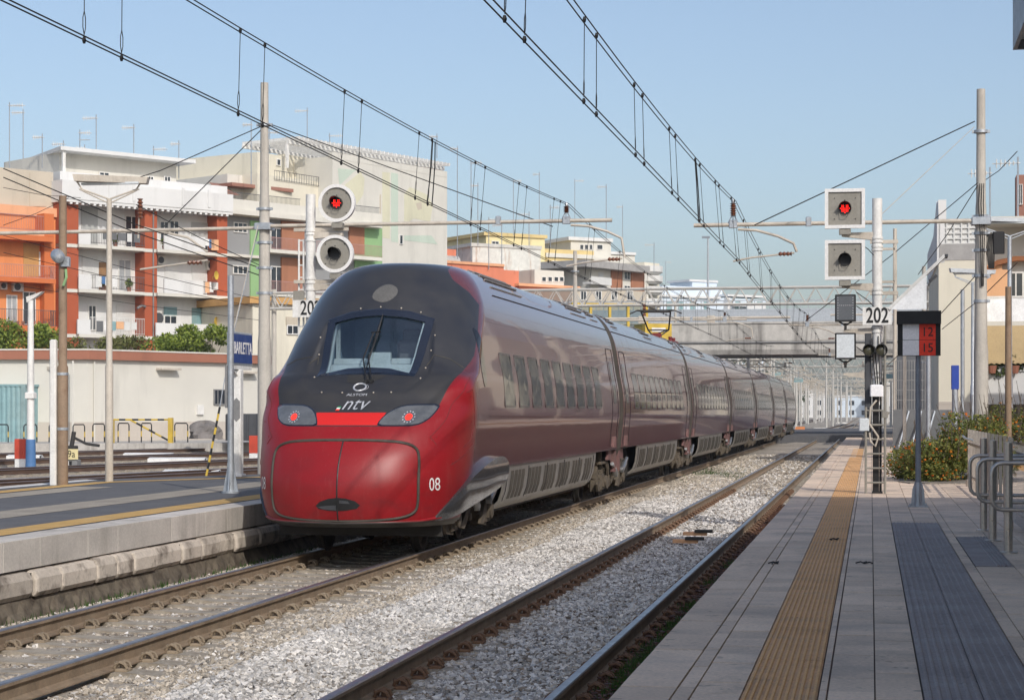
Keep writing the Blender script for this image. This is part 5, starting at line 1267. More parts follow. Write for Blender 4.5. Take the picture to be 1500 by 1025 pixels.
for u0, u1, v in ((180,252,664),(216,300,671),(238,320,689),(9,58,667)):
    d = gd(v, -.05); p, q = pt(u0, v, d), pt(u1, v+1, d); b = MB(); L = q-p; n_ = Vector((-L.y, L.x, 0)).normalized()*.5
    b.add([(0,0,0),(L.x,L.y,0),(L.x+n_.x,L.y+n_.y,.05),(n_.x,n_.y,.05),(0,0,-.15),(L.x,L.y,-.15)], [(0,1,2,3),(4,5,1,0)]); b.add([(0,0,-.15),(L.x,L.y,-.15),(L.x+n_.x*2,L.y+n_.y*2,-.15),(n_.x*2,n_.y*2,-.15),(n_.x,n_.y,.05),(L.x+n_.x,L.y+n_.y,.05)], [(0,1,2,3),(3,2,5,4),(1,5,2),(0,3,4)])
    tag(b.build('cable_cover', M['white_paint'], loc=(p.x,p.y,-.07)), 'long flat white cover board lying between the yard rails', 'cover board', 'white cover boards in the yard')
p = pt(118, 655, 99); b = MB(); b.tube([(-.5,0,0),(-.35,0,.9)], .12, 8); b.tube([(-.35,0,.6),(.3,0,.3),(1.0,0,.2)], .07, 6); b.bbox(-.8,-.2,-.2,.2,0,.2,.03); tag(b.build('buffer_lever', M['black_dust'], loc=(p.x,p.y,-.0)), 'dark point lever standing in the yard', 'lever')
# the signal beside the far platform with two round targets
def led_cluster(parent, c, r, on):
    b = MB(); b.lathe([(r*1.05,0),(r*1.05,.03),(0,.03)], (c[0],c[1]-.02,c[2]), 'y', 18); b.build('lens', M['black'], parent)
    if on:
        b = MB(); k = 0
        for i in range(-3,4):
            for j in range(-3,4):
                if i*i+j*j <= 9 and not (i == 0 and j > 0): b.lathe([(.0,-.008),(.0085,0)], (c[0]+i*r*.26,c[1]-.025,c[2]+j*r*.26), 'y', 6)
        b.build('led_cluster', M['led_red'], parent)
def hood(parent, c, r, L=.20):
    b = MB(); V = []; F_ = []; n = 20
    for k in range(n+1):
        a = R(-30) + R(240)*k/n; l = L*(.35+.65*max(0,math.sin(a))**.7 if math.sin(a) > 0 else .35)
        for rr_, y in ((r,0),(r,-l),(r*.93,-l),(r*.93,0)): V.append((c[0]+rr_*math.cos(a), c[1]+y, c[2]+rr_*math.sin(a)))
    for k in range(n):
        for j in range(4): F_.append((k*4+j, (k+1)*4+j, (k+1)*4+(j+1)%4, k*4+(j+1)%4))
    b.add(V, F_); b.tube([(c[0]-r*.9,c[1]-.02,c[2]-r*.3),(c[0]-r*.5,c[1]-.06,c[2]-r*1.2),(c[0]+r*.3,c[1]-.06,c[2]-r*1.25),(c[0]+r*.9,c[1]-.02,c[2]-r*.4)], .006, 5); b.build('lens_hood', M['black'], parent, smooth=40)
def target(parent, cx, cy, cz, shape, half, on):
    b = MB()
    if shape == 'round':
        b.lathe([(half,0),(half,.05),(0,.05)], (cx,cy,cz), 'y', 48); b.lathe([(half,0),(half,-.04),(half*.83,-.04),(half*.82,-.005)], (cx,cy,cz), 'y', 48)
    else:
        b.box(cx-half,cx+half,cy,cy+.05,cz-half,cz+half); w = half*.17
        b.box(cx-half,cx-half+w,cy-.035,cy,cz-half,cz+half); b.box(cx+half-w,cx+half,cy-.035,cy,cz-half,cz+half); b.box(cx-half+w,cx+half-w,cy-.035,cy,cz-half,cz-half+w); b.box(cx-half+w,cx+half-w,cy-.035,cy,cz+half-w,cz+half)
    tg = b.build('target_board', M['target_white'], parent, smooth=35); b = MB(); h = half*.82
    if shape == 'round': b.lathe([(0,-.008),(h,-.008),(h,-.002)], (cx,cy,cz), 'y', 48)
    else: b.box(cx-h,cx+h,cy-.008,cy-.002,cz-h,cz+h)
    b.build('target_face', M['target_face'], tg); b = MB()
    for x, z in ((-.52,.52),(.52,.52),(-.52,-.52),(.52,-.52),(0,.42)): b.lathe([(0,-.014),(.01,-.012),(.01,0)], (cx+x*half,cy-.006,cz+z*half), 'y', 6)
    b.build('rivet', M['black'], tg)
    led_cluster(tg, (cx,cy-.01,cz), .095, on); hood(tg, (cx,cy-.012,cz), .11)
    b = MB(); b.bbox(cx-.1,cx+.1,cy-.02,cy+.12,cz-half-.10,cz-half-.005,.01); b.build('junction_box', M['target_face'], tg)
d = 34.6; p = pt(455, VH, d); t = thing('railway_signal', (p.x,p.y,ZQ), 'white signal post with two round target boards behind the train nose', 'signal')
W_ = lambda u, v: ((u-455)/FPX*d, HC-(v-VH)/FPX*d-ZQ)
b = MB(); b.lathe([(.085,0),(.085,W_(455,285)[1]),(0,W_(455,285)[1]+.005)], (0,0,0), 'z', 16)
for v in (338, 343, 352, 408, 414, 424): b.lathe([(.10,W_(0,v)[1]-.02),(.10,W_(0,v)[1]+.02)], (0,0,0), 'z', 14)
b.build('post', M['white_metal'], t, smooth=40)
for (u, v, on) in ((498.5,300,True),(496,373.5,False)):
    x, z = W_(u, v); target(t, x, -.16, z, 'round', .33, on)
for v, u1 in ((344,504),(420,500)): b = MB(); x, z = W_(u1, v); b.prism([(0,z-.08),(0,z+.07),(x,z+.02),(x,z-.03)], -.05, .05, 'y'); b.box(-.3,x+.1,-.03,.03,z+.06,z+.12); b.build('signal_bracket', M['beige_paint'], t)
b = MB(); x0, z0 = W_(431, 465); x1, z1 = W_(486, 440); b.box(x0,x1,-.14,-.12,z0,z1); np_ = b.build('number_plate', M['white_metal'], t)
text('number', '202', (z1-z0)*1.18, M['black'], np_, Matrix.Translation(((x0+x1)/2,-.143,(z0+z1)/2)) @ FACE, .72, bold=.004)
b = MB(); x0, z0 = W_(431, 440); x1, z1 = W_(447, 426); b.box(x0,x1,-.1,-.08,z0,z1); b.build('blank_plate', M['target_face'], t)
b = MB()
for u in (436, 443): x, z = W_(u, 350); b.tube([(x,.05,0),(x,.05,z)], .018, 6)
for v in range(352, 700, 18): x, z = W_(436, v); x1, _ = W_(443, v); b.tube([(x,.05,z),(x1,.05,z)], .012, 5)
b.build('ladder', M['white_metal'], t)
# =================== the paved platform on the right ===================
d = 33.5; p = pt(1285, VH, d); SX, SY = p.x, p.y
t = thing('railway_signal', (SX,SY,ZP_), 'white signal post with two square target boards, number 202 and a black foot', 'signal')
W_ = lambda u, v: ((u-1285)/FPX*d, HC-(v-VH)/FPX*d-ZP_)
b = MB(); zt = W_(1285,291)[1]; b.lathe([(.085,1.5),(.085,zt),(0,zt+.005)], (0,0,0), 'z', 18)
for v in (349,354,361,366,424,430,480,486,545,552): b.lathe([(.10,W_(0,v)[1]-.018),(.10,W_(0,v)[1]+.018)], (0,0,0), 'z', 14)
b.build('post', M['white_metal'], t, smooth=40)
b = MB(); b.bbox(-.075,.03,-.09,.09,0,W_(0,575)[1],.012); b.bbox(.035,.075,-.07,.07,0,W_(0,560)[1],.01); b.box(-.09,.09,-.11,.11,0,.03); b.build('foot_column', M['black'], t)
b = MB(); x0, z0 = W_(1267,640); x1, z1 = W_(1277,488); b.bbox(x0,x1,-.06,.06,z0,z1,.01); b.build('cable_duct', M['dark_grey'], t)
for v, on in ((306,True),(381,False)): x, z = W_(1238.5, v); target(t, x, -.14, z, 'square', .338, on)
for v in (345, 420): b = MB(); x, z = W_(1238, v); b.prism([(0,z-.09),(0,z+.06),(x-.05,z+.05),(x-.05,z-.01)], -.05, .05, 'y'); b.box(-.12,.35,-.04,.04,z-.14,z-.08); b.build('signal_bracket', M['beige_paint'], t)
for v in (484, 548): b = MB(); x, z = W_(1238, v); b.prism([(0,z-.10),(0,z+.05),(x-.02,z+.02),(x-.02,z-.02)], -.04, .04, 'y'); b.build('signal_bracket', M['beige_paint'], t)
for v0, v1, m in ((433,470,'panel_grey'),(489,525,'opal')):
    x0, z0 = W_(1225.5, v1); x1, z1 = W_(1253, v0); b = MB(); b.bbox(x0-.015,x1+.015,-.2,-.05,z0-.015,z1+.015,.01); bx_ = b.build('indicator_box', M['black'], t)
    b = MB(); b.box(x0+.012,x1-.012,-.206,-.201,z0+.012,z1-.012); b.build('indicator_face', M[m], bx_)
    if m == 'panel_grey':
        b = MB(); rr = random.Random(3)
        for i in range(9):
            for j in range(9):
                if i in (0,8) or j == 5: b.lathe([(0,-.212),(.006,-.206)], (x0+.035+i*(x1-x0-.07)/8, 0, z0+.04+j*(z1-z0-.08)/8), 'y', 5)
        b.build('led_dot', M['silver_panel'], bx_)
    b = MB(); xm = (x0+x1)/2; b.tube([(x0+.05,-.12,z0-.01),(xm,-.12,z0-.08),(x1-.05,-.12,z0-.01)], .014, 6); b.tube([(xm,-.12,z0-.16),(xm,-.12,z0-.04)], .022, 6); b.build('box_bracket', M['black_dust'], bx_)
x0, z0 = W_(1264, 476.5); x1, z1 = W_(1306, 450.5); b = MB(); b.box(x0,x1,-.16,-.145,z0,z1); np_ = b.build('number_plate', M['white_metal'], t)
text('number', '202', (z1-z0)*1.2, M['black'], np_, Matrix.Translation(((x0+x1)/2,-.164,(z0+z1)/2)) @ FACE, .70, bold=.006)
for u in (1273, 1291):
    x, z = W_(u, 513); b = MB(); b.lathe([(.105,.0),(.105,-.10),(.092,-.10),(.088,-.01)], (x,-.12,z), 'y', 20); b.bbox(x-.06,x+.06,-.12,.02,z-.07,z+.07,.02); lp = b.build('marker_light', M['black'], t, smooth=35)
    b = MB(); b.lathe([(0,-.045),(.05,-.035),(.088,-.012)], (x,-.12,z), 'y', 18); b.build('lens', M['lamp_amber'], lp, smooth=60)
x, z = W_(1284, 572); b = MB(); b.bbox(x-.11,x+.11,-.2,-.06,z-.1,z+.1,.02); b.build('junction_box', M['silver_panel'], t)
x, z = W_(1266, 621); b = MB(); b.bbox(x-.085,x+.085,-.2,-.09,z-.11,z+.1,.015); b.build('junction_box', M['opal'], t)
b = MB(); x, z = W_(1284,586); b.tube([(x,-.15,z),(x-.1,-.17,z-.12),(x-.12,-.17,z-.4),(x+.03,-.17,z-.62),(x-.02,-.17,z-.78),(x-.1,-.16,z-.7),(x-.12,-.16,z-.55)], .018, 8)
b.build('cable', M['beige_paint'], t, smooth=60); b = MB()
for x_ in (-.06,-.02,.03,.08,.11): zr_ = random.uniform(-.1,.1); b.tube([(x_*1.2-.02,-.1,W_(0,500)[1]+zr_),(x_,-.14,W_(0,535)[1]),(x_*.7+.02,-.12,W_(0,565)[1])], .009, 5)
for v0 in (345,420,440,500): x, z = W_(1255,v0+8); b.tube([(x,-.05,z),(x+.2,-.12,z-.15),(-.06,-.1,z-.25)], .008, 5)
build_each(b, 'cable', M['black_dust'], t)
b = MB(); xa, xb = W_(1268.5,0)[0], W_(1296,0)[0]
b.tube([(xa,-.16,0),(xa,-.16,W_(0,596)[1])], .022, 7); b.tube([(xb,-.16,0),(xb,-.16,W_(0,478)[1])], .022, 7)
v = 706
while v > 600: z = W_(0,v)[1]; b.tube([(xa,-.16,z),(xb,-.16,z)], .016, 6); v -= 21
b.bbox(xb-.05,xb+.05,-.2,-.1,W_(0,612)[1],W_(0,602)[1],.01); b.prism([(xb,W_(0,612)[1]),(xb+.11,W_(0,603)[1]),(xb,W_(0,603)[1])],-.19,-.13,'y')
b.build('ladder', M['target_face'], t, smooth=40)
b = MB(); x, z = W_(1310,365); b.box(.08,x,-.03,.03,z-.02,z+.02); z2 = W_(0,413)[1]; b.box(.08,x,-.03,.03,z2-.02,z2+.02); b.box(x-.02,x+.02,-.03,.03,z2,z+.06); b.build('side_bracket', M['beige_paint'], t)
# train length indicator board 12 / 15
d = 28.75; p = pt(1345, VH, d); t = thing('stop_board', (p.x,p.y,ZP_), 'black board with white and red halves reading 12 and 15 on a blue-grey post', 'sign')
W_ = lambda u, v: ((u-1345)/FPX*d, HC-(v-VH)/FPX*d-ZP_)
zt = W_(0,515)[1]; b = MB(); b.lathe([(.042,.02),(.036,zt)], (0,0,0), 'z', 14); b.build('post', M['galv_dark'], t, smooth=40)
b = MB(); b.box(-.14,.14,-.12,.12,0,.018)
b.prism([(-.10,.018),(.10,.018),(.085,.25),(.05,.36),(-.05,.36),(-.085,.25)], -.008, .008, 'y'); b.prism([(-.10,.018),(.10,.018),(.085,.25),(.05,.36),(-.05,.36),(-.085,.25)], -.008, .008, 'x'); b.lathe([(.06,.018),(.05,.36)], (0,0,0), 'z', 12)
for x in (-.11,.11):
    for y in (-.09,.09): b.lathe([(.016,.018),(.016,.045),(0,.045)], (x,y,0), 'z', 6)
b.build('base_flange', M['galv'], t)
x0, z0 = W_(1315.5,521); x1, z1 = W_(1377,457); b = MB(); b.bbox(x0,x1,-.06,.06,z0,z1,.008); bo = b.build('board', M['black'], t)
xh0, _ = W_(1314,0); b = MB(); zh = W_(0,475)[1]; b.box(xh0,x1+.005,-.13,.02,zh,z1+.012); b.build('board_hood', M['black'], bo)
xm = W_(1346.2,0)[0]; xl = W_(1322.5,0)[0]; xr = W_(1370,0)[0]; zm = (z0+zh)/2
for xa, xb, m in ((xl,xm,'silver_panel'),(xm,xr,'red_panel')):
    for za_, zb2 in ((z0+.004,zm-.003),(zm+.003,zh)):
        b = MB(); b.box(xa+.002,xb-.002,-.068,-.061,za_,zb2); b.build('panel', M[m], bo)
for s_, zc2 in (('12',(zm+zh)/2),('15',(z0+zm)/2)): text('number', s_, .185, M['black_dust'], bo, Matrix.Translation(((xm+xr)/2,-.070,zc2-.005)) @ FACE, .95)
# tilted solar panel on its triangular plate
b = MB(); tri = [W_(1303,453), W_(1357,453), W_(1357,403)]; b.prism(tri, -.02, -.012, 'y'); sp_ = b.build('panel_plate', M['frosted'], t)
a, c = W_(1304,454), W_(1385,376); dx, dz = c[0]-a[0], c[1]-a[1]; L = math.hypot(dx,dz); nx_, nz_ = -dz/L*.045, dx/L*.045
b = MB(); b.prism([a,(c[0],c[1]),(c[0]+nx_,c[1]+nz_),(a[0]+nx_,a[1]+nz_)], -.03, .32, 'y'); b.build('solar_panel', M['white_metal'], t)
b = MB(); b.box(c[0]-.02,c[0]+.025,-.035,.33,c[1]-.01,c[1]+.03); q_ = W_(1360,410); b.prism([q_,(q_[0]+.10,q_[1]+.08),(q_[0]+.13,q_[1]+.05),(q_[0]+.02,q_[1]-.05)], -.04, .04, 'y'); b.build('panel_clamp', M['dark_grey'], t)
# thin scored line on the paving where the board is bolted: pale mortar
d0 = gd(742.5, ZP_); p, q = pt(1297,742.5,d0), pt(1372,742.5,d0); b = MB(); b.add([(p.x,p.y-.02,ZP_+.004),(q.x,q.y-.02,ZP_+.004),(q.x,q.y+.05,ZP_+.004),(p.x,p.y+.05,ZP_+.004)], [(0,1,2,3)]); tag(b.build('mortar_strip', M['coping']), 'pale mortar strip in the paving under the number board post', 'mortar strip')
# concrete mast carrying the overhead line of the near track
MX, MY = 2.28, 42.5; dm = dep(MX, MY); zt = HC+(VH-131)/FPX*dm
def conc_mast(X, Y, z0, zt, r0, r1, label, cat='mast', group=None, rings=True):
    t = thing('catenary_mast', (X,Y,z0), label, cat, group); h = zt-z0; b = MB(); b.lathe([(r0,0),(r0*.97,h*.38),(r0*.86,h*.40),(r1*1.12,h*.72),(r1,h*.735),(r1*.88,h),(0,h+.01)], (0,0,0), 'z', 20); b.build('post', M['mast'], t, smooth=40)
    if rings:
        b = MB()
        for z in (h*.50,h*.56,h*.62,h*.66,h*.70,h*.90): b.lathe([(r0*.93,z-.03),(r0*.93,z+.03)], (0,0,0), 'z', 14); b.box(-r0*1.2,r0*1.2,-.03,.03,z-.03,z+.03)
        build_each(b, 'clamp_band', M['galv'], t, 40)
    return t
t = conc_mast(MX, MY, -.2, zt, .155, .10, 'tall round concrete mast carrying the overhead line beam, beside the cream house')
Z_ = lambda v: HC-(v-VH)/FPX*dm+.2
b = MB(); x = (1462-1437)/FPX*dm; b.bbox(x-.12,x+.12,-.1,.1,Z_(372),Z_(340),.02); b.box(0,x,-.03,.03,Z_(345)-.03,Z_(345)+.03); bx_ = b.build('transformer_box', M['black'], t)
b = MB()
for k in range(6):
    b.tube([(x-.2+.02*k,-.05,Z_(345)),(x-.24+.03*k,-.08,Z_(365)),(x-.2+.02*k,-.05,Z_(394))], .012, 5)
build_each(b, 'cable', M['black_dust'], t)
b = MB()
for k in range(3): b.tube([(-.03+.04*k,-.15,Z_(270)),(-.06+.05*k,-.17,Z_(300)),(-.02+.04*k,-.16,Z_(350)),(.02*k,-.16,Z_(420))], .011, 5)
build_each(b, 'cable', M['black_dust'], t)
# mast behind the signal
t, zt, d_ = pole('steel_mast', 1311, 657, 335, ZP_, .085, .07, 'beige_paint', 'slender grey mast behind the square signal', 'mast')
# stainless handrails of the underpass stairs and the fence behind them
for k, (u, vb, vt) in enumerate(((1441,777,642),(1454,792,645),(1477,809.6,648))):
    d_ = gd(vb, ZP_); p = pt(u, vb, d_); h = HC-(vt-VH)/FPX*d_-ZP_
    t = thing('handrail', (p.x,p.y,ZP_), ('stainless steel handrail post with looped rail, farthest of three','stainless steel handrail post with looped rail, middle of three','stainless steel handrail post with looped rail, nearest of three')[k], 'handrail')
    b = MB(); b.lathe([(.042,0),(.042,h),(0,h+.004)], (0,0,0), 'z', 16); b.lathe([(.09,0),(.09,.012),(.05,.02)], (0,0,0), 'z', 16); b.build('post', M['steel'], t, smooth=40)
    b = MB(); z1, z2, xl_ = h-.20, h-.66, -.16; r_ = .1
    pts = [(1.6,0,z1),(xl_+r_,0,z1)] + [(xl_+r_-r_*math.sin(R(a)),0,z1-r_+r_*math.cos(R(a))) for a in (30,60,90)] + [(xl_,0,z2+r_)] + [(xl_+r_-r_*math.cos(R(a)),0,z2+r_-r_*math.sin(R(a))) for a in (30,60,90)] + [(1.6,0,z2)]
    b.tube([(x,y-.055,z) for x,y,z in pts], .021, 10); b.tube([(.0,-.055,z1),(0,0,z1)], .015, 6); b.tube([(.0,-.055,z2),(0,0,z2)], .015, 6); b.build('loop_rail', M['steel'], t, smooth=50)
b = MB(); b.box(0,.012,0,4.6,.12,1.05); t = thing('glass_balustrade', (1.62,19.2,ZP_), 'clear glass balustrade behind the steel handrails', 'balustrade'); b.build('glass_pane', M['clear_glass'], t)
b = MB(); [b.bbox(-.02,.03,y,y+.04,0,1.08,.005) for y in (0,2.3,4.6)]; b.build('glass_post', M['steel'], t)
t = thing('post_fence', (1.79,26.6,ZP_), 'steel post fence running along the shrub bed', 'fence')
b = MB(); y = 0
while y < 11:
    b = MB(); b.box(-.022,.022,y-.03,y+.03,0,1.06); b.build('fence_post', M['steel'], t); y += .9; b = MB(); b.box(-.03,-.012,0,10.9,.78,.83); b.box(-.03,-.012,0,10.9,.2,.25)
b.build('fence_bar', M['steel'], t); b = MB()
for y in (0,1.8,3.6,5.4,7.2,9.0,10.8): b.lathe([(.035,0),(.035,.12),(.02,.13)], (-.02,y,0), 'z', 10)
b.build('fence_foot', M['steel'], t); b = MB(); b.tube([(-.1,11.0,.93),(-.1,10.0,.90),(-.1,7,.90)], .022, 8); b.build('fence_handrail', M['steel'], t)
# flowering shrub bed
soil = MB(); soil.prism([(.55,39.5),(.75,38.6),(5,38.6),(7,60),(.9,60)], .3, .57); tag(soil.build('planting_bed', M['dirt']), kind='structure')
def shrub(x, y, w, dpt, h, n, nb, seed, lab):
    c = clumps(20, (w, dpt, h-.25), .30, seed, .18); t = tree('flowering_shrub', (x,y,.55), c, int(n*.85), 'leaf_olive', lab, 'shrub', .045, seed, None, .03)
    rr = np.random.default_rng(seed); nb = int(nb*.75); k = rr.integers(0, len(c), nb); cc = np.array(c)[k]; dd = rr.normal(0,1,(nb,3)); dd /= np.linalg.norm(dd,axis=1)[:,None]
    q = cc[:,:3]+dd*cc[:,3:]*1.02; o = stones('blossom', q[:,0], q[:,1], q[:,2], .024, M['blossom'], seed+1, flat=.8); o.parent = t
    b = MB(); r2 = random.Random(seed)
    for _ in range(34):
        a = Vector((r2.uniform(-w,w), r2.uniform(-dpt,dpt), h*.5)); e = a+Vector((r2.uniform(-.25,.25), r2.uniform(-.2,.2), h*r2.uniform(.5,.85))); b.tube([a,(a+e)/2+Vector((.04,0,.02)),e], [.009,.007,.004], 4)
    b.build('twig', M['bark'], t); q2 = []
    return t
shrub(1.35, 40.0, .55, .6, .95, 8000, 330, 21, 'orange-flowered shrub standing behind the number board post')
shrub(.95, 41.2, .35, .6, .62, 4000, 160, 24, 'low orange-flowered shrub at the end of the bed, by the grey fence')
shrub(2.05, 41.0, .55, .9, 1.3, 8500, 240, 22, 'orange-flowered shrub between the blue box post and concrete mast')
shrub(3.1, 42.6, .8, .8, 1.55, 9500, 300, 23, 'tall orange-flowered shrub right of the concrete mast')
shrub(4.3, 44.0, .8, .8, 1.5, 6500, 200, 25, 'orange-flowered shrub at the frame edge above the post fence')
# grey panel fence, lattice gate and posts at the platform end
t = thing('panel_fence', (pt(1308,VH,58).x, pt(1308,VH,58).y, ZP_), 'dark grey panel fence with lattice top behind the number board', 'fence')
d_ = 58; W2 = lambda u, v: ((u-1308)/FPX*d_, HC-(v-VH)/FPX*d_-ZP_)
b = MB(); x1 = W2(1392,0)[0]; b.box(0,x1,0,.05,0,W2(0,600)[1]); b.build('fence_panel', M['fabric_grey'], t)
b = MB()
zt_, zb2 = W2(0,528)[1], W2(0,600)[1]; x = .0
for k in range(14): x = W2(1312,0)[0]+k*(W2(1362,0)[0]-W2(1312,0)[0])/13; b.box(x-.012,x+.012,.01,.03,zb2,zt_)
for k in range(6): z = zb2+(zt_-zb2)*k/5; b.box(W2(1312,0)[0],W2(1362,0)[0],.012,.028,z-.012,z+.012)
b.build('lattice_grid', M['mid_grey'], t); b = MB()
for u in (1316, 1334, 1353): a, c = W2(u,655), W2(u+15,602); b.tube([(a[0],-.3,a[1]),(c[0],-.02,c[1])], .03, 6)
b.build('fence_strut', M['galv'], t)
b = MB(); b.box(W2(1314,0)[0],W2(1350,0)[0],1.2,1.3,W2(0,600)[1],W2(0,520)[1]); b.build('dark_screen', M['panel_grey'], t)
for (u, vb, vt, r_, z0, lab, m, dd) in ((1325,655,470,.05,ZP_,'thin cream post in front of the lattice gate','beige_paint',55),(1360,650,466,.06,ZP_,'white-topped grey post right of the number board','galv',54),(1410,640,424,.06,ZP_,'thin galvanised tube post beside the cream house front','galv',60)):
    pole('steel_post', u, vb, vt, z0, r_, r_, m, lab, 'post', d=dd)
t, zt, d_ = pole('totem_post', 1399, 648, 570, ZP_, .09, .08, 'galv', 'galvanised post topped by a narrow blue box', 'post', d=52)
b = MB(); b.bbox(-.1,.1,-.08,.08,zt,zt+(570-535)/FPX*52,.015); b.build('blue_box', M['blue_paint'], t)
# fluorescent lamps along the right platform edge
lamp_mast(1425, 640, 414, ZP_, 1391, 1458, 393, 399, 'grey lamp mast with long tube lamp before the cream house', d=62, m='galv', r=.06)
t = lamp_mast(1479, 640, 346, ZP_, 1436, 1540, 318, 324, 'grey lamp mast with long tube lamp right of the concrete mast', d=47, m='galv', r=.06)
p = pt(1450, VH, 40); t = pole('curved_lamp_post', 1477, 640, 420, ZP_, .07, .06, 'rust_post', 'brown-grey slim post rising from the shrubs at the frame edge', 'post', d=40)[0]
# ---- houses on the right ----
f = Fac(1375, 74, 1441, 73.7, 'house', 'cream house with tall blank wall and lattice roof terrace', 'building')
b = MB(); f.bx(b, 1375, 380, 1441, 640, 0, 14); f.part(b, 'wall', 'cream_wall')
b = MB(); b.prism([(0,f.z(1375,325)),(-.02,f.z(1375,293)),(.0,f.z(1375,293)),(.28,f.z(1375,293)),(.28,f.z(1375,325))], -.05, .6, 'y'); b.prism([(0,f.z(1370,325)),(.6,f.z(1375,293)),(5,f.z(1375,330)),(14,f.z(1375,330)),(14,f.z(1375,385)),(0,f.z(1375,385))], -.06, .22, 'x'); f.part(b, 'chimney_wall', 'white_wall')
b = MB(); f.bx(b, 1376, 357, 1441, 381, -.02, .18); f.part(b, 'parapet', 'roof_grey'); b = MB(); a0_, a1_ = f.a(1376), f.a(1441); z0_, z1_ = f.z(1408,357), f.z(1408,326)
for k in range(7): x = a0_+(a1_-a0_)*k/6; b.box(x-.025,x+.025,0,.05,z0_,z1_)
for k in range(5): z = z0_+(z1_-z0_)*k/4; b.box(a0_,a1_,.005,.045,z-.025,z+.025)
b.box(a0_,a1_,.06,.08,z0_,z1_); f.part(b, 'terrace_lattice', 'shutter_light'); b = MB(); f.bx(b, 1375, 588, 1441, 592, -.04, .02); f.bx(b, 1375, 592, 1441, 640, -.03, .02); f.part(b, 'wall_base', 'stone_base')
f = Fac(1441, 76, 1620, 75.2, 'house', 'peach house with glazed balcony and yellow awning right of the mast', 'building')
b = MB(); f.bx(b, 1441, 318, 1620, 640, 1.2, 9); f.part(b, 'wall', 'off_white'); b = MB(); f.bx(b, 1443, 388, 1468, 438, .9, 1.3); f.bx(b, 1468, 395, 1476, 437, .9, 1.3); f.part(b, 'peach_panel', 'peach')
b = MB(); f.bx(b, 1436, 316, 1620, 326, -.5, 1.3); f.bx(b, 1441, 470, 1620, 477, -.1, 1.3); build_each(b, 'balcony_slab', M['off_white'], f.t)
b = MB(); f.bx(b, 1443, 436, 1620, 471, -.08, -.04); f.part(b, 'balcony_glass', 'frosted'); b = MB(); f.bx(b, 1441, 433, 1620, 436, -.1, 0); f.part(b, 'balcony_rail', 'white_metal')
b = MB(); b.prism([(f.a(1446), f.z(1446,395)),(f.a(1447), f.z(1447,389)),(f.a(1462),f.z(1462,379)),(f.a(1490),f.z(1490,373)),(f.a(1600),f.z(1600,373)),(f.a(1600),f.z(1600,379)),(f.a(1490),f.z(1490,380)),(f.a(1464),f.z(1464,386)),(f.a(1451),f.z(1451,395))], .7, 1.25, 'y'); f.part(b, 'arched_awning', 'awning_brown')
for q in ((1476,398,1500,436),(1510,398,1540,436)): f.win(*q, y=1.15)
b = MB(); a0_, a1_ = f.a(1444,-.2), f.a(1600,-.2); zt_, zb2 = f.z(1480,477), f.z(1480,532); n = 40
V = [(a0_+(a1_-a0_)*k/n, -.1, zt_) for k in range(n+1)] + [(a0_+(a1_-a0_)*k/n, -.45, zb2+.05) for k in range(n+1)] + [(a0_+(a1_-a0_)*k/n, -.46, zb2-.04*(k%2)) for k in range(n+1)]
b.add(V, [(r*(n+1)+k, r*(n+1)+k+1, (r+1)*(n+1)+k+1, (r+1)*(n+1)+k) for r in range(2) for k in range(n)]); f.part(b, 'awning', 'awning')
b = MB(); f.bx(b, 1441, 536, 1620, 544, -.25, 1.3); f.bx(b, 1441, 544, 1620, 592, -.2, 1.3); f.part(b, 'lower_parapet', 'white_wall')
foliage('balcony_plant', [(f.a(u), -.2, f.z(u,v), .35,.25,.35) for u, v in ((1452,535),(1485,528),(1492,532),(1462,540))], 900, M['leaf_dark'], .1, 9, parent=f.t)
b = MB(); [b.lathe([(.12,0),(.18,.3),(.14,.3)], (f.a(u,-.2), -.4, f.z(u,547,-.2)), 'z', 9) for u in (1453,1486)]; build_each(b, 'flower_pot', M['terracotta'], f.t)
# far pinkish house corner at the frame edge
f = Fac(1489, 95, 1600, 94.3, 'house', 'dark pink house corner at the frame edge above the peach house', 'building')
b = MB(); f.bx(b, 1489, 255, 1600, 640, 0, 1.5); f.part(b, 'wall', 'pink_brown'); f.win(1492, 270, 1498, 300, -.02)
# ---- station and added houses outside the frame on the right: they shade the platform and are mirrored in the train's flank ----
def block(name, x0, x1, y0, y1, h, m, label, rows, cols, base='stone_base', front=True):
    t = thing(name, (x0, y0, 0), label, 'building'); b = MB(); b.box(0,x1-x0,0,y1-y0,-.3,h); b.build('wall', M[m], t); b = MB(); b.box(-.25,x1-x0+.2,-.25,y1-y0+.2,h,h+.3); b.build('roof', M['off_white'], t); b = MB(); b.box(-.04,0,-.0,y1-y0,0,1.3); b.build('wall_base', M[base], t)
    first = None; w_ = (x1-x0) if front else (y1-y0)
    for r_ in range(rows):
        for c_ in range(cols):
            a = w_*(c_+.5)/cols; z = 1.4+(h-1.2)*(r_)/max(rows,1)
            if first is None:
                b = MB(); b.box(-.7,.7,-.06,.02,0,1.9); first = b.build('window', M['shutter'], t, loc=(a,0,z) if front else (0,a,z), rz=0 if front else -math.pi/2)
                b = MB(); b.box(-.6,.6,-.075,-.06,.1,1.8); b.build('pane', M['window_glass'], first)
            else:
                w = tree_copy(first, parent=t); w.location = (a,0,z) if front else (0,a,z)
    return t
block('station_building', 7.0, 15, -12, 24, 7.5, 'cream_wall', 'cream station house beside the paved platform', 2, 7, front=False)
block('station_annex', 9.0, 20, 60, 70, 9, 'peach', 'peach annex in front of the peach house', 2, 3)
block('apartment_building', 5.6, 18, 116, 130, 10.5, 'cream_wall', 'cream house east of the line beyond the cream terrace house', 3, 5)
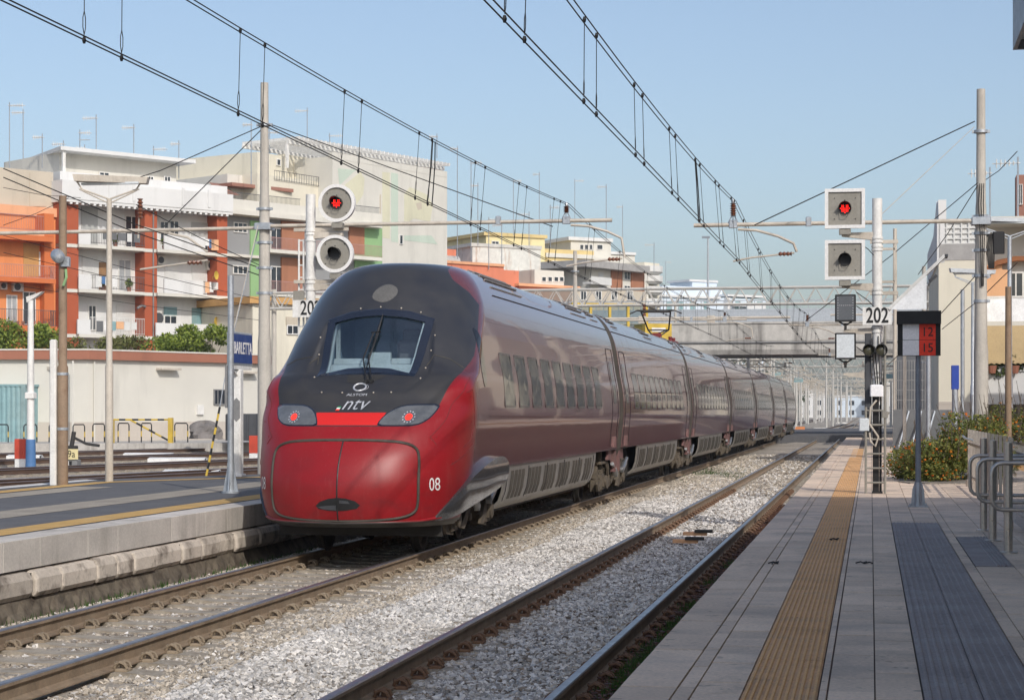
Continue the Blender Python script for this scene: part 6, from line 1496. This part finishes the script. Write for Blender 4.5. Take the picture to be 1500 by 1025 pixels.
block('apartment_building', 6.8, 20, 196, 214, 15, 'beige_wall', 'beige house beyond the road bridge, right of the line', 4, 6)
block('apartment_building', 6.5, 18, 262, 280, 15, 'cream_wall', 'cream house far beyond the road bridge, right of the line', 4, 5)
block('apartment_building', 14, 26, 96, 108, 17, 'salmon_light', 'tall salmon house behind the peach house', 5, 5)
block('apartment_building', 28.0, 40, 20, 70, 14, 'salmon', 'tall salmon house behind the station', 4, 8, front=False)
# canopy of the station: its dark corner hangs into the frame at the upper right, its shade lies over the near platform
t = thing('platform_canopy', (4.6, 10, ZP_), 'dark grey station canopy whose corner hangs in at the frame edge', 'canopy')
cxe = atY(1485, 25.6) - 4.6; zc0, zc1 = zz(85, cxe+4.6, 25.6) - ZP_, 0; zc1 = zc0 + .66
b = MB(); b.box(cxe, 2.4, -24, 15.0, zc0+.12, zc1-.03); b.build('roof', M['white_wall'], t); b = MB(); b.box(cxe-.05,cxe,-24,15.05,zc0,zc1); b.box(cxe,2.4,15.0,15.05,zc0,zc1); b.build('fascia', M['galv_dark'], t)
for y in (-18, -11, -4, 3, 10): b = MB(); b.bbox(-.15,.15,y-.15,y+.15,0,zc0+.12,.03); b.build('column', M['galv_dark'], t)
# wooden scraps lying between the rails of the near track
for u, v in ((1004,793),(1018,782)):
    d_ = gd(v, -.12); p = pt(u, v, d_); b = MB(); b.bbox(-.20,.20,-.06,.06,0,.06,.01,0); b.bbox(.0,.30,-.09,.02,.05,.10,.01,1); tag(b.build('wood_block', [M['peach'], M['black_dust']], loc=(p.x,p.y,-.14)), 'broken timber block lying between the near rails, ' + ('front one' if v > 790 else 'rear one'), 'block')
# =================== overhead line ===================
def sag(z0, z1, y, a, b, s): k = (y-a)/(b-a); return z0+(z1-z0)*k - s*4*k*(1-k)
def overhead(name, label, X, supports, zc, zm, sg, drops, jump, zig):
    t = thing(name, (X, supports[1], zc), label, 'overhead line'); O = Vector((X, supports[1], zc))
    def cx(y):                                     # stagger of the contact wire
        k = 0
        for i in range(len(supports)-1):
            if supports[i] <= y <= supports[i+1]: f = (y-supports[i])/(supports[i+1]-supports[i]); k = zig[i % 2]*(1-f)+zig[(i+1) % 2]*f
        return X + k
    def mz(y):
        for i in range(len(supports)-1):
            if supports[i] <= y <= supports[i+1]: return sag(zm, zm, y, supports[i], supports[i+1], sg)
        return zm
    ye = supports[-1]; b = MB(); ys_ = [y for y in np.arange(supports[0], min(ye, 260), 2.0)]
    for dx in (-.035, .035): b.tube([Vector((cx(y)+dx, y, zc + (.02 if y < 45 else 0)))-O for y in ys_], .0074, 5)
    b.build('contact_wire', M['wire'], t); b = MB()
    for dx in (-.03, .03): b.tube([Vector((X+.02+dx, y, mz(y)+(.01 if dx > 0 else 0)))-O for y in ys_], .0074, 5)
    b.build('messenger_wire', M['wire'], t)
    for y in drops:
        b = MB(); a, c = Vector((X+.02, y, mz(y)))-O, Vector((cx(y), y, zc))-O; b.tube([a, a.lerp(c,.72)], .0045, 4)
        e = a.lerp(c,.72); g_ = a.lerp(c,.95); w = Vector((.0,.03,0)); b.tube([e, e.lerp(g_,.3)+w, e.lerp(g_,.7)+w, g_, e.lerp(g_,.7)-w, e.lerp(g_,.3)-w, e], .0045, 4); b.lathe([(.012,-.03),(.02,0),(.012,.03)], c, 'z', 6); b.lathe([(.012,-.03),(.02,0),(.012,.03)], a, 'z', 6); b.build('dropper', M['wire'], t)
    for y in jump:
        for dy in (-.10, .08):
            b = MB(); a, c = Vector((X+.02, y+dy, mz(y)))-O, Vector((cx(y), y+dy*2, zc))-O; b.tube([a, a.lerp(c,.35)+Vector((0,.06,0)), a.lerp(c,.8)+Vector((0,.03,0)), c], .010, 5); b.build('jumper_cable', M['wire'], t)
    return mz, cx
def pairs(a, b, st): 
    q = []; y = a
    while y < b: q += [y-.45, y+.45]; y += st
    return q
SL = [-5, 45, 95, 145, 195, 245]; SRR = [-7.5, 42.5, 92.5, 142.5, 192.5, 242.5]
mzL, cxL = overhead('overhead_line', 'overhead line with droppers above the red train track', XL, SL, 5.25, 6.72, .55, pairs(12.6, 44, 4.4) + pairs(49, 140, 6), [30.8], (.12, -.12))
mzR, cxR = overhead('overhead_line', 'overhead line with droppers above the empty near track', XR, SRR, 5.12, 6.45, .50, pairs(11.8, 42, 4.3) + pairs(46, 140, 6), [32.9], (-.14, .14))
def wire(pts, label, r=.009, m='wire', group=None, name='stay_wire', cat='wire'):
    P = [Vector(p) for p in pts]; b = MB(); b.tube([p-P[0] for p in P], r, 5); tag(b.build(name, M[m], loc=P[0]), label, cat, group)
def insul(b, c, z0, z1, mi=1):                 # ribbed insulator column
    h = z1-z0; b.lathe([(.035 if k % 2 else .075, z0+h*k/10) for k in range(11)], (c[0],c[1],0), 'z', 10, mi)
def support(X, Y, zb, xend, Xt, zm, zc, label, side_):
    t = thing('cantilever_beam', (X, Y, zb), label, 'beam', 'tube beams holding the overhead line'); b = MB(); L = xend-X
    b.tube([(0,-.13,0),(L,-.13,0)], .045, 8); xt = Xt-X; q = abs(L)/L
    b.build('beam_tube', M['beige_paint'], t, smooth=50)
    b = MB(); b.bbox(-.2,.2,-.2,.2,-.08,.08,.02); b.bbox(xt-.09,xt+.09,-.20,-.06,-.07,.10,.02); b.bbox(xt-q*1.6-.06,xt-q*1.6+.06,-.19,-.07,-.06,.14,.02); b.build('beam_clamp', M['galv'], t)
    b = MB()
    for dx, dy in ((-.1,0),(.1,0),(0,-.08)): b.tube([(xt+dx,-.13+dy,.05),(xt,-.13,.24)], .014, 5, 0)
    insul(b, (xt,-.13), .2, zm-zb-.06); b.lathe([(.02,zm-zb-.08),(.04,zm-zb-.02),(.02,zm-zb+.04)], (xt,-.13,0), 'z', 8); b.build('insulator', [M['galv'], M['insulator']], t, smooth=30)
    b = MB(); r_ = zc-zb
    b.tube([(xt+q*(-.1),-.13,-.08),(xt-q*.5,-.13,-.10),(xt-q*.95,-.13,-.22),(xt-q*1.22,-.13,-.42),(xt-q*1.25,-.13,r_+.12)] if side_ < 0 else [(xt+.1,-.13,-.10),(xt+.5,-.13,-.13),(xt+.95,-.13,-.26),(xt+1.28,-.13,-.42),(xt+1.35,-.13,r_+.22)], .03, 7)
    s_ = 1.3*side_; b.tube([(xt+s_,-.13,r_+.20),(xt+s_*.3,-.13,r_+.11),(xt,-.10,r_+.04)], .02, 6)
    b.build('steady_arm', M['beige_paint'], t, smooth=50); b = MB(); b.lathe([(.05 if k % 2 else .025, -.14+.04*k) for k in range(8)], (xt+s_*.85,-.13,r_+.18), 'x', 8); b.build('insulator', M['insulator'], t)
# beams: the near one for each line, then the next ones down the line
support(2.28, 42.5, 5.94, -3.75, XR, 6.45, 5.12, 'beige tube beam from the right-hand mast over the empty track', 1)
support(-14.2, 45, 6.33, -5.85, XL, 6.72, 5.25, 'beige tube beam from the far platform mast over the red train', 1)
ML = conc_mast(-14.2, 45, -.25, 9.75, .165, .105, 'tall round concrete mast standing at the end of the far platform')
t = thing('cantilever_beam', (-14.2,45.1,6.30), 'beige tube beam reaching left from the concrete mast over the yard', 'beam', 'tube beams holding the overhead line'); b = MB(); b.tube([(0,-.13,0),(-14,-.13,-.05)], .045, 8); b.build('beam_tube', M['beige_paint'], t, smooth=50)
b = MB(); xq = atY(206,45)+14.2; b.tube([(xq,-.13,.0),(xq,-.13,.3)], .02, 6); insul(b, (xq,-.13), .3, .75, 0); b.tube([(xq+.1,-.13,.05),(xq+1.2,-.13,-.2),(xq+1.7,-.13,-.55)], .03, 6, 1); b.tube([(xq+1.7,-.13,-.75),(xq,-.13,-.95)], .025, 6, 1); b.lathe([(.06 if k % 2 else .03, 1.2+.05*k) for k in range(8)], (xq,-.13,-.8), 'x', 8, 0); b.tube([(xq,-.13,.75),(xq-.05,-.13,-.2)], .02, 5, 1)
b.build('steady_arm', [M['insulator'], M['beige_paint']], t)
for k, Y in enumerate((95, 145, 195)):
    tree_copy(ML, loc=(-14.2, Y, -.25), label=('round concrete mast rising right behind the red train roof', 'second concrete mast beyond the train, before the road bridge', 'concrete mast seen below the road bridge')[k])
    if k < 2: support(-14.2, Y, 6.33, -5.85, XL, 6.72, 5.25, ('tube beam over the train at the lattice gantry', 'tube beam over the train close to the road bridge')[k], 1)
    conc_mast(2.4, Y-2.5, -.25, 8.6, .155, .1, ('concrete mast of the near line behind the signal ladder', 'concrete mast of the near line at the road bridge', 'concrete mast of the near line beyond the bridge')[k])
    if k < 2: support(2.4, Y-2.5, 5.94, -3.75, XR, 6.45, 5.12, ('tube beam over the empty track beyond the signal', 'tube beam over the empty track near the road bridge')[k], 1)
# stays and cross wires
dm = dep(2.28,42.5); p = pt(1428,178,dm); q = pt(1105,330,dm+.1); wire([p, q], 'dark stay wire from the mast top down to the beam over the empty track', .013)
wire([pt(1427,186,dm), pt(1285,320,33.8)], 'pale thin wire slanting from the mast top behind the square signal', .007, 'beige_paint')
for k, (a, c) in enumerate((((1432,268),(1180,470)),((1432,272),(1345,402)),((1490,222),(1437,268)),((1428,405),(1300,535)),((1490,385),(1380,482)))):
    wire([pt(*a, dm-.2), pt((a[0]+c[0])/2, (a[1]+c[1])/2+5, dm+4), pt(*c, dm+10)], ('cable falling from the mast to the far signals','cable falling steeply from the mast behind the solar panel','cable reaching the mast from beyond the frame edge','cable from the mast down behind the number board','cable crossing the cream house front')[k], .010)
d0 = dep(-14.2,45); wire([pt(388,183,d0), pt(235,250,d0+1), pt(172,270,d0+2)], 'dark stay wire from the concrete mast towards the white house roof', .012); wire([pt(385,188,d0), pt(240,332,d0)], 'steep dark stay wire from the concrete mast to the yard beam', .012)
wire([pt(398,183,d0), pt(810,332,dep(-7.4,46))], 'stay wire from the concrete mast to the beam end over the train', .012)
for k, (a, c) in enumerate((((5,247),(385,394)),((5,260),(385,405)),((5,275),(118,290)),((5,345),(385,440)),((5,370),(388,452)),((5,415),(388,470)),((5,330),(100,290)),((200,300),(388,392)))):
    wire([pt(*a, 43), pt((a[0]+c[0])/2, (a[1]+c[1])/2+(7 if k < 2 else 3), 45), pt(*c, 47)], ('overhead wire crossing the yard','second overhead wire crossing the yard just below the first','thin feeder wire at the brown mast top','thin yard wire before the orange house','thin yard wire before the white balconies','lowest thin yard wire before the trees','thin wire rising to the brown mast top','dark yard wire meeting the concrete mast')[k], (.013,.013,.007,.007,.007,.006,.007,.010)[k])
wire([pt(343,480,45.5), pt(378,330,46.5)], 'pale stay wire rising beside the concrete mast', .009, 'beige_paint')
# =================== bridge, gantries, far houses and the distant yard ===================
# road bridge over the lines
YB = 143.0; db = dep(-6, YB); zv = lambda v: HC-(v-VH)/FPX*db
t = thing('road_bridge', (-30, YB, 0), 'grey concrete road bridge with railings crossing over the railway', 'bridge')
b = MB(); z0, z1, z2 = zv(519), zv(499), zv(471); L0, L1 = -6, 75
b.prism([(.0,z0),(10,z0),(10,z1),(-.15,z1),(-.15,z0+.35)], L0, L1, 'x'); b.build('girder', M['bridge_concrete'], t)
b = MB(); b.prism([(-.18,z1+.004),(-.18,z2),(10.2,z2),(10.2,z1+.004)], L0-2, L1, 'x'); b.build('deck_edge', M['bridge_concrete'], t)
b = MB(); b.tube([(L0,-.22,z1-.12),(L1,-.22,z1-.10)], .06, 8); b.build('service_pipe', M['mid_grey'], t)
b = MB(); b.box(L0-2,L1,-.25,-.182,z2-.14,z2-.01); b.build('cornice', M['bridge_concrete'], t)
b = MB(); x = L0-2
while x < L1: b.box(x,x+.06,-.05,.02,z2,z2+1.55); x += .55
b.box(L0-2,L1,-.06,.03,z2+1.5,z2+1.58); b.box(L0-2,L1,-.06,.03,z2+.75,z2+.8); b.box(L0-2,L1,11,11.08,z2,z2+1.5); b.build('bridge_railing', M['galv'], t)
b = MB(); b.box(L0-3,L0+3,.2,9.8,-.3,z0); b.box(40,46,.2,9.8,-.3,z0); b.build('abutment', M['bridge_concrete'], t)
# yellow framed noise screen of the stair tower at the left end of the bridge
f = Fac(838, 118, 985, 120, 'stair_tower', 'yellow framed glazed stair tower at the left end of the bridge', 'tower')
b = MB()
for u in (840,864,892,919,946): f.bx(b, u, 446, u+3.5, 480, -.08, .08)
f.bx(b, 838, 444, 948, 447, -.1, .1); f.bx(b, 945, 474, 984, 503, -.3, 1.5); f.part(b, 'yellow_frame', 'yellow_paint'); b = MB(); f.bx(b, 841, 448, 947, 478, .1, .16); f.part(b, 'glass_screen', 'clear_glass')
b = MB(); f.bx(b, 838, 478, 984, 640, 1.6, 5); f.part(b, 'tower_wall', 'roof_grey'); b = MB(); f.bx(b, 955, 480, 975, 486, -.33, -.3); f.part(b, 'white_panel', 'white_paint')
# lattice gantries
def gantry(Y, x0, x1, z0, z1, label, legs):
    t = thing('lattice_gantry', (x0, Y, 0), label, 'gantry', 'lattice gantries across the lines'); b = MB(); r = .055
    for y in (-.35, .35):
        b.tube([(0,y,z0),(x1-x0,y,z0)], r, 6); b.tube([(0,y,z1),(x1-x0,y,z1)], r, 6); x = 0; st = (z1-z0)*1.15
        while x + st <= x1-x0+.01: b.tube([(x,y,z0),(x+st/2,y,z1),(x+st,y,z0)], r*.7, 5); x += st
    b.build('lattice_beam', M['lattice_paint'], t)
    for x in legs: b = MB(); b.tube([(x-x0,0,-.3),(x-x0,0,z1+.2)], .14, 10); b.build('leg', M['mast'], t, smooth=40)
    return t
d_ = 100; zt, zb2 = HC+(VH-420)/FPX*d_, HC+(VH-444)/FPX*d_
gantry(101.5, -32, 3.2, zb2, zt, 'grey lattice gantry spanning the lines in front of the road bridge', (-31.5, 2.9))
t = thing('tube_beam', (-21, 100.2, zb2-.75), 'tube beam with switches hanging under the lattice gantry', 'beam'); b = MB(); b.tube([(0,0,0),(17,0,0)], .07, 7); b.tube([(19,0,.1),(23.5,0,.1)], .05, 7)
for x in (2,6,9.5,13): b.bbox(x-.2,x+.2,-.1,.1,-.25,.12,.02)
b.build('beam_tube', M['beige_paint'], t)
b = MB(); b.lathe([(.1 if k % 2 else .05, .08*k) for k in range(9)], (9.6,0,.1), 'z', 8); b.build('insulator', M['insulator'], t)
# slim lamp mast against the sky
t, zt, d_ = pole('lamp_mast', 1037, 470, 348, 9.5, .1, .06, 'galv', 'very slim lamp mast on the bridge against the sky', 'lamp post', d=150); b = MB(); b.box(-.45,.15,-.1,.1,zt-.05,zt+.1); b.build('lamp_head', M['galv_dark'], t)
# masts, gantries and trees of the yard that shrinks into the distance
mk_ = None; rr = random.Random(12)
for Y in (158,168,180,192,204,216,230,244,258,274,290,308,326,346,368,392,418,446,476,510,548):
    for X in (-26,-18.5,-14.5,-11.8,-9.7,2.8) if Y < 250 else (-18,-13.5,-11.2,-9.6,-5.0,1.2,3.2):
        x = X + rr.uniform(-.7,.7)
        if mk_ is None:
            t = thing('yard_mast', (x,Y,-.25), 'pale slender mast in the rank of masts beyond the road bridge', 'mast', 'masts of the distant yard'); b = MB(); b.lathe([(.15,0),(.10,8.2),(0,8.2)], (0,0,0), 'z', 9); b.build('post', M['lattice_paint'], t, smooth=40)
            b = MB(); b.tube([(0,0,6.3),(3.4,0,6.3)], .05, 5); b.tube([(0,0,7.7),(2.9,0,6.35)], .025, 4); b.tube([(2.4,0,6.3),(3.2,0,5.7),(3.1,0,5.35)], .035, 4); b.tube([(3.2,0,5.55),(1.9,0,5.35)], .03, 4); b.lathe([(.09 if k % 2 else .05, 6.35+.06*k) for k in range(7)], (2.9,0,0), 'z', 6); b.build('bracket_arm', M['beige_paint'], t); mk_ = t
        else:
            c = tree_copy(mk_, loc=(x,Y,-.25), rz=(math.pi if rr.random() < .4 else 0) if X < 0 else math.pi); c.scale = (1,1,rr.uniform(.88,1.05))
for Y in (166, 205, 245, 300, 370):
    gantry(Y, -36, 3.2, 6.5, 7.3, 'distant lattice gantry %s' % {166:'just beyond the road bridge',205:'second beyond the road bridge',245:'third beyond the road bridge',300:'fourth beyond the road bridge',370:'last one before the haze'}[Y], (-35.5, 3.0))
for X in (-30,-25,-20,-16.5,-13,-10.5,-8.2,-6.9,-4.9,-2.9):
    P = []
    for Y0 in range(150, 520, 45):
        for k in range(5): y = Y0+9*k; P.append((X, y, sag(7.0,7.0,y,Y0,Y0+45,.9)))
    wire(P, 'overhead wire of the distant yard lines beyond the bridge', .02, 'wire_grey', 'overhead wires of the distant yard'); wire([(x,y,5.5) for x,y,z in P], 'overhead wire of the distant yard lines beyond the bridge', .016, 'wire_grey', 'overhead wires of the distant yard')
# turnouts and rails beyond the train
for k, (a, c, e) in enumerate((((-14,150),(-11.5,260),(-12.5,480)),((-18,150),(-16,260),(-17,480)),((-23,155),(-21,260),(-22,480)),((-6.9,175),(-4.2,225),(-3.2,300)))):
    for s in (-.75,.75): rail([(a[0]+s,a[1],0),(c[0]+s,c[1],0),(e[0]+s,e[1],0)], 'rusty rail of the distant lines beyond the tail of the train', 'rail_rust', 'rails of the distant lines')
for u0, u1, v, d_ in ((1186,1218,632,None),(1225,1243,619,None),(1192,1210,627,None)):
    d_ = gd(v, -.1); p, q = pt(u0,v,d_), pt(u1,v,d_); b = MB(); b.box(0,(q-p).length,-.3,.3,-.1,.06); tag(b.build('cable_cover', M['white_paint'], loc=(p.x,p.y,-.1)), 'white cover board across the sleepers of the distant points', 'cover board', 'white cover boards at the distant points')
rr = np.random.default_rng(9)
for k, (X, Y, w, h, n, m) in enumerate(((-23.5,262,6,12,7000,'leaf_dark'),(-21,296,6,13,6000,'leaf_dark'),(-19.5,335,6,10,4500,'leaf_dark'),(-25,232,5,9,4500,'leaf'),(-17.5,400,6,9,3500,'leaf_dark'),(10,200,4,5,2500,'leaf_dark'),(9,150,3,5,2500,'leaf'),(-42,205,6,9,4000,'leaf_dark'))):
    tree('far_tree', (X,Y,-.3), clumps(12,(w*.6,w*.6,h-2),2.0,30+k,2.5), n, m, ('dark tree left of the far masts, nearest the train tail','tall dark tree behind the far masts','dark tree in the middle of the far masts','bright tree under the left part of the bridge','farthest dark tree by the vanishing tracks','dark tree right of the far tracks','green tree by the bridge foot on the right','dark tree hidden far left under the bridge')[k], 'tree', .38, 40+k, None, .2)
for k, (X, Y, w_, h_, m, lab) in enumerate(((-30,640,16,9,'white_wall','white block closing the view beyond the far masts'),(-12,660,12,7,'blue_white','pale blue block at the vanishing point of the tracks'),(2,650,20,11,'off_white','pale tall block just right of the vanishing tracks'),(-55,600,22,10,'cream_wall','cream block beyond the far trees'),(-2,700,5,14,'white_wall','narrow white tower at the vanishing point'))):
    t = thing('far_block', (X,Y,-.3), lab, 'building'); b = MB(); b.box(0,w_,0,10,0,h_); b.build('wall', M[m], t); b = MB(); b.box(-.3,w_+.3,-.3,10.3,h_,h_+.4); b.build('roof', M['white_wall'], t)
    for i in range(int(w_//4)):
        for j in range(int(h_//3.2)): b = MB(); b.box(1+i*4,2.6+i*4,-.06,0,.9+j*3.2,2.4+j*3.2); b.build('window', M['window_glass'], t)
t = thing('far_shed', (-1, 420, -.3), 'pale shed front far down the tracks', 'shed'); b = MB(); b.prism([(0,0),(11,0),(11,4.2),(5.5,5.4),(0,4.2)], 0, 12, 'y'); b.build('shed_wall', M['white_wall'], t); b = MB(); [b.box(1+2.6*k,2.6+2.6*k,-.05,0,.2,3.2) for k in range(4)]; b.build('shed_door', M['roof_grey'], t)
for (X, Y, lab) in ((-9.5,205,'small blue signal hood among the far masts, nearest'),(-8.6,240,'small blue signal hood among the far masts, second'),(2.0,215,'small blue signal hood right of the far tracks'),(-13,222,'small blue signal hood left among the far masts')):
    t = thing('blue_board', (X,Y,5.4), lab, 'board'); b = MB(); b.bbox(-.55,.55,-.2,.2,0,.5,.05); b.build('board', M['teal'], t); b = MB(); b.tube([(0,0,.5),(0,0,1.4)], .04, 5); b.build('hanger', M['galv'], t)
t = thing('barrier_board', (pt(1172,612,185).x, 182, -.2), 'orange and white striped barrier beyond the tail of the train', 'barrier'); b = MB(); b.box(-.5,.6,0,.08,.05,.7,0); b.box(-.5,.6,-.02,0,.3,.42,1); b.box(-.5,-.25,-.02,0,.5,1.9,1); b.build('board', [M['orange_wall'], M['white_paint']], t)
# houses behind the train, left of the bridge
f = Fac(560, 172, 850, 188, 'low_building', 'salmon low building with flat roofs right behind the train roof', 'building')
b = MB(); f.bx(b, 590, 384, 738, 640, 0, 14); f.bx(b, 738, 396, 760, 640, .5, 12); f.bx(b, 760, 420, 850, 640, .3, 12); f.part(b, 'wall', 'salmon'); b = MB(); f.bx(b, 560, 381, 739, 385, -.15, 14); f.bx(b, 760, 417, 850, 421, -.1, 12); f.part(b, 'roof_edge', 'salmon_light')
b = MB(); f.bx(b, 632, 368, 640, 382, 2, 5); f.bx(b, 650, 365, 668, 382, 2, 5); build_each(b, 'chimney', M['salmon'], f.t); b = MB()
for u0, u1 in ((590,622),(654,690)): z_ = f.z(600,376); b.tube([(f.a(u0),2,z_),(f.a(u1),2,z_)], .55, 12)
build_each(b, 'air_duct', M['duct'], f.t)
f = Fac(690, 190, 800, 194, 'roof_tank', 'large white sheet-metal tank streaked with rust on the flat roofs', 'tank')
b = MB(); f.bx(b, 692, 362, 792, 640, 0, 7); f.part(b, 'tank_wall', 'rusty_white'); b = MB(); f.bx(b, 690, 358, 794, 363, -.1, 7.1); f.part(b, 'tank_rim', 'duct')
f = Fac(790, 186, 828, 188, 'roof_house', 'low white roof house with a row of small windows beside the rusty tank', 'building')
b = MB(); f.bx(b, 783, 396, 826, 640, 0, 6); f.part(b, 'wall', 'off_white')
for u in (793,802,811,819): f.win(u, 405, u+7, 413, -.02, panes=1)
f = Fac(705, 215, 860, 222, 'apartment_building', 'yellow house with roof cabin behind the rusty tank', 'building')
b = MB(); f.bx(b, 712, 347, 798, 640, 0, 10); f.part(b, 'wall', 'pale_yellow'); b = MB(); f.bx(b, 709, 342, 802, 347, -.2, 10.2); f.part(b, 'roof', 'yellow_wall'); f.win(720, 353, 731, 362, -.02); f.win(735, 359, 740, 370, -.02, 'wood', panes=1)
b = MB(); f.bx(b, 798, 366, 870, 640, 1, 10); f.part(b, 'side_wall', 'yellow_wall'); b = MB(); f.bx(b, 800, 372, 872, 378, .8, 9); f.part(b, 'cornice', 'off_white')
f.win(808,382,816,396,.98); f.win(824,382,832,396,.98); f.win(845,384,853,398,.98)
f = Fac(790, 224, 935, 230, 'apartment_building', 'white house with flat roof cabin left of the brick tower house', 'building')
b = MB(); f.bx(b, 836, 352, 895, 640, 0, 10); f.bx(b, 895, 372, 930, 640, .5, 10); f.bx(b, 870, 378, 905, 640, -1, 1); f.part(b, 'wall', 'off_white'); b = MB(); f.bx(b, 833, 348, 898, 353, -.3, 10); f.bx(b, 893, 369, 932, 373, .3, 10); f.part(b, 'roof', 'white_wall')
for q in ((849,358,855,366),(856,358,862,366),(863,358,868,366),(874,358,883,366)): f.win(*q, y=-.02, panes=1)
f = Fac(862, 205, 968, 216, 'apartment_building', 'brick-brown tower house with rounded grey corner balconies', 'building')
b = MB(); f.bx(b, 864, 394, 950, 640, 0, 12); f.part(b, 'wall', 'off_white'); [(lambda b: (f.bx(b, u0, 397, u1, 640, -.12, 0), f.part(b, 'brick_panel', 'brick_brown')))(MB()) for u0, u1 in ((896,912),(925,944))]
b = MB(); f.bx(b, 858, 385, 952, 395, -1.2, 12); f.part(b, 'roof', 'roof_grey')
b = MB()
for v in (414, 432, 452): f.bx(b, 866, v, 896, v+3, -1.0, .1); f.bx(b, 866, v-8, 896, v, -1.0, -.9)
for v in (402, 416, 432, 450): b.lathe([(1.5,0),(1.9,.25),(1.9,.9),(1.8,.9)], (f.a(957),1.0,f.z(957,v)), 'z', 16)
build_each(b, 'balcony', M['shutter_light'], f.t); b = MB(); f.bx(b, 944, 385, 966, 640, .8, 6); f.part(b, 'corner_tower', 'cream_wall')
for v in (398,418,436): f.win(914,v,923,v+12,-.02); f.shut(876,v+1,884,v+12,-.02,'shutter_light')
f = Fac(838, 178, 946, 184, 'apartment_building', 'beige house low behind the lattice gantry', 'building')
b = MB(); f.bx(b, 838, 424, 946, 640, 0, 8); f.part(b, 'wall', 'beige_wall')
for u in (850,872,895,918): f.win(u,426,u+9,440,-.02)
f = Fac(964, 330, 1135, 345, 'apartment_building', 'pale blue-white modern block above the bridge', 'building')
b = MB(); f.bx(b, 968, 436, 1122, 640, 0, 14); f.bx(b, 970, 420, 1058, 440, 3, 12); f.bx(b, 1014, 412, 1050, 424, 4, 10); f.part(b, 'wall', 'blue_white'); b = MB(); f.bx(b, 966, 433, 1056, 436, -.4, 3); f.bx(b, 1066, 432, 1122, 435, -.4, 3); f.bx(b, 1072, 446, 1122, 449, -1.2, .1); f.bx(b, 1010, 410, 1052, 413, 3.8, 10); f.part(b, 'roof', 'white_wall')
for u in (976,992,1010,1030,1076,1094,1108): f.win(u, 441, u+9, 455, -.02, 'teal', panes=1)
b = MB(); f.bx(b, 1066, 436, 1070, 640, -1, 0); f.bx(b, 1094, 449, 1122, 458, -1.2, -1.1); build_each(b, 'balcony', M['white_wall'], f.t)
# a green rise with houses far left behind everything keeps the horizon closed
for k, (x0, y0, w_, h_, m) in enumerate(((-190,300,60,13,'off_white'),(-130,330,40,12,'cream_wall'),(-82,310,30,11,'salmon_light'),(-260,320,60,14,'cream_wall'))):
    t = thing('apartment_building', (x0,y0,0), ('wide pale house in the far row, left','cream house in the far row, middle','salmon house in the far row behind the train','cream house at the far left of the row')[k], 'building'); b = MB(); b.box(0,w_,0,12,-.4,h_); b.build('wall', M[m], t); b = MB(); b.box(-.4,w_+.4,-.4,12.4,h_,h_+.5); b.build('roof', M['roof_grey'], t)
# =================== light, air, camera ===================
AZ, EL = math.atan2(.555, -.83), R(36)                # the sun stands behind the photographer's right shoulder
sdir = Vector((math.sin(AZ)*math.cos(EL), math.cos(AZ)*math.cos(EL), math.sin(EL)))
li = bpy.data.lights.new('sun', 'SUN'); li.energy = 2.5; li.angle = R(.5); li.color = (1,.945,.87)
so_ = bpy.data.objects.new('sun', li); COL.objects.link(so_); so_.location = (20,-20,40); so_.rotation_euler = sdir.to_track_quat('Z','Y').to_euler()
w = bpy.data.worlds.new('World'); SC.world = w; w.use_nodes = True; t = w.node_tree; bg_ = t.nodes['Background']
sk = t.nodes.new('ShaderNodeTexSky'); sk.sky_type = 'NISHITA'; sk.sun_disc = False; sk.sun_elevation = EL; sk.sun_rotation = AZ
sk.air_density = 1.0; sk.dust_density = 2.5; sk.ozone_density = 2.6; sk.altitude = 0
hs = t.nodes.new('ShaderNodeHueSaturation'); hs.inputs['Saturation'].default_value = .9; t.links.new(sk.outputs[0], hs.inputs['Color']); t.links.new(hs.outputs[0], bg_.inputs[0]); bg_.inputs[1].default_value = .14
hz = MB(); hz.box(-330,330,-60,760,-1.6,60)
hm = bpy.data.materials.new('haze'); hm.use_nodes = True; ht = hm.node_tree; ht.nodes.remove(ht.nodes['Principled BSDF'])
pv_ = ht.nodes.new('ShaderNodeVolumePrincipled'); pv_.inputs['Color'].default_value = (.86,.92,1,1); pv_.inputs['Density'].default_value = .00024
ht.links.new(pv_.outputs[0], ht.nodes['Material Output'].inputs['Volume'])
tag(hz.build('haze', hm), kind='stuff')
ca = bpy.data.cameras.new('camera'); co_ = bpy.data.objects.new('camera', ca); COL.objects.link(co_)
co_.location = (0,0,HC); co_.rotation_euler = (R(90), 0, TH); ca.sensor_fit = 'HORIZONTAL'; ca.sensor_width = 36; ca.lens = 36*FPX/1500; ca.shift_x = 0; ca.shift_y = (VH-512.5)/1500
ca.clip_start = .1; ca.clip_end = 6000; SC.camera = co_
SC.view_settings.view_transform = 'Standard'; SC.view_settings.look = 'None'; SC.view_settings.exposure = .13; SC.view_settings.gamma = 1
SC.render.film_transparent = False
try:
    SC.cycles.max_bounces = 6; SC.cycles.use_denoising = True; SC.cycles.transparent_max_bounces = 12; SC.cycles.sample_clamp_indirect = 6
except Exception: pass
